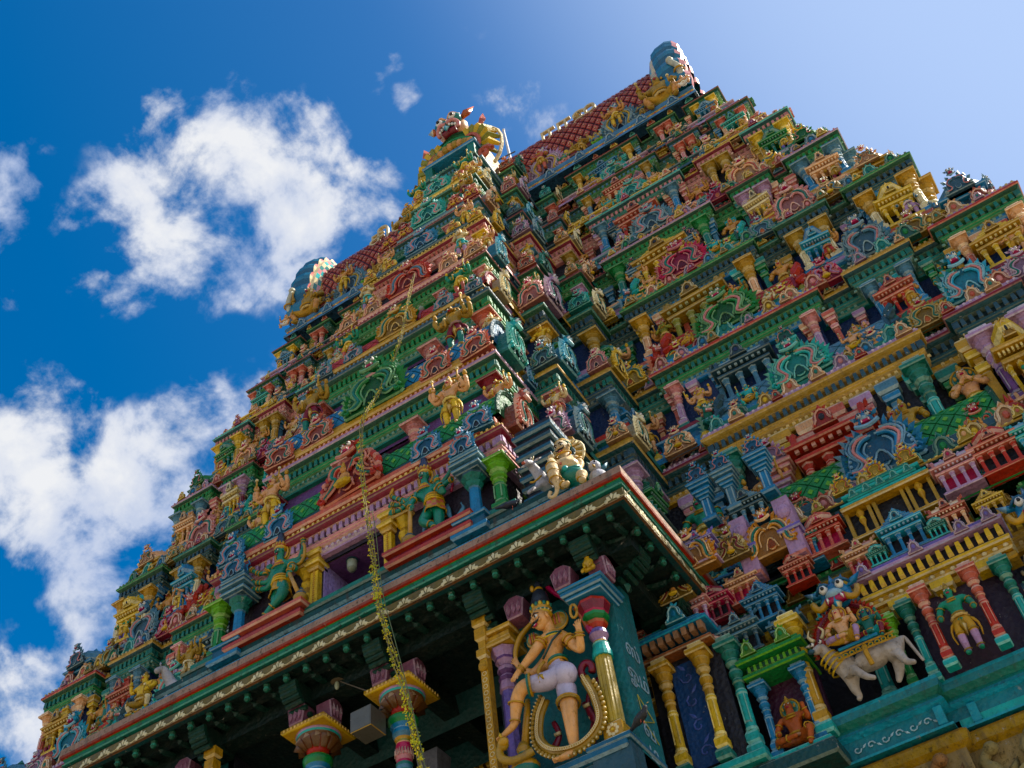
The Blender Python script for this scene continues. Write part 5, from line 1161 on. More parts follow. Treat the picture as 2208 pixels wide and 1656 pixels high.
# ------------------------------------------------------------------ crowning barrel roof
g = G(); bl = (.1, .22, .36)
rp = [(-7.1, 20.2), (-7.1, 16.75), (7.1, 16.75), (7.1, 20.2)]
sweep(g, rp, [(.1, 29.7, bl), (.1, 29.82, pale(bl)), (.02, 29.84, 'coral'), (.02, 29.98, 'yellow'), (.05, 30.0, bl), (.08, 30.06, bl), (.08, 30.16, pale(bl)), (0, 30.18, bl), (-.9, 30.2, 'dteal'), (-.9, 31.0, 'dark')])
dentils(g, rp, .02, 29.85, .06, .11, .14, 'crimson', .03, two='cream')
tpart("crown_band", g.mesh("crown_band"))
for i in range(14):
    x = -6.5 + i
    if abs(x) < 1: continue
    tpart("crown_crest", g_kudu(bl, 'steel').mesh("crown_crest") if i == 0 else bpy.data.meshes["crown_crest"], TR(x, 16.68, 29.75, .5))
g = g_lattice(12.7, 1.15, 2.75, (.3, .035, .03), (.035, .006, .006), (.4, .3, .2), nu=44, a0=.02, a1=.98, gap=.13)
# twelve rows of lozenges: rebuild finer
def lat_fine(L_, r, h, c, line, dot, nu, nv, a0, a1):
    g = G(); P = lambda u, a, o=0: (u, -(r + o) * math.cos(math.pi * a) * (1 + .18 * math.sin(2 * math.pi * min(a, 1 - a))), (h + o) * math.sin(math.pi * a) ** .9)
    m = 24
    for k in range(m):
        A0 = a0 + (a1 - a0) * k / m; A1 = a0 + (a1 - a0) * (k + 1) / m
        g.add([P(-L_ / 2, A0), P(L_ / 2, A0), P(L_ / 2, A1), P(-L_ / 2, A1)], [(0, 1, 2, 3)], line)
    du = L_ / nu; da = (a1 - a0) / nv
    for i in range(1, 2 * nu):
        for j in range(1, 2 * nv):
            if (i + j) % 2: continue
            u = -L_ / 2 + i * du / 2; a = a0 + j * da / 2
            for (k, o, cc) in ((.4, .03, c), (.25, .04, pale(c, .55)), (.19, .05, c), (.08, .06, dot)):
                g.add([P(u - du * k, a, o), P(u, a - da * k, o), P(u + du * k, a, o), P(u, a + da * k, o)], [(0, 1, 2, 3)], cc)
    return g
tpart("barrel_roof_shell", lat_fine(12.7, 1.15, 2.9, (.4, .075, .05), (.07, .01, .01), (.5, .4, .25), 42, 18, .02, .98).mesh("barrel_roof_shell"), TR(0, 18.3, 31.15))
g = G(); g.box(-6.3, 6.3, 17.3, 19.6, 30.1, 31.2, 'dark'); g.slab(-6.45, 6.45, 16.95, 19.65, 31.0, 31.14, 'gold'); 
for i in range(64): g.ball((-6.35 + i * .2, 16.95, 31.12), (.085, .05, .1), 'yellow' if i % 2 else 'ochre', 6, 4)
g.slab(-6.4, 6.4, 17.0, 19.6, 30.85, 31.0, 'maroon')
tpart("roof_eave", g.mesh("roof_eave"))
# ribbed peacock-tail fans at both ends
g = G(); n = 15
def E_(t, rr, x): return (x - .25, 18.3 - 1.25 * rr * math.cos(t), 31.2 + 2.95 * rr * math.sin(t))
ts = [math.pi * (-.06 + 1.12 * i / (n * 4)) for i in range(n * 4 + 1)]
rows = [(.98, 6.35, 'yellow'), (1.05, 6.38, 'pink'), (1.12, 6.45, (.3,.45,.4)), (1.2, 6.52, 'cream'), (1.23, 6.6, 'slate'), (1.25, 6.64, (.02,.15,.23)), (1.31, 6.85, (.02,.15,.23)), (1.33, 7.1, (.02,.15,.23)), (1.28, 7.3, (.02,.15,.23)), (1.18, 7.42, 'coral'), (1.0, 7.4, 'dteal')]
vs = []; 
for (rr, x, c) in rows:
    for i, t in enumerate(ts):
        b = abs(math.sin(math.pi * i / 4)); k = .06 * b if x > 6.6 else .008 * b
        vs.append(E_(t, rr + k, x + (.1 * b if x > 7.0 else 0)))
m = len(ts); fs = []; cs = []
for j in range(len(rows) - 1):
    for i in range(m - 1):
        a = j * m + i; fs.append((a, a + 1, a + m + 1, a + m)); c = rows[j][2]
        if j in (1, 2) : c = ('pink', 'teal', 'cream', 'turq')[(i // 2 + j) % 4]
        if j in (5, 6, 7) and i % 4 in (0, 3): c = (.012,.09,.15)
        if j in (8,) and i % 4 in (1, 2): c = 'pink'
        if j in (4, ) : c = 'cream' if i % 4 < 2 else 'coral'
        cs.append(c)
g.add(vs, fs, cs)
tpart("peacock_fan", g.mesh("peacock_fan", GLOSS)); g2 = G(); g2.merge(g, Matrix.Diagonal((-1, 1, 1, 1))); g2.f = [tuple(reversed(f)) for f in g2.f]; tpart("peacock_fan", g2.mesh("peacock_fan", GLOSS))
g = G(); g.leaf((-6.2, 18.3, 34.0), (-.5, 0, .9), .35, .15, 'cream', 'teal'); g.leaf((6.0, 18.0, 33.6), (.25, 0, .8), .3, .15, 'ochre', 'teal')
tpart("roof_horn", g.mesh("roof_horn"))
# cream Tamil letters standing on the roof slope
for (ch, x) in (("\u0BB0\u0BBE\u0B9C", 3.3), ("\u0B9A\u0BBF\u0BB5", -3.4)):
    t = text_mesh(ch, .9, .05, (.6, .5, .3), "roof_letters")
    tpart("roof_letters", t.mesh("roof_letters"), Matrix.Translation((x, 17.2, 32.85)) @ Matrix.Rotation(R_(92), 4, 'X'))
# ---------------- central gable with the great mask
g = G(); y0 = 15.0
for s in (-1, 1):
    # striped wing scallops
    for k in range(8):
        a0 = math.pi * (-.25 + .85 * k / 8); a1 = math.pi * (-.25 + .85 * (k + 1) / 8)
        am = (a0 + a1) / 2
        g.tube([(s * (.62 + .35 * math.cos(am)), 15.75, 32.2 + .7 * math.sin(am)), (s * (.62 + .62 * math.cos(am)), 15.7, 32.2 + 1.05 * math.sin(am)), (s * (.62 + .85 * math.cos(am)), 15.95, 32.2 + 1.3 * math.sin(am))], [.1, .13, .06], 'yellow' if k % 2 else 'olive', 5)
    g.tube([(s * (.62 + .3 * math.cos(a)), 15.65, 32.2 + .6 * math.sin(a)) for a in [math.pi * (-.3 + .9 * i / 8) for i in range(9)]], .07, 'coral', 5)
    g.tube([(s * (.62 + .9 * math.cos(a)), 16.0, 32.2 + 1.35 * math.sin(a)) for a in [math.pi * (-.3 + .9 * i / 8) for i in range(9)]], .06, 'cream', 5)
    g.leaf((s * 1.0, 15.8, 33.2), (s * .12, 0, .75), .3, .14, 'coral', 'yellow')
    V = [(s * (1.05 + .28 * math.cos(a) * (1 - a / 9)), 15.6, 31.2 + .28 * math.sin(a) * (1 - a / 9)) for a in [i * .7 for i in range(11)]]; g.tube(V, .08, 'coral', 6)
g.relief([(-.9, 30.6), (.9, 30.6), (1.05, 31.8), (.8, 33.0), (.3, 33.7), (-.3, 33.7), (-.8, 33.0), (-1.05, 31.8)], 15.75, 17.5, 'ochre', 'cream', .06)
g.slab(-1.1, 1.1, 15.3, 17.5, 30.45, 30.6, 'steel'); g.slab(-.95, .95, 15.45, 17.5, 30.6, 30.75, 'yellow')
for x in (-.75, .75): g.slab(x - .12, x + .12, 15.35, 15.7, 30.75, 31.7, 'teal')
g.slab(-.95, .95, 15.3, 15.9, 31.7, 31.82, 'blue'); g.slab(-.85, .85, 15.35, 15.9, 31.82, 31.95, 'steel')
for k in range(9): g.ball((-.7 + k * .175, 15.5, 32.1 + .35 * math.sin(math.pi * k / 8)), (.14, .14, .18), 'ochre' if k % 2 else 'skin', 7, 5)
g.tube([(x, 15.6, 32.0 + .9 * math.cos(x * 1.6)) for x in [-.8 + i * .16 for i in range(11)]], .09, 'green', 6)
tpart("central_gable", g.mesh("central_gable"))
g = g_lattice(3.4, .95, 1.9, 'green', 'dgreen', 'teal', nu=9, a0=.0, a1=1.0)
tpart("gable_roof", g.mesh("gable_roof"), Matrix.Translation((0, 17.4, 31.6)) @ Matrix.Rotation(math.pi / 2, 4, 'Z'))
g = G(); cx, cy, cz = 0, 15.75, 34.0     # the mask
g.ball((cx, cy + .1, cz + .05), (.52, .38, .46), (.6,.38,.22), 14, 9); g.ball((cx, cy - .22, cz - .12), (.24, .2, .16), 'teal', 10, 6)
for s in (-1, 1):
    g.ball((s * .24, cy - .2, cz + .12), (.245, .19, .235), 'teal', 12, 8); g.ball((s * .24, cy - .3, cz + .12), .145, 'white', 12, 8); g.ball((s * .25, cy - .41, cz + .1), .07, 'black', 8, 6)
    g.tube(crv([(s * .04, cy - .28, cz + .22), (s * .2, cy - .34, cz + .36), (s * .42, cy - .2, cz + .26)], 4), .05, 'peach', 6)
    g.leaf((s * .38, cy, cz + .2), (s * .5, 0, .42), .34, .2, 'orange', 'cream')
    g.tube(crv([(s * .02, cy - .36, cz - .2), (s * .22, cy - .38, cz - .16), (s * .38, cy - .25, cz - .3), (s * .34, cy - .22, cz - .5)], 4), .065, 'pink', 7)
    for k in range(3): g.ball((s * (.1 + k * .09), cy - .34 + k * .03, cz - .28 - k * .03), (.05, .05, .07), 'white', 6, 5)
g.box(-.24, .24, cy - .26, cy, cz - .5, cz - .3, 'maroon'); g.leaf((0, cy - .36, cz - .3), (0, 0, -.36), .22, .1, 'sky')
for k in range(7): g.tube([(-.3 + k * .1, cy - .05, cz + .36), (-.36 + k * .12, cy + .05, cz + .56 - abs(k - 3) * .03)], [.05, .02], 'cream' if k % 2 else 'red', 5)
tpart("great_mask", g.mesh("great_mask", GLOSS, True))
# ---------------- statues in front of the roof
def top_statue(x, y, z, h, lk, label, cat="statue"):
    if lk not in SM: SM[lk] = g_statue(*lk).mesh("statue", smooth=True)
    link("statue", SM[lk], TR(x, y, z, h), None, label=label, category=cat, group="statues along the foot of the roof")
for s in (-1, 1):
    sd_ = 'right' if s > 0 else 'left'
    for k, (x, ac, c2) in enumerate(((4.85, 'gold', 'blue'), (2.35, 'lilac', 'coral'))):
        g = g_arch(('steel', 'lilac')[k], 'yellow', 'navy', 2); tpart("halo_arch", g.mesh("halo_arch"), TR(s * x, 17.0, 30.25, 1.25, .9, 1.6))
        top_statue(s * x, 16.6, 30.2, 1.2, (('hip', 'skin', 'yellow', 'yellow', 'gold', None), ('stand', 'coral', 'gold', 'coral', 'gold', None))[k], f"{('yellow-skirted', 'red-brown')[k]} god standing under a {('blue and gold', 'lilac')[k]} arch, {sd_} half of the roof")
    for k, (x, po, sk, cl, w) in enumerate(((3.6, 'dance', 'ochre', 'gold', 'dancer raising a leg beside the gold arch god'), (4.1, 'squat', 'steel', 'lime', 'grey crouching attendant beside the gold arch god'), (1.55, 'lift', 'gold', 'ochre', 'gold god with raised arms next to the central gable'), (5.6, 'stand', 'slate', 'ochre', 'dark standing attendant near the roof end'), (3.0, 'squat', 'gskin', 'pink', 'green crouching attendant beside the lilac arch'), (.95, 'pray', 'ochre', 'turq', 'tan goddess with green skirt beside the gable'))):
        top_statue(s * x, 16.8, 30.2, .75 if k else .9, (po, sk, cl, cl, 'gold', None), f"{w}, {sd_} half of the tower top")
    # seated giant at the ridge end
    lk = ('squat', 'ochre', 'gold', 'skin', 'gold', None)
    top_statue(s * 6.3, 16.75, 29.95, 2.15, lk, f"huge seated demon with bulging eyes and striped belly at the {sd_} end of the ridge")
    g = G(); g.tube(crv([(6.75, 16.8, 30.9), (7.0, 16.7, 31.0), (7.05, 16.6, 31.4), (6.9, 16.55, 31.8)], 4), [.14, .14, .14, .135, .13, .12, .11, .105, .1, .09, .09, .09, .09], (.5,.48,.36), 8)
    ring(g, (7.04, 16.62, 31.2), (0, -.2, 1), .15, .035, 'gold'); g.ball((6.9, 16.55, 31.88), .12, (.5,.48,.36), 8, 6)
    if s < 0: g2 = G(); g2.merge(g, Matrix.Diagonal((-1, 1, 1, 1))); g2.f = [tuple(reversed(f)) for f in g2.f]; g = g2
    tpart("raised_arm", g.mesh("raised_arm", smooth=True))
    top_statue(s * 7.0, 16.5, 29.95, .8, ('squat', 'peach', 'white', 'peach', 'gold', None), f"small pale crouching attendant at the foot of the giant, {sd_} ridge end")
# lightning rod and its bracket
g = G(); g.tube([(1.05, 17.5, 33.2), (1.0, 17.5, 35.6)], [.055, .04], (.55,.57,.58), 8); g.ball((1.0, 17.5, 35.62), .06, (.5,.5,.5), 8, 5)
o = link("lightning_rod", g.mesh("lightning_rod", METAL), None, None, label="slim grey metal rod standing on the roof beside the monster mask", category="rod")
g = G(); g.tube([(.5, 17.1, 33.3), (1.25, 17.5, 33.9)], .025, (.05,.07,.08), 6); g.ball((.62, 17.1, 33.3), .1, (.4,.35,.25), 8, 6); link("bracket", g.mesh("bracket", METAL), None, o)
# ------------------------------------------------------------------ large sculptures
def finger_bones(J, B, w, h, pre, up=None, curl=.4, k=1.0):
    """five separate fingers growing from palm joint h (w wrist): adds joints and bones"""
    W, H = Vector(J[w][:3]), Vector(J[h][:3]); d = (H - W).normalized(); up = Vector(up or (0, -1, 0)); side = d.cross(up).normalized(); nrm = side.cross(d).normalized()
    r = J[h][3]
    for i, (o, L_) in enumerate(((-.9, .95), (-.35, 1.2), (.25, 1.25), (.85, 1.0))):
        b = H + d * r * .7 + side * r * o; m = b + d * r * L_ * k * .8 + side * r * o * .15 - nrm * r * curl * .4; t = m + (d * (1 - curl) - nrm * curl * 1.2) * r * L_ * k * .8
        for q, p in enumerate((b, m, t)): J[f'{pre}{i}{q}'] = (*p, r * (.3, .26, .2)[q])
        B += [(h, f'{pre}{i}0'), (f'{pre}{i}0', f'{pre}{i}1'), (f'{pre}{i}1', f'{pre}{i}2')]
    b = H - side * r * 1.1 - d * r * .1; t = b - side * r * .7 + d * r * .9
    J[pre + 't0'] = (*b, r * .33); J[pre + 't1'] = (*t, r * .24); B += [(h, pre + 't0'), (pre + 't0', pre + 't1')]
def face(g, c, r, F, skin, brow='black', mus=True, fierce=True, lip='crimson'):
    """eyes, brows, nose, moustache, mouth and ears on a head of radius r at c looking along F"""
    c = Vector(c); F = Vector(F).normalized(); X = F.cross(Vector((0, 0, 1))).normalized(); Z = X.cross(F).normalized()
    P = lambda x, z, y: c + X * x * r + Z * z * r + F * y * r
    def bl(p, s, col, n=8, m=6):
        q = G(); q.ball((0, 0, 0), (s[0] * r, s[1] * r, s[2] * r), col, n, m)
        M = Matrix((X, F, Z)).transposed().to_4x4(); M.translation = p; g.merge(q, M)
    bl(P(0, 0, .05), (.86, .92, 1.05), skin, 12, 9); bl(P(0, -.72, .35), (.45, .42, .36), skin, 10, 6)
    for s in (-1, 1):
        bl(P(s * .36, .12, .78), (.27, .16, .17), 'white'); bl(P(s * .36, .12, .92), (.12, .08, .12), 'black', 6, 5)
        g.tube([P(s * .08, .3, .9), P(s * .35, .46, .84), P(s * .72, .3, .6)], [r * .05, r * .08, r * .03], brow, 5)
        g.tube([P(s * .12, .02, .86), P(s * .36, -.05, .86), P(s * .64, .08, .66)], r * .03, dk(skin, .5), 4)
        bl(P(s * .95, -.05, -.05), (.12, .2, .32), skin); bl(P(s * .15, -.22, .98), (.12, .1, .1), skin, 6, 4)
        bl(P(s * .5, -.3, .66), (.24, .18, .22), skin)
        if mus: g.tube([P(s * .03, -.38, 1.0), P(s * .3, -.42, .94), P(s * .55, -.32, .8), P(s * .7, -.12, .72)], [r * .1, r * .11, r * .07, r * .03], 'black', 6)
    g.tube([P(0, .25, .86), P(0, 0, 1.0), P(0, -.2, 1.16)], [r * .07, r * .1, r * .15], skin, 7); bl(P(0, -.22, 1.1), (.15, .13, .12), skin, 7, 5)
    bl(P(0, -.6, .9), (.32, .12, .11), lip, 8, 5); bl(P(0, -.56, .97), (.2, .06, .04), 'white', 6, 4)
    return P
def bands(g, J, lst, c='gold'):
    for a, b, k, t in lst:
        A, B = Vector(J[a][:3]), Vector(J[b][:3]); r = J[a][3] * (1 - k) + J[b][3] * k; ring(g, A.lerp(B, k), B - A, r * 1.08, t, c, 14, 5)
def mk(name, J, B, colf, sub=2, mat=GLOSS, extra=None):
    vs, fs, nb, ctr = body_mesh(J, B, sub); g = G(); g.add(vs, fs, [colf(B[b], c) for b, c in zip(nb, ctr)]); return g

def pieces(g):
    """split a mesh into its separate pieces"""
    par = list(range(len(g.v)))
    def fd(i):
        while par[i] != i: par[i] = par[par[i]]; i = par[i]
        return i
    for f in g.f:
        a = fd(f[0])
        for i in f[1:]: par[fd(i)] = a
    out = {}
    for f, c in zip(g.f, g.c): out.setdefault(fd(f[0]), []).append((f, c))
    R = []
    for fl in out.values():
        ids = {}; q = G()
        for f, c in fl:
            for i in f:
                if i not in ids: ids[i] = len(q.v); q.v.append(g.v[i])
            q.f.append(tuple(ids[i] for i in f)); q.c.append(c)
        R.append(q)
    return R
# ---- the peach guardian with raised knee in the porch niche
J=dict(pel=(3.238,10.6,8.588,0.125),spi=(3.145,10.6,8.83,0.096),che=(3.209,10.6,9.025,0.112),nec=(3.19,10.57,9.183,0.055),hea=(3.139,10.52,9.335,0.09),top=(3.117,10.54,9.46,0.08),sl=(3.15,10.5,9.12,0.06),el=(2.985,10.42,8.869,0.055),wl=(2.79,10.38,8.684,0.036),hl=(2.735,10.36,8.62,0.034),
 sr=(3.335,10.6,9.084,0.068),er=(3.547,10.55,8.70,0.056),wr=(3.615,10.45,8.9,0.036),hr=(3.625,10.43,8.985,0.036),pl=(3.19,10.5,8.43,0.122),kl=(2.797,10.35,8.438,0.082),ml=(2.70,10.38,8.30,0.076),al=(2.62,10.42,8.03,0.042),tl=(2.46,10.36,7.9,0.03),
 pr=(3.265,10.6,8.377,0.125),kr=(3.29,10.52,7.947,0.082),ar=(3.26,10.56,7.46,0.046),tr=(3.10,10.44,7.38,0.036),e3=(2.817,10.66,8.791,0.046),w3=(2.682,10.6,8.914,0.034),h3=(2.655,10.57,9.0,0.034))
B=[('pel','spi'),('spi','che'),('che','nec'),('nec','hea'),('hea','top'),('che','sl'),('sl','el'),('el','wl'),('wl','hl'),('che','sr'),('sr','er'),('er','wr'),('wr','hr'),('pel','pl'),('pl','kl'),('kl','ml'),('ml','al'),('al','tl'),('pel','pr'),('pr','kr'),('kr','ar'),('ar','tr'),('spi','e3'),('e3','w3'),('w3','h3')]
finger_bones(J, B, 'wr', 'hr', 'fa', curl=.5); finger_bones(J, B, 'wl', 'hl', 'fb', (0, -1, .3), .25); finger_bones(J, B, 'w3', 'h3', 'fc', curl=.6)
for s_, (a_, t_) in enumerate((('al', 'tl'), ('ar', 'tr'))):
    T_ = Vector(J[t_][:3]); A_ = Vector(J[a_][:3]); d_ = (T_ - A_).normalized(); sd2 = Vector((0, 1, 0))
    for i in range(5):
        p = T_ + d_ * .03 + sd2 * (.03 - i * .016); q = p + d_ * (.045 - .004 * i); J[f'to{s_}{i}'] = (*p, .012); J[f'tp{s_}{i}'] = (*q, .009); B += [(t_, f'to{s_}{i}'), (f'to{s_}{i}', f'tp{s_}{i}')]
for k_ in list(J):
    if len(k_) <= 3: J[k_] = (*J[k_][:3], J[k_][3] * 1.2)
sk = (.72, .4, .19); sh = (.5, .45, .56)
def cf(b, c):
    if b in (('pel','pl'), ('pel','pr')): return sh
    if b == ('pl','kl'): return sh if c[0] > 2.93 else sk
    if b == ('pr','kr'): return sh if c[2] > 8.12 else sk
    if b == ('pel','spi'): return sh if c[2] < 8.68 else sk
    return sk
hero = empty("guardian_statue", (3.2, 10.6, 7.44), "large peach guardian statue in lilac shorts with raised knee in the porch niche", "statue")
HI = Matrix.Translation((-3.2, -10.6, -7.44))
def hp(name, g, mat=GLOSS, sm=True, par=None, Mi=None): return link(name, g.mesh(name, mat, sm), Mi if Mi is not None else HI, par or hero)
g = mk("body", J, B, cf)
g.ball((3.31, 10.52, 8.47), (.15, .14, .15), sh, 16, 10)
hp("body", g)
g = G(); Pf = face(g, (3.12, 10.48, 9.35), .135, (-.45, -.84, -.28), sk); hp("face", g)
g = G(); cc = Vector((3.13, 10.55, 9.47)); ax = Vector((-.02, .02, 1)).normalized()
def lat_on(g, base, prof, n=14, tilt=(0, 0)):
    q = G(); q.lathe(prof, n); M = Matrix.Translation(base) @ Matrix.Rotation(tilt[1], 4, 'Y') @ Matrix.Rotation(tilt[0], 4, 'X'); g.merge(q, M)
lat_on(g, (3.12, 10.54, 9.44), [(.118, -.04, 'gold'), (.135, -.01, 'yellow'), (.125, .03, 'teal'), (.12, .06, 'gold'), (.135, .08, 'gold'), (.13, .12, 'yellow'), (.115, .14, (.02,.025,.035)), (.125, .22, (.02,.025,.035)), (.1, .34, (.02,.025,.035)), (.055, .41, 'gold'), (.06, .43, 'gold'), (.05, .45, (.02,.025,.035)), (.055, .5, (.02,.025,.035)), (.02, .56, (.02,.025,.035))], 16)
for k in range(9):
    a = math.pi * (1.0 + k / 8.0); x, y = 3.12 + .13 * math.cos(a), 10.54 + .13 * math.sin(a); g.ball((x, y, 9.56), (.025, .025, .035), 'yellow' if k % 2 else 'teal', 7, 5); g.ball((x, y, 9.47), .014, 'cream', 5, 4)
g.ball((3.05, 10.5, 9.9), (.03, .03, .05), 'gold', 8, 5)
hp("crown", g)
for nm, p, r in (("ear_disc", (3.29, 10.62, 9.34), .13), ("ear_disc", (2.93, 10.6, 9.2), .1)):
    g = G(); q = G(); q.lathe([(.0, .05, 'gold'), (r * .55, .03, 'ochre'), (r * .8, .02, 'teal'), (r * .9, .03, 'gold'), (r, 0, 'dteal'), (r, -.03, 'gold')], 18, sy=1.35); g.merge(q, Matrix.Translation(p) @ Matrix.Rotation(R_(80), 4, 'X') @ Matrix.Rotation(.2, 4, 'Y'))
    for k in (-1, 0, 1): g.tube([(p[0] + k * .03, p[1] - .05, p[2] + .08), (p[0] + k * .03 + .01, p[1] - .06, p[2] - .08)], .01, 'coral' if k else 'gold', 5)
    hp(nm, g)
g = G(); bands(g, J, [('sl','el',.35,.014), ('sl','el',.5,.012), ('sr','er',.3,.014), ('sr','er',.5,.016), ('el','wl',.82,.012), ('el','wl',.95,.012), ('er','wr',.8,.014), ('er','wr',.95,.012), ('e3','w3',.9,.014), ('ml','al',.85,.01), ('kr','ar',.9,.012), ('ml','al',.12,.014)])
for k in range(3): ring(g, (3.2, 10.56, 9.16 - k * .04), (0, -.4, 1), .085 + k * .03, .012, ('gold', 'teal', 'yellow')[k], 18, 5)
g.tube([(3.36, 10.5, 9.08), (3.25, 10.44, 8.95), (3.08, 10.46, 8.76)], .014, 'dteal', 6)
for (a, b, k, cc) in (('pl','kl',.72,'gold'), ('pl','kl',.78,'teal'), ('pr','kr',.62,'gold'), ('pr','kr',.68,'ochre')):
    A, Bv = Vector(J[a][:3]), Vector(J[b][:3]); r = (J[a][3] * (1 - k) + J[b][3] * k) * 1.14; ring(g, A.lerp(Bv, k), Bv - A, r, .016, cc, 18, 5)
for k in range(2): ring(g, (3.2, 10.6, 8.71 + k * .04), (-.2, 0, 1), .118, .018, ('gold', 'teal')[k], 18, 5)
g.tube(qb((3.1, 10.44, 8.7), (3.02, 10.38, 8.6), (3.05, 10.36, 8.5)), .022, 'gold', 6)
for a in (-.6, 0, .6): g.leaf((3.05, 10.35, 8.5), (.11 * math.sin(a), 0, -.13 * math.cos(a)), .07, .03, 'ochre', 'yellow')
[hp("bangle", q) for q in pieces(g)]
g = G(); Lp = crv([(3.5, 10.62, 8.38), (3.6, 10.6, 8.05), (3.61, 10.58, 7.7), (3.38, 10.54, 7.5), (3.05, 10.52, 7.54), (2.85, 10.56, 7.78), (2.86, 10.6, 8.1), (2.95, 10.64, 8.33)], 6)
g.tube(Lp, .06, 'ochre', 8, flat=.6); g.tube([p + Vector((0, -.045, 0)) for p in Lp], .02, 'gold', 5)
for i, p in enumerate(Lp):
    ring(g, p + Vector((0, -.06, 0)), (0, 1, 0), .018, .006, 'cream', 8, 4)
    q = (p - Vector((3.23, 10.7, 8.0))).normalized()
    if i > 0: m = (Lp[i - 1] + p) / 2; ring(g, m + Vector((0, -.06, 0)), (0, 1, 0), .018, .006, 'cream', 8, 4)
    if 2 < i: g.lathe([(.0, -.035, 'ochre'), (.032, -.02, 'ochre'), (.028, .015, 'cream'), (.01, .03, 'gold')], 7, p.x + q.x * .075, p.y - .02) if False else g.ball((p.x + q.x * .08, p.y - .02, p.z + q.z * .08), (.03, .03, .034), 'ochre', 7, 5); g.ball((p.x + q.x * .1, p.y - .045, p.z + q.z * .1), .013, 'cream', 5, 4)
hp("garland", g)
g = G(); g.tube([(3.53 + .075 * math.cos(a), 10.66, 8.5 + .1 * math.sin(a)) for a in [math.pi * (-.2 + 1.4 * i / 10) for i in range(11)]], .045, 'maroon', 8)
hp("ribbon_loop", g); g = G()
for P_ in ([(3.6, 10.74, 8.4), (3.7, 10.74, 8.2), (3.72, 10.76, 7.95)], [(2.95, 10.76, 8.1), (3.0, 10.76, 7.9), (2.9, 10.76, 7.75)], [(3.35, 10.8, 8.2), (3.45, 10.8, 7.95), (3.38, 10.8, 7.7)], [(3.5, 10.76, 8.35), (3.42, 10.76, 8.1), (3.5, 10.76, 7.85)]):
    Q = crv(P_, 4); g.tube(Q, [.03, .035, .035, .035, .04, .045, .05, .055, .05][:len(Q)], 'maroon', 6, flat=.5); g.tube([Q[4] + Vector((-.04, -.03, 0)), Q[4] + Vector((.04, -.03, 0))], .025, 'cream', 6); g.leaf(Q[-1], (.05, 0, -.09), .08, .03, 'crimson', 'crimson'); g.leaf(Q[-1], (-.06, 0, -.07), .08, .03, 'crimson', 'crimson'); hp("ribbon", g); g = G()
g = G(); g.tube([(2.735, 10.6, 8.42), (2.7, 10.6, 8.2), (2.64, 10.58, 7.83)], [.03, .045, .05], 'gold', 10); lat_on(g, (2.62, 10.57, 7.5), [(.1, -.12, 'teal'), (.16, -.05, 'teal'), (.17, 0, 'gold'), (.17, .05, 'ochre'), (.14, .1, 'gold'), (.12, .11, 'teal'), (.1, .18, 'teal'), (.07, .22, 'gold'), (.09, .27, 'ochre'), (.05, .36, 'gold')], 14)
g.tube(crv([(2.8, 10.45, 7.62), (2.6, 10.38, 7.55), (2.45, 10.36, 7.62), (2.42, 10.36, 7.74), (2.52, 10.34, 7.8)], 4), [.05] * 14 + [.07, .06, .05], 'ochre', 8); g.ball((2.5, 10.32, 7.8), (.07, .06, .06), 'gold', 8, 6); g.leaf((2.5, 10.28, 7.83), (-.02, 0, .09), .05, .03, 'yellow')
hp("club", g)
g = G(); S = crv([(3.16, 10.66, 10.02), (3.28, 10.66, 9.82), (3.43, 10.66, 9.62), (3.55, 10.66, 9.4), (3.63, 10.66, 9.13), (3.72, 10.66, 8.93)], 5); g.tube(S, [.035] * (len(S) - 6) + [.04, .045, .05, .055, .04, .01], ['crimson'] * 12 + ['orange'] * 9 + ['crimson'] * 10, 8)
S = crv([(3.02, 10.68, 9.62), (2.85, 10.66, 9.5), (2.73, 10.62, 9.36), (2.66, 10.6, 9.18), (2.65, 10.58, 9.02)], 5); g.tube(S, [.02 + .018 * math.sin(i / len(S) * 3.1) for i in range(len(S))], 'gold', 8)
g.tube([(3.6 + .045 * math.cos(a), 10.42, 9.2 + .1 * math.sin(a)) for a in [2 * math.pi * i / 12 for i in range(13)]], .018, 'gold', 6)
hp("bow_and_arrows", g)

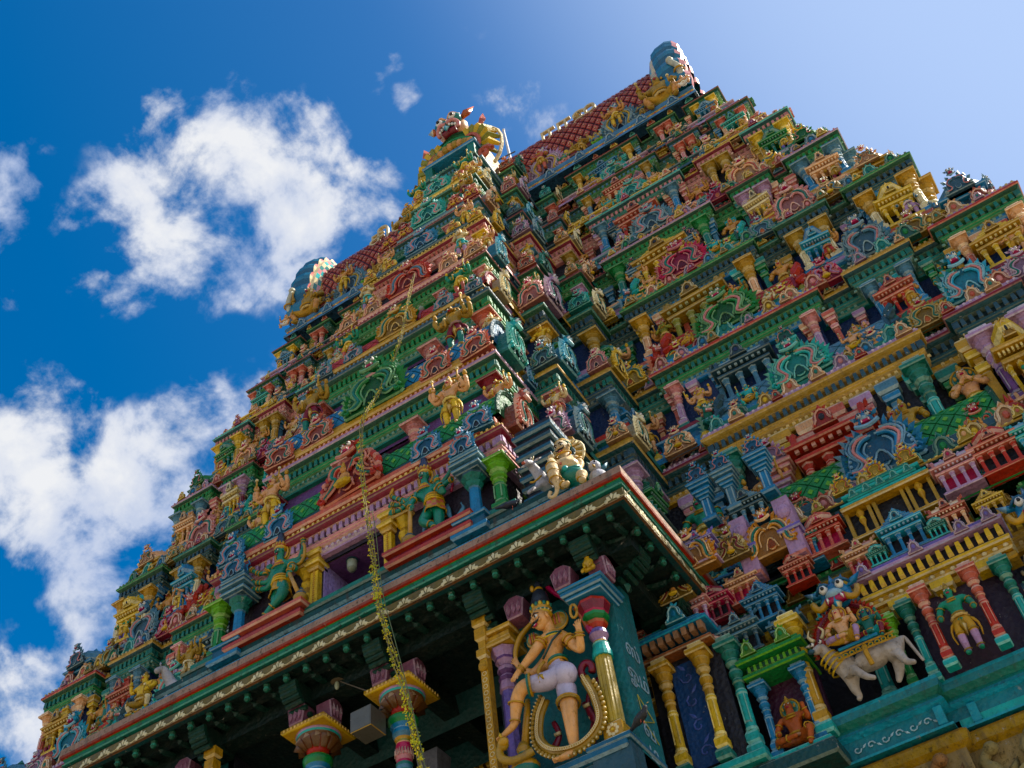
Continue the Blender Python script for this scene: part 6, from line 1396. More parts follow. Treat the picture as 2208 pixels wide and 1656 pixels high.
# ---- two green many-armed guardians on the red plinths
def guardian(name, J, arms, feet, skirt_c, label, F, cap, extra):
    B=[('pel','spi'),('spi','che'),('che','nec'),('nec','hea'),('hea','top'),('che','sr'),('sr','er'),('er','wr'),('wr','hr'),('che','sl'),('sl','el'),('el','wl'),('wl','hl')] + arms + feet
    J = {k: ((*v[:3], v[3] * 1.18) if k not in ('hea', 'top', 'nec') else v) for k, v in J.items()}; fb = [b for b in B]
    for i, (w, h) in enumerate((('wr','hr'),('wl','hl'),('w2','h2'),('wm','hm'))): finger_bones(J, B, w, h, f'f{i}', curl=.5)
    gs = (.012, .2, .12)
    g = mk("body", J, B, lambda b, c: gs, 2)
    pe = J['pel']; root = empty("guardian_statue", (pe[0], 10.75, 11.8), label, "statue"); MI = Matrix.Translation((-pe[0], -10.75, -11.8))
    L_ = lambda n, q, sm=True: link(n, q.mesh(n, GLOSS, sm), MI, root)
    L_("body", g)
    h = Vector(J['hea'][:3]); t = Vector(J['top'][:3]); c = (h + t) / 2; r = .088
    q = G(); face(q, (c.x, c.y - .01, c.z - .01), r, F, gs); L_("face", q)
    q = G(); lat_on(q, (t.x, t.y, t.z - .02), [(.095, -.03, 'gold'), (.11, .0, 'yellow'), (.1, .04, 'orange'), (.11, .07, 'gold'), (.095, .1, cap), (.085, .2, cap), (.06, .28, cap), (.055, .34, cap), (.02, .38, cap)], 12)
    for k in range(7): a = math.pi * (1 + k / 6); q.ball((t.x + .1 * math.cos(a), t.y + .1 * math.sin(a), t.z + .07), (.025, .02, .04), 'gold', 6, 4)
    for s in (-1, 1):
        q.tube([(c.x + s * .05 + s * .07 * math.cos(a), c.y + .04, c.z - .02 + .13 * math.sin(a)) for a in [math.pi * (-.45 + .9 * i / 6) for i in range(7)]], .02, 'gold', 6)
        q.tube([(c.x + s * .05 + s * .11 * math.cos(a), c.y + .06, c.z - .02 + .17 * math.sin(a)) for a in [math.pi * (-.45 + .9 * i / 6) for i in range(7)]], .016, 'ochre', 6)
    L_("crown", q)
    q = G(); pe = Vector(J['pel'][:3]); sp = Vector(J['spi'][:3])       # skirt with folds
    for lv in range(5):
        k = lv / 4; zc = pe.z + .08 - .3 * k
        pts = [(pe.x + (.13 + .05 * k + .012 * math.cos(a * 7)) * math.cos(a), pe.y + (.12 + .04 * k + .012 * math.cos(a * 7)) * math.sin(a), zc - .02 * math.cos(2 * a)) for a in [2 * math.pi * i / 28 for i in range(29)]]
        if lv: q.add(prev + pts, [(i, i + 1, 29 + i + 1, 29 + i) for i in range(28)], [skirt_c if (i // 2 + lv) % 2 else 'gold' for i in range(28)])
        prev = pts
    for k in (0, .3, .6): ring(q, pe + Vector((0, 0, .1 - k * .18)), (0, 0, 1), .13 + k * .03, .018, 'yellow' if k else 'gold', 20, 5)
    q.tube(prev, .014, 'gold', 5)
    L_("skirt", q)
    q = G(); bd = []
    for b in B[:len(fb)]:
        if b[0][0] in 'ewv' or b[0] in ('el','er'): bd += [(b[0], b[1], .55, .009), (b[0], b[1], .85, .012)]
        if b[0][0] == 's' and b[0] != 'spi': bd += [(b[0], b[1], .5, .014)]
    for b in feet:
        if b[0][0] in 'ka': bd += [(b[0], b[1], .75, .012)]
    bands(q, J, bd)
    ch = Vector(J['che'][:3]); ne = Vector(J['nec'][:3])
    for k in range(4): ring(q, ne.lerp(ch, .2 + k * .25) + Vector((0, -.01, 0)), (0, -.5, 1), .06 + k * .022, .013, ('gold', 'yellow', 'coral', 'gold')[k], 14, 5)
    [L_("bangle", w) for w in pieces(q)]
    extra(L_, J, root, MI)
    return root
J1=dict(pel=(1.528,10.75,12.56,0.115),spi=(1.43,10.75,12.741,0.09),che=(1.38,10.75,12.92,0.095),nec=(1.385,10.73,13.05,0.045),hea=(1.41,10.7,13.14,0.07),top=(1.41,10.72,13.24,0.066),sr=(1.516,10.75,12.93,0.052),er=(1.77,10.65,12.55,0.046),wr=(1.73,10.57,12.72,0.032),hr=(1.72,10.55,12.79,0.034),sl=(1.25,10.75,12.949,0.05),el=(1.158,10.7,12.787,0.042),wl=(0.96,10.63,12.645,0.028),hl=(0.87,10.61,12.67,0.032),
 e2=(1.143,10.75,12.9,0.042),w2=(0.91,10.7,12.85,0.028),h2=(0.80,10.69,12.93,0.032),e3=(1.064,10.78,12.9,0.04),w3=(0.84,10.75,13.08,0.028),h3=(0.75,10.75,13.2,0.032),wm=(1.2,10.55,12.52,0.028),hm=(1.245,10.52,12.46,0.034),u1=(1.667,10.78,12.85,0.044),v1=(1.786,10.75,12.86,0.032),x1=(1.888,10.73,12.84,0.034),u2=(1.66,10.82,12.95,0.042),v2=(1.85,10.78,13.1,0.03),x2=(1.87,10.75,13.24,0.034),
 pl=(1.45,10.75,12.45,0.092),kl=(1.35,10.65,12.188,0.068),al=(1.56,10.63,12.0,0.042),tl=(1.6,10.58,11.87,0.03),pr=(1.6,10.75,12.4,0.095),kr=(1.585,10.75,12.14,0.066),ar=(1.545,10.75,11.9,0.042),tr=(1.44,10.65,11.85,0.032))
A1=[('sl','wm') ,('wm','hm'),('che','e2'),('e2','w2'),('w2','h2'),('che','e3'),('e3','w3'),('w3','h3'),('che','u1'),('u1','v1'),('v1','x1'),('che','u2'),('u2','v2'),('v2','x2')]
F1=[('pel','pl'),('pl','kl'),('kl','al'),('al','tl'),('pel','pr'),('pr','kr'),('kr','ar'),('ar','tr')]
def ex1(L_, J, root, MI):
    q = G(); q.tube([(1.24, 10.52, 12.46), (1.2, 10.56, 11.95)], [.03, .036], (.55,.33,.12), 8); lat_on(q, (1.18, 10.58, 11.8), [(.05, -.02, 'gold'), (.11, .02, 'ochre'), (.12, .08, 'gold'), (.09, .12, 'slate'), (.08, .16, 'gold'), (.05, .2, 'slate'), (.03, .26, 'gold')], 12); L_("mace", q)
    q = G(); q.lathe([(.0, 13.27, 'gold'), (.02, 13.28, 'gold'), (.015, 13.34, 'cream'), (.045, 13.38, 'cream'), (.05, 13.43, 'gold'), (.03, 13.5, 'cream'), (.01, 13.52, 'gold')], 8, 1.86, 10.74); q.tube([(1.72 + .1 * math.cos(a), 10.84, 12.95 + .28 * math.sin(a)) for a in [math.pi * (-.3 + 1.2 * i / 8) for i in range(9)]], .022, 'crimson', 6); L_("bell", q)
    q = G(); q.tube(crv([(.84, 10.82, 13.3), (.9, 10.84, 13.15), (1.0, 10.84, 13.0), (1.1, 10.82, 12.88)], 4), .02, 'maroon', 6)
    for k in range(6): q.leaf((.88 + k * .035, 10.82, 13.24 - k * .055), (-.07, 0, .02), .04, .02, 'crimson', 'crimson'); q.leaf((.88 + k * .035, 10.82, 13.24 - k * .055), (.06, 0, .07), .04, .02, 'crimson', 'crimson')
    q.tube([(.75, 10.74, 13.2), (.82, 10.74, 13.36)], [.03, .02], 'gold', 6); L_("feather_fan", q)
    q = G()
    for P_ in ([(1.68, 10.84, 12.5), (1.75, 10.84, 12.2), (1.95, 10.84, 12.25), (1.93, 10.84, 12.4)], [(1.64, 10.84, 12.2), (1.7, 10.84, 12.0), (1.9, 10.84, 11.98), (1.88, 10.84, 12.1)], [(1.3, 10.84, 12.4), (1.25, 10.84, 12.15), (1.18, 10.84, 11.98)]):
        Q = crv(P_, 4); q.tube(Q, [.03 + .02 * math.sin(i) for i in range(len(Q))], 'steel', 6, flat=.4)
    L_("sash", q)
guardian("g1", J1, A1, F1, 'coral', "green many-armed guardian statue on the red plinth right of the doorway", (-.35, -.9, -.3), (.02,.022,.05), ex1)
J2=dict(pel=(-1.363,10.75,12.56,0.118),spi=(-1.41,10.75,12.76,0.1),che=(-1.412,10.75,12.94,0.098),nec=(-1.395,10.73,13.06,0.045),hea=(-1.385,10.7,13.17,0.072),top=(-1.40,10.72,13.28,0.068),sr=(-1.26,10.75,12.94,0.054),er=(-1.0,10.66,12.6,0.046),wr=(-1.03,10.56,12.6,0.03),hr=(-1.05,10.55,12.5,0.034),sl=(-1.543,10.75,12.98,0.05),el=(-1.67,10.71,12.879,0.042),wl=(-1.83,10.65,12.99,0.028),hl=(-1.91,10.63,13.08,0.034),
 e2=(-1.642,10.75,12.734,0.042),w2=(-1.864,10.7,12.826,0.028),h2=(-1.96,10.69,12.9,0.034),e3=(-1.65,10.75,12.618,0.042),w3=(-1.877,10.75,12.724,0.03),h3=(-1.97,10.75,12.80,0.034),wm=(-1.66,10.7,12.92,0.03),hm=(-1.60,10.68,12.96,0.034),u1=(-1.068,10.78,12.84,0.044),v1=(-0.944,10.75,12.84,0.032),x1=(-0.92,10.73,12.9,0.034),u2=(-1.08,10.82,12.96,0.042),v2=(-0.968,10.77,13.13,0.03),x2=(-0.969,10.75,13.3,0.034),
 pl=(-1.44,10.75,12.43,0.092),kl=(-1.45,10.75,12.18,0.066),al=(-1.42,10.75,12.0,0.042),tl=(-1.39,10.68,11.87,0.032),pr=(-1.25,10.7,12.36,0.098),kr=(-1.28,10.64,12.16,0.068),am=(-1.46,10.64,12.03,0.048),tr=(-1.55,10.6,11.9,0.032))
A2=[('el','wm'),('wm','hm'),('che','e2'),('e2','w2'),('w2','h2'),('spi','e3'),('e3','w3'),('w3','h3'),('che','u1'),('u1','v1'),('v1','x1'),('che','u2'),('u2','v2'),('v2','x2')]
F2=[('pel','pl'),('pl','kl'),('kl','al'),('al','tl'),('pel','pr'),('pr','kr'),('kr','am'),('am','tr')]
def ex2(L_, J, root, MI):
    q = G(); q.tube([(-1.03, 10.54, 12.45), (-.86, 10.58, 11.98)], [.03, .036], (.55,.33,.12), 8); lat_on(q, (-.83, 10.6, 11.82), [(.05, -.02, 'gold'), (.11, .02, 'ochre'), (.12, .08, 'gold'), (.09, .12, 'slate'), (.08, .16, 'gold'), (.05, .2, 'slate'), (.03, .26, 'gold')], 12); L_("mace", q)
    q = G(); q.lathe([(.0, 13.33, 'gold'), (.02, 13.34, 'gold'), (.045, 13.42, 'cream'), (.05, 13.47, 'gold'), (.03, 13.54, 'cream'), (.01, 13.56, 'gold')], 8, -.97, 10.74); q.tube([(-.98 + .1 * math.cos(a), 10.7, 12.95 + .22 * math.sin(a)) for a in [math.pi * (-.6 + .9 * i / 8) for i in range(9)]], .026, 'gold', 6); L_("bow", q)
    vs, fs, nb, ct = body_mesh(human(POSES['hip']), HB, 1); q = G(); q.merge(G().add(vs, fs, 'blue'), TR(-2.1, 10.72, 13.02, .42)); L_("held_blue_figure", q)
    q = G(); q.tube(crv([(-1.75, 10.82, 13.0), (-1.82, 10.84, 13.15), (-1.74, 10.82, 13.3)], 4), [.03, .04, .05, .05, .06, .05, .05, .04, .02], 'coral', 6); L_("sash", q)
guardian("g2", J2, A2, F2, 'ochre', "green many-armed guardian holding a small blue figure left of the doorway", (-.3, -.9, -.3), (.02,.022,.035), ex2)

# ---- pot-bellied pale dwarf at the canopy corner with a club, flanked by a cow and a bird
J=dict(pel=(3.87,10.6,11.42,0.13),spi=(3.84,10.55,11.6,0.15),che=(3.82,10.6,11.8,0.115),nec=(3.81,10.58,11.93,0.06),hea=(3.815,10.55,12.01,0.095),top=(3.81,10.57,12.1,0.085),sl=(3.68,10.6,11.86,0.058),el=(3.58,10.5,11.7,0.052),wl=(3.66,10.4,11.72,0.036),hl=(3.68,10.37,11.78,0.036),sr=(3.96,10.6,11.84,0.058),er=(4.04,10.55,11.62,0.048),wr=(4.02,10.48,11.47,0.036),hr=(4.0,10.45,11.42,0.036),
 pl=(3.8,10.5,11.36,0.1),kl=(3.7,10.32,11.3,0.075),al=(3.84,10.3,11.12,0.046),tl=(3.93,10.24,11.08,0.034),pr=(3.96,10.5,11.34,0.1),kr=(4.1,10.4,11.28,0.072),ar=(4.06,10.36,11.12,0.046),tr=(4.14,10.3,11.08,0.034))
B=[('pel','spi'),('spi','che'),('che','nec'),('nec','hea'),('hea','top'),('che','sl'),('sl','el'),('el','wl'),('wl','hl'),('che','sr'),('sr','er'),('er','wr'),('wr','hr'),('pel','pl'),('pl','kl'),('kl','al'),('al','tl'),('pel','pr'),('pr','kr'),('kr','ar'),('ar','tr')]
finger_bones(J, B, 'wl', 'hl', 'fa', curl=.3); finger_bones(J, B, 'wr', 'hr', 'fb', curl=.5)
ps = (.62, .46, .26)
dwf = empty("dwarf_statue", (3.85, 10.55, 11.0), "pot-bellied cream dwarf statue with green cloth and curling club seated on the canopy corner", "statue"); DI = Matrix.Translation((-3.85, -10.55, -11.0))
g = mk("body", J, B, lambda b, c: ps); g.ball((3.84, 10.47, 11.58), (.2, .17, .16), ps, 16, 10); g.ball((3.84, 10.31, 11.55), (.02, .02, .03), 'coral', 6, 4)
hp("body", g, PAINT, True, dwf, DI)
g = G(); face(g, (3.815, 10.52, 12.05), .12, (-.1, -.9, -.4), ps); hp("face", g, PAINT, True, dwf, DI)
g = G(); lat_on(g, (3.81, 10.56, 12.12), [(.12, -.03, 'teal'), (.13, .0, 'gold'), (.12, .05, 'ochre'), (.08, .1, 'teal'), (.02, .14, 'gold')], 14)
for k in range(22): a = math.pi * (-.3 + 1.6 * k / 21); g.tube([(3.8 + .15 * math.cos(a), 10.66, 12.05 + .16 * math.sin(a)), (3.8 + .25 * math.cos(a), 10.7, 12.05 + .27 * math.sin(a))], [.022, .03], ('ochre', 'cream')[k % 2], 5)
g.tube([(3.8 + .26 * math.cos(a), 10.7, 12.05 + .28 * math.sin(a)) for a in [math.pi * (-.35 + 1.7 * i / 16) for i in range(17)]], .025, 'cream', 6)
hp("hair_halo", g, PAINT, True, dwf, DI)
g = G(); g.ball((3.9, 10.47, 11.38), (.2, .15, .12), 'teal', 12, 8); g.ball((3.88, 10.33, 11.44), (.05, .05, .05), 'turq', 8, 6); g.tube(qb((3.7, 10.4, 11.45), (3.88, 10.28, 11.4), (4.05, 10.42, 11.45)), .035, 'teal', 7); hp("loincloth", g, GLOSS, True, dwf, DI)
g = G(); S = crv([(3.70, 10.33, 11.72), (3.72, 10.28, 11.5), (3.74, 10.26, 11.3), (3.75, 10.26, 11.12), (3.72, 10.25, 11.0), (3.66, 10.25, 10.97), (3.62, 10.25, 11.02), (3.65, 10.25, 11.08)], 4)
g.tube(S, [.045, .06, .075, .085, .09, .092, .09, .085, .075, .06, .05, .042, .036, .033, .03] + [.027] * 20, ps, 10)
for k in (3, 6, 9): ring(g, S[k], S[k + 1] - S[k], .085, .012, 'gold', 12, 5)
hp("club", g, PAINT, True, dwf, DI)
g = G(); ring(g, (3.82, 10.5, 11.9), (0, -.5, 1), .11, .016, 'gold', 16, 5); bands(g, J, [('sl','el',.5,.012), ('sr','er',.5,.012), ('el','wl',.85,.012), ('kl','al',.85,.012), ('kr','ar',.85,.012)]); [hp("bangle", q, PAINT, True, dwf, DI) for q in pieces(g)]
cs_ = (.4, .38, .4)
Jc=dict(b=(3.5,10.75,11.6,.13),c=(3.4,10.6,11.75,.11),n=(3.36,10.5,11.88,.08),h=(3.34,10.42,11.97,.07),m=(3.32,10.3,11.9,.045),l1=(3.33,10.55,11.6,.045),l2=(3.3,10.45,11.5,.035),l3=(3.24,10.4,11.42,.03))
g = mk("body", Jc, [('b','c'),('c','n'),('n','h'),('h','m'),('c','l1'),('l1','l2'),('l2','l3')], lambda b, c: cs_)
for s in (-1, 1): g.leaf((3.34 + s * .06, 10.44, 11.99), (s * .12, 0, .02), .06, .03, cs_); g.ball((3.34 + s * .05, 10.36, 12.0), .016, 'white', 6, 4); g.ball((3.34 + s * .055, 10.345, 12.0), .009, 'black', 5, 3); g.tube([(3.34 + s * .03, 10.45, 12.03), (3.34 + s * .06, 10.44, 12.1)], [.015, .006], 'cream', 5)
g.ball((3.31, 10.27, 11.87), (.03, .03, .02), 'coral', 7, 5); g.tube(crv([(3.3, 10.42, 11.62), (3.38, 10.38, 11.55), (3.48, 10.42, 11.64)], 4), .015, 'gold', 5)
link("cow_statue", g.mesh("cow_statue", PAINT, True), None, None, label="small grey cow statue with open mouth crouching left of the cream dwarf on the canopy", category="animal statue")
g = G(); bc = (.42, .42, .48); g.ball((4.12, 10.85, 11.55), (.13, .12, .13), bc, 12, 8); g.ball((4.13, 10.78, 11.7), (.09, .09, .09), bc, 10, 7); g.leaf((4.14, 10.7, 11.68), (.03, 0, -.1), .04, .04, 'gold'); g.ball((4.17, 10.71, 11.72), .018, 'black', 6, 4); g.leaf((4.2, 10.85, 11.62), (.1, 0, .12), .08, .06, 'steel'); g.leaf((4.06, 10.8, 11.75), (-.04, 0, .14), .06, .05, (.05,.12,.1))
link("bird_statue", g.mesh("bird_statue", PAINT, True), None, None, label="pale blue bird head statue right of the cream dwarf on the canopy corner", category="bird statue")

# ---- white bull carrying a god and a goddess under a red arch
bc = (.42, .36, .3)
J=dict(rump=(6.73,12.35,8.16,0.165),belly=(6.42,12.33,8.12,0.175),chest=(6.1,12.35,8.16,0.16),neck=(5.97,12.27,8.3,0.115),head=(5.93,12.2,8.44,0.085),muz=(5.85,12.12,8.34,0.05),f1=(6.2,12.22,8.02,0.07),f1k=(6.33,12.15,7.93,0.045),f1h=(6.42,12.13,7.87,0.034),f2=(6.1,12.4,7.98,0.066),f2k=(6.13,12.42,7.92,0.044),f2h=(6.1,12.4,7.86,0.036),h1=(6.74,12.25,8.02,0.085),h1k=(6.8,12.2,7.94,0.048),h1h=(6.9,12.17,7.88,0.034),h2=(6.66,12.42,8.0,0.07),h2k=(6.62,12.42,7.93,0.046),h2h=(6.6,12.4,7.87,0.036),t0=(6.86,12.4,8.26,.035),t1=(6.9,12.4,8.12,.025),t2=(6.96,12.38,7.98,.02))
J = {k: (v[0], v[1] - .02, v[2] + (.1 if v[2] > 8.0 else 0) + (v[2] - 8.1) * .1, v[3] * .88) for k, v in J.items()}
B=[('belly','rump'),('belly','chest'),('chest','neck'),('neck','head'),('head','muz'),('chest','f1'),('f1','f1k'),('f1k','f1h'),('chest','f2'),('f2','f2k'),('f2k','f2h'),('rump','h1'),('h1','h1k'),('h1k','h1h'),('rump','h2'),('h2','h2k'),('h2k','h2h'),('rump','t0'),('t0','t1'),('t1','t2')]
bull = empty("bull_statue", (6.4, 12.35, 7.84), "white bull statue with gold trappings striding on the turquoise podium ledge", "animal statue"); BI = Matrix.Translation((-6.4, -12.35, -7.84))
g = mk("body", J, B, lambda b, c: (.4, .2, .07) if (c[2] < 8.06 and b[0] in ('belly',)) else bc); hp("body", g, PAINT, True, bull, BI)
g = G(); g.ball((5.83, 12.06, 8.35), (.045, .035, .03), 'slate', 8, 5)
for s in (-1, 1):
    g.tube(crv([(5.93 + s * .05, 12.2, 8.56), (5.93 + s * .1, 12.18, 8.64), (5.93 + s * .06, 12.16, 8.71)], 3), [.028, .026, .022, .018, .014, .01, .006], 'cream', 6); g.leaf((5.93 + s * .07, 12.17, 8.5), (s * .12, 0, .02), .06, .03, bc); g.ball((5.91 + s * .05, 12.11, 8.47), .024, 'white', 7, 5); g.ball((5.9 + s * .052, 12.09, 8.47), .013, 'black', 6, 4)
g2_ = G(); g2_.merge(g, Matrix.Translation((0, 0, .12))); [hp("head_detail", q, PAINT, True, bull, BI) for q in pieces(g2_)]
g = G()
for k in range(9): x = 6.1 + k * .08; g.tube([(x + .028 * math.cos(a), 12.16 + .012 * abs(k - 4) * .3, 8.22 + .024 * math.sin(a)) for a in [2 * math.pi * i / 8 for i in range(9)]], .009, 'yellow', 4); g.ball((x, 12.16, 8.22), .012, 'teal', 5, 4)
g.tube([(6.06, 12.16, 8.26), (6.4, 12.14, 8.25), (6.8, 12.17, 8.26)], .012, 'gold', 5); g.tube([(6.06, 12.16, 8.18), (6.4, 12.13, 8.17), (6.8, 12.17, 8.18)], .012, 'gold', 5)
g.tube([(6.42, 12.14, 8.2), (6.42, 12.13, 8.1), (6.43, 12.18, 7.97)], .03, 'gold', 6)
for k in range(4): ring(g, (5.96 + k * .035, 12.26 + k * .02, 8.34 - k * .05), (-.5, -.3, 1), .12 + k * .012, .012, 'yellow', 14, 5)
g.slab(6.12, 6.62, 12.16, 12.5, 8.3, 8.34, 'blue', 'sky'); g2_ = G(); g2_.merge(g, Matrix.Translation((0, .0, .1))); hp("trappings", g2_, PAINT, False, bull, BI)
def rider(lk, x, y, z, h, label):
    if lk not in SM: SM[lk] = g_statue(*lk).mesh("statue", smooth=True)
    link("rider_statue", SM[lk], TR(x, y, z, h), None, label=label, category="statue")
rider(('sit','peach','gold','lilac','gold','orange'), 6.25, 12.2, 8.4, .95, "peach god statue with gold halo riding at the front of the white bull")
rider(('sit','teal','turq','maroon','gold','navy'), 6.54, 12.33, 8.42, .82, "green goddess statue riding behind the peach god on the white bull")
g = G(); rp_ = crv([(5.86, 12.6, 8.75), (5.88, 12.6, 8.95), (6.0, 12.6, 9.13), (6.2, 12.6, 9.22), (6.42, 12.6, 9.18), (6.56, 12.6, 9.0), (6.62, 12.6, 8.75)], 5)
g.tube(rp_, .075, 'red', 8, flat=.7); g.tube([p + Vector((0, -.06, 0)) for p in rp_], .03, 'maroon', 6)
for p in rp_: ring(g, p + Vector((0, -.075, 0)), (0, 1, 0), .018, .006, 'cream', 7, 4); q = (p - Vector((6.24, 12.6, 8.85))).normalized(); g.leaf(p + q * .05, (q.x * .09, 0, q.z * .09), .06, .04, 'red', 'coral')
tpart("red_arch", g.mesh("red_arch", GLOSS))
for x in (6.3, 8.85):
    g = G(); kface(g, 0, 0, 0, .62, 'blue', 'crimson', 10); g.leaf((0, -.16, -.12), (0, 0, -.26), .12, .06, 'sky', 'cream'); 
    for s in (-1, 1): g.tube(qb((s * .1, -.12, -.1), (s * .26, -.14, -.3), (s * .3, -.1, -.05)), .045, 'gold', 6)
    tpart("lion_mask", g.mesh("lion_mask", GLOSS, True), TR(x, 12.42, 9.32))

# ---- other figures of the lowest storey
def solo(lk, x, y, z, h, label, name="statue"):
    if lk not in SM: SM[lk] = g_statue(*lk).mesh("statue", smooth=True)
    link(name, SM[lk], TR(x, y, z, h), None, label=label, category="statue")
solo(('stand','gskin','gold','lilac','ochre',None), 7.53, 12.45, 7.84, 1.0, "green-skinned standing statue with tall gold crown between two red pillars")
solo(('sit','orange','orange','orange','gold','teal'), 5.27, 12.45, 7.55, 1.1, "orange-brown seated statue with one leg down between bright blue posts")
# kneeling yellow figures and pale horse group at the left edge of the canopy
solo(('squat','yellow','ochre','cream','ochre',None), -3.75, 10.5, 11.1, .95, "crouching yellow statue holding a club at the left part of the canopy")
g = G(); Jh=dict(b=(-3.1,10.75,11.35,.14),c=(-3.3,10.7,11.45,.13),n=(-3.38,10.6,11.65,.09),h=(-3.42,10.5,11.8,.07),m=(-3.5,10.4,11.72,.045),r=(-2.9,10.75,11.35,.14),l1=(-2.85,10.6,11.2,.05),l2=(-3.35,10.55,11.2,.05))
hg = mk("body", Jh, [('b','c'),('c','n'),('n','h'),('h','m'),('b','r'),('r','l1'),('c','l2')], lambda b, c: (.4,.38,.38))
for s in (-1, 1): hg.leaf((-3.42 + s * .05, 10.5, 11.86), (s * .04, 0, .12), .05, .03, (.4,.38,.38)); hg.ball((-3.44 + s * .05, 10.43, 11.82), .014, 'black', 5, 4)
link("horse_statue", hg.mesh("horse_statue", PAINT, True), None, None, label="weathered pale horse statue lying behind the yellow crouching figure", category="animal statue")
solo(('lift','ochre','cream','ochre','gold',None), -3.35, 10.95, 11.7, .85, "tan rider statue with raised arms above the pale horse")
# gold monkey on the porch capital
g = G(); Jm=dict(p=(3.86,10.45,9.66,.06),c=(3.86,10.43,9.78,.055),n=(3.86,10.42,9.85,.035),h=(3.86,10.4,9.9,.045),t=(3.86,10.41,9.94,.035),l=(3.79,10.4,9.7,.03),l2=(3.78,10.36,9.63,.022),r=(3.93,10.4,9.7,.03),r2=(3.94,10.36,9.63,.022),a=(3.8,10.4,9.78,.02),a2=(3.83,10.36,9.68,.018),b=(3.92,10.4,9.78,.02),b2=(3.89,10.36,9.68,.018))
g = mk("m", Jm, [('p','c'),('c','n'),('n','h'),('h','t'),('p','l'),('l','l2'),('p','r'),('r','r2'),('c','a'),('a','a2'),('c','b'),('b','b2')], lambda b, c: (.5,.3,.03)); 
for s in (-1, 1): g.ball((3.86 + s * .018, 10.355, 9.91), .01, 'black', 5, 4)
g.ball((3.86, 10.35, 9.885), (.02, .015, .014), 'ochre', 6, 4); ring(g, (3.86, 10.42, 9.91), (0, 1, 0), .055, .014, 'ochre', 10, 5)
link("lion_statue", g.mesh("lion_statue", GLOSS, True), TR(.05, 0, .02), None, label="small squatting gold lion statue on the blue capital of the fluted column", category="animal statue")

# ---- small loose things: flower garland, lamps, loudspeaker, pigeons
def scl(p, Y): p = Vector(p); o = Vector((8.2, 0, 0)); return o + (p - o) * (Y / p.y)
GP = [scl(p, y) for p, y in (((1.955,9.9,17.253),12.1), ((1.777,9.9,16.431),11.9), ((1.66,9.9,15.804),11.75), ((1.476,9.9,15.26),11.6), ((1.142,9.9,14.56),11.2), ((0.849,9.9,14.146),10.9), ((0.804,9.9,13.322),10.5), ((0.871,9.9,12.532),10.2), ((0.98,9.9,11.544),10.0), ((1.029,9.9,10.916),9.93), ((1.105,9.9,10.309),9.85), ((1.286,9.9,9.463),9.6), ((1.44,9.9,8.761),9.4), ((1.57,9.9,8.118),9.2), ((1.67,9.9,7.612),9.05), ((1.9,9.9,6.2),8.6))]
gp_ = crv(GP, 8); g = G(); rg = random.Random(5)
for st in range(4):
    a = st * 1.05; Q = [p + Vector((.035 * math.cos(a + i * .25) * (.4 + .6 * min(1, i / 60)), .03 * math.sin(a + i * .25), 0)) for i, p in enumerate(gp_)]; g.tube(Q, .007, (.22, .17, .06) if st % 2 else (.3, .25, .08), 4)
Q = [p + Vector((.1 * math.sin(i / len(gp_) * 3.0), -.02, 0)) for i, p in enumerate(gp_)][len(gp_) // 2:]; g.tube(Q, .006, (.12, .14, .05), 4)
root = link("garland_string", g.mesh("garland_string"), None, None, label="long faded garland rope dotted with yellow flowers hanging down over the canopy", category="garland")
fl = G()
for i in range(950):
    k = (rg.random() ** .62) * (len(gp_) - 1); p = gp_[int(k)]; w = .3 if 40 < k < 75 or rg.random() < .3 else 1; r = rg.uniform(.009, .02)
    c = ('petal', (.65, .6, .03), (.5, .55, .05))[rg.randrange(3)]; q = p + Vector((rg.uniform(-.05, .05), rg.uniform(-.05, .03), rg.uniform(-.03, .03)))
    for e_ in range(3): fl.leaf(q, (rg.uniform(-1, 1) * r * 1.6, rg.uniform(-1, 1) * r, rg.uniform(-1, 1) * r * 1.6 + .001), r * 1.2, r * .5, c, c)
link("yellow_flowers", fl.mesh("yellow_flowers"), None, root, kind='stuff')
def lantern(x, y, z, lab, hang=.25):
    r = empty("hanging_lamp", (x, y, z), lab, "lamp", "glass lamps hanging in the tower doorways")
    g = G(); g.tube([(0, 0, .12), (0, 0, .12 + hang)], .008, 'black', 4); g.lathe([(.02, .14, 'slate'), (.09, .1, 'slate'), (.1, .08, 'slate')], 10); link("lamp_cap", g.mesh("lamp_cap", METAL), None, r)
    g = G(); g.lathe([(.04, -.14, (.2,.22,.16)), (.08, -.08, (.3,.33,.25)), (.085, .06, (.12,.14,.12)), (.07, .08, (.1,.1,.1))], 10); link("glass_globe", g.mesh("glass_globe", GLOSS, True), None, r)
lantern(-.3, 11.15, 13.0 - .35, "glass lamp hanging in the big purple doorway above the canopy")
lantern(.05, 11.95, 15.9, "glass lamp hanging in the second opening, above the red lion mask arch")
lantern(.22, 12.6, 18.95, "glass lamp hanging in the third opening of the central bay")
lantern(.15, 13.0, 21.2, "smallest glass lamp in the fourth opening of the central bay")
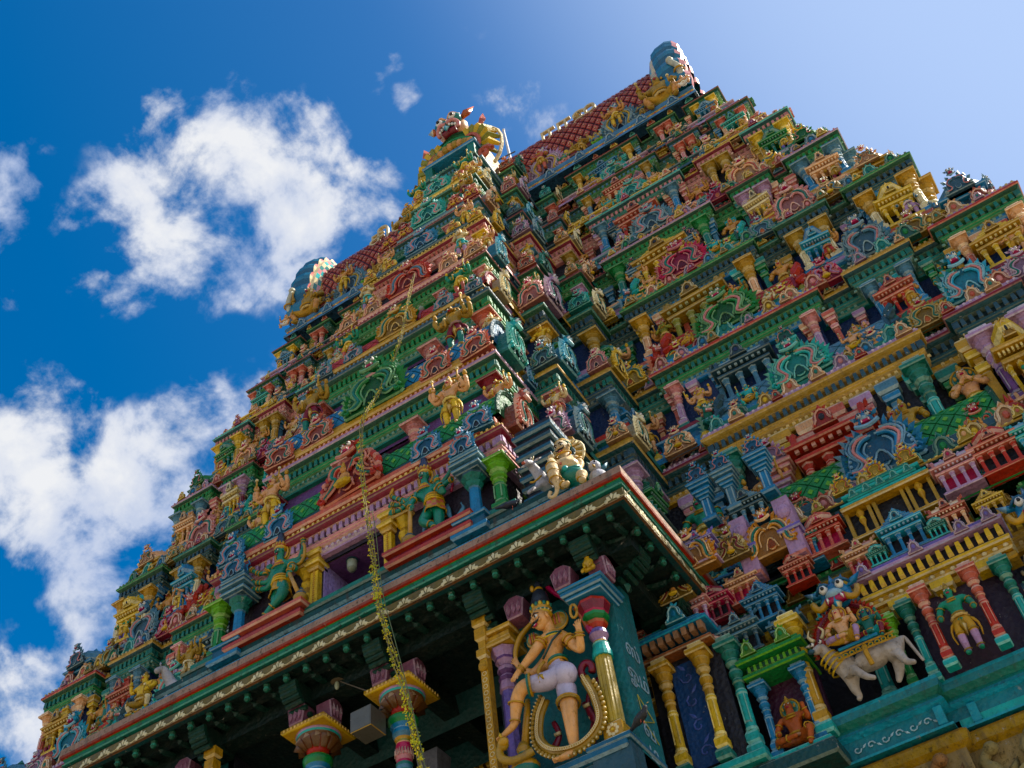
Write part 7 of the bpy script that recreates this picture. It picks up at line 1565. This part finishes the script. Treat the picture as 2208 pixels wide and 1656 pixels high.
g = G(); g.slab(.34, .66, 10.3, 10.62, 8.86, 9.17, (.07,.065,.05), 'ochre', .008); g.add([(.355, 10.298, 8.875), (.645, 10.298, 8.875), (.645, 10.298, 9.155), (.355, 10.298, 9.155)], [(0, 1, 2, 3)], (.08,.08,.065)); g.tube([(.5, 10.5, 9.17), (.55, 10.7, 9.35)], .012, 'slate', 5)
link("loudspeaker", g.mesh("loudspeaker", METAL), None, None, label="grey box loudspeaker mounted between the two lotus columns of the porch", category="loudspeaker")
g = G(); lat_on(g, (-.12, 10.62, 10.05), [(.03, .04, 'brown'), (.1, .0, (.14,.11,.07)), (.03, .01, 'dark')], 12); g.ball((-.12, 10.6, 9.98), (.035, .035, .07), (.3,.32,.22), 8, 6); g.tube([(-.08, 10.62, 10.04), (.45, 10.6, 9.6)], .008, (.12,.1,.08), 4)
link("bulb_lamp", g.mesh("bulb_lamp", METAL), None, None, label="bare bulb in a small tin reflector under the canopy between columns", category="lamp")
def pigeon(x, y, z, rz, c, lab):
    Jp=dict(b=(0,0,.06,.045),c=(.06,0,.075,.04),n=(.09,0,.11,.022),h=(.1,0,.14,.022),t=(-.1,0,.03,.02),u=(-.17,0,.01,.014)); q = mk("p", Jp, [('b','c'),('c','n'),('n','h'),('b','t'),('t','u')], lambda b, c_: c)
    q.leaf((.12, 0, .142), (.03, 0, -.005), .012, .01, 'ochre'); q.box(.02, .028, -.02, -.015, 0, .03, 'coral'); q.box(.02, .028, .015, .02, 0, .03, 'coral')
    link("pigeon", q.mesh("pigeon", PAINT, True), TR(x, y, z, 1.25, rz=rz), None, label=lab, category="bird", group="pigeons on the tower")
pigeon(4.1, 10.55, 7.44, -.4, (.02,.022,.026), "dark pigeon sitting on the blue pedestal beside the fluted column")
pigeon(-9.3, 14.35, 17.45, 2.6, (.01,.01,.012), "dark crow perched on a shrine at the left edge of the tower, middle height")
pigeon(-12.0, 13.7, 14.9, 2.9, (.012,.01,.01), "dark bird perched on a pink dome near the lower left edge of the tower")
pigeon(3.0, 10.3, 11.2, .6, (.02,.02,.03), "small dark pigeon on the canopy ledge left of the cream dwarf")
g = G(); g.add([(-3000,-3000,-1.6),(3000,-3000,-1.6),(3000,3000,-1.6),(-3000,3000,-1.6)],[(0,1,2,3)],(.3,.26,.2))
link("ground", g.mesh("ground", STONE), kind='structure')
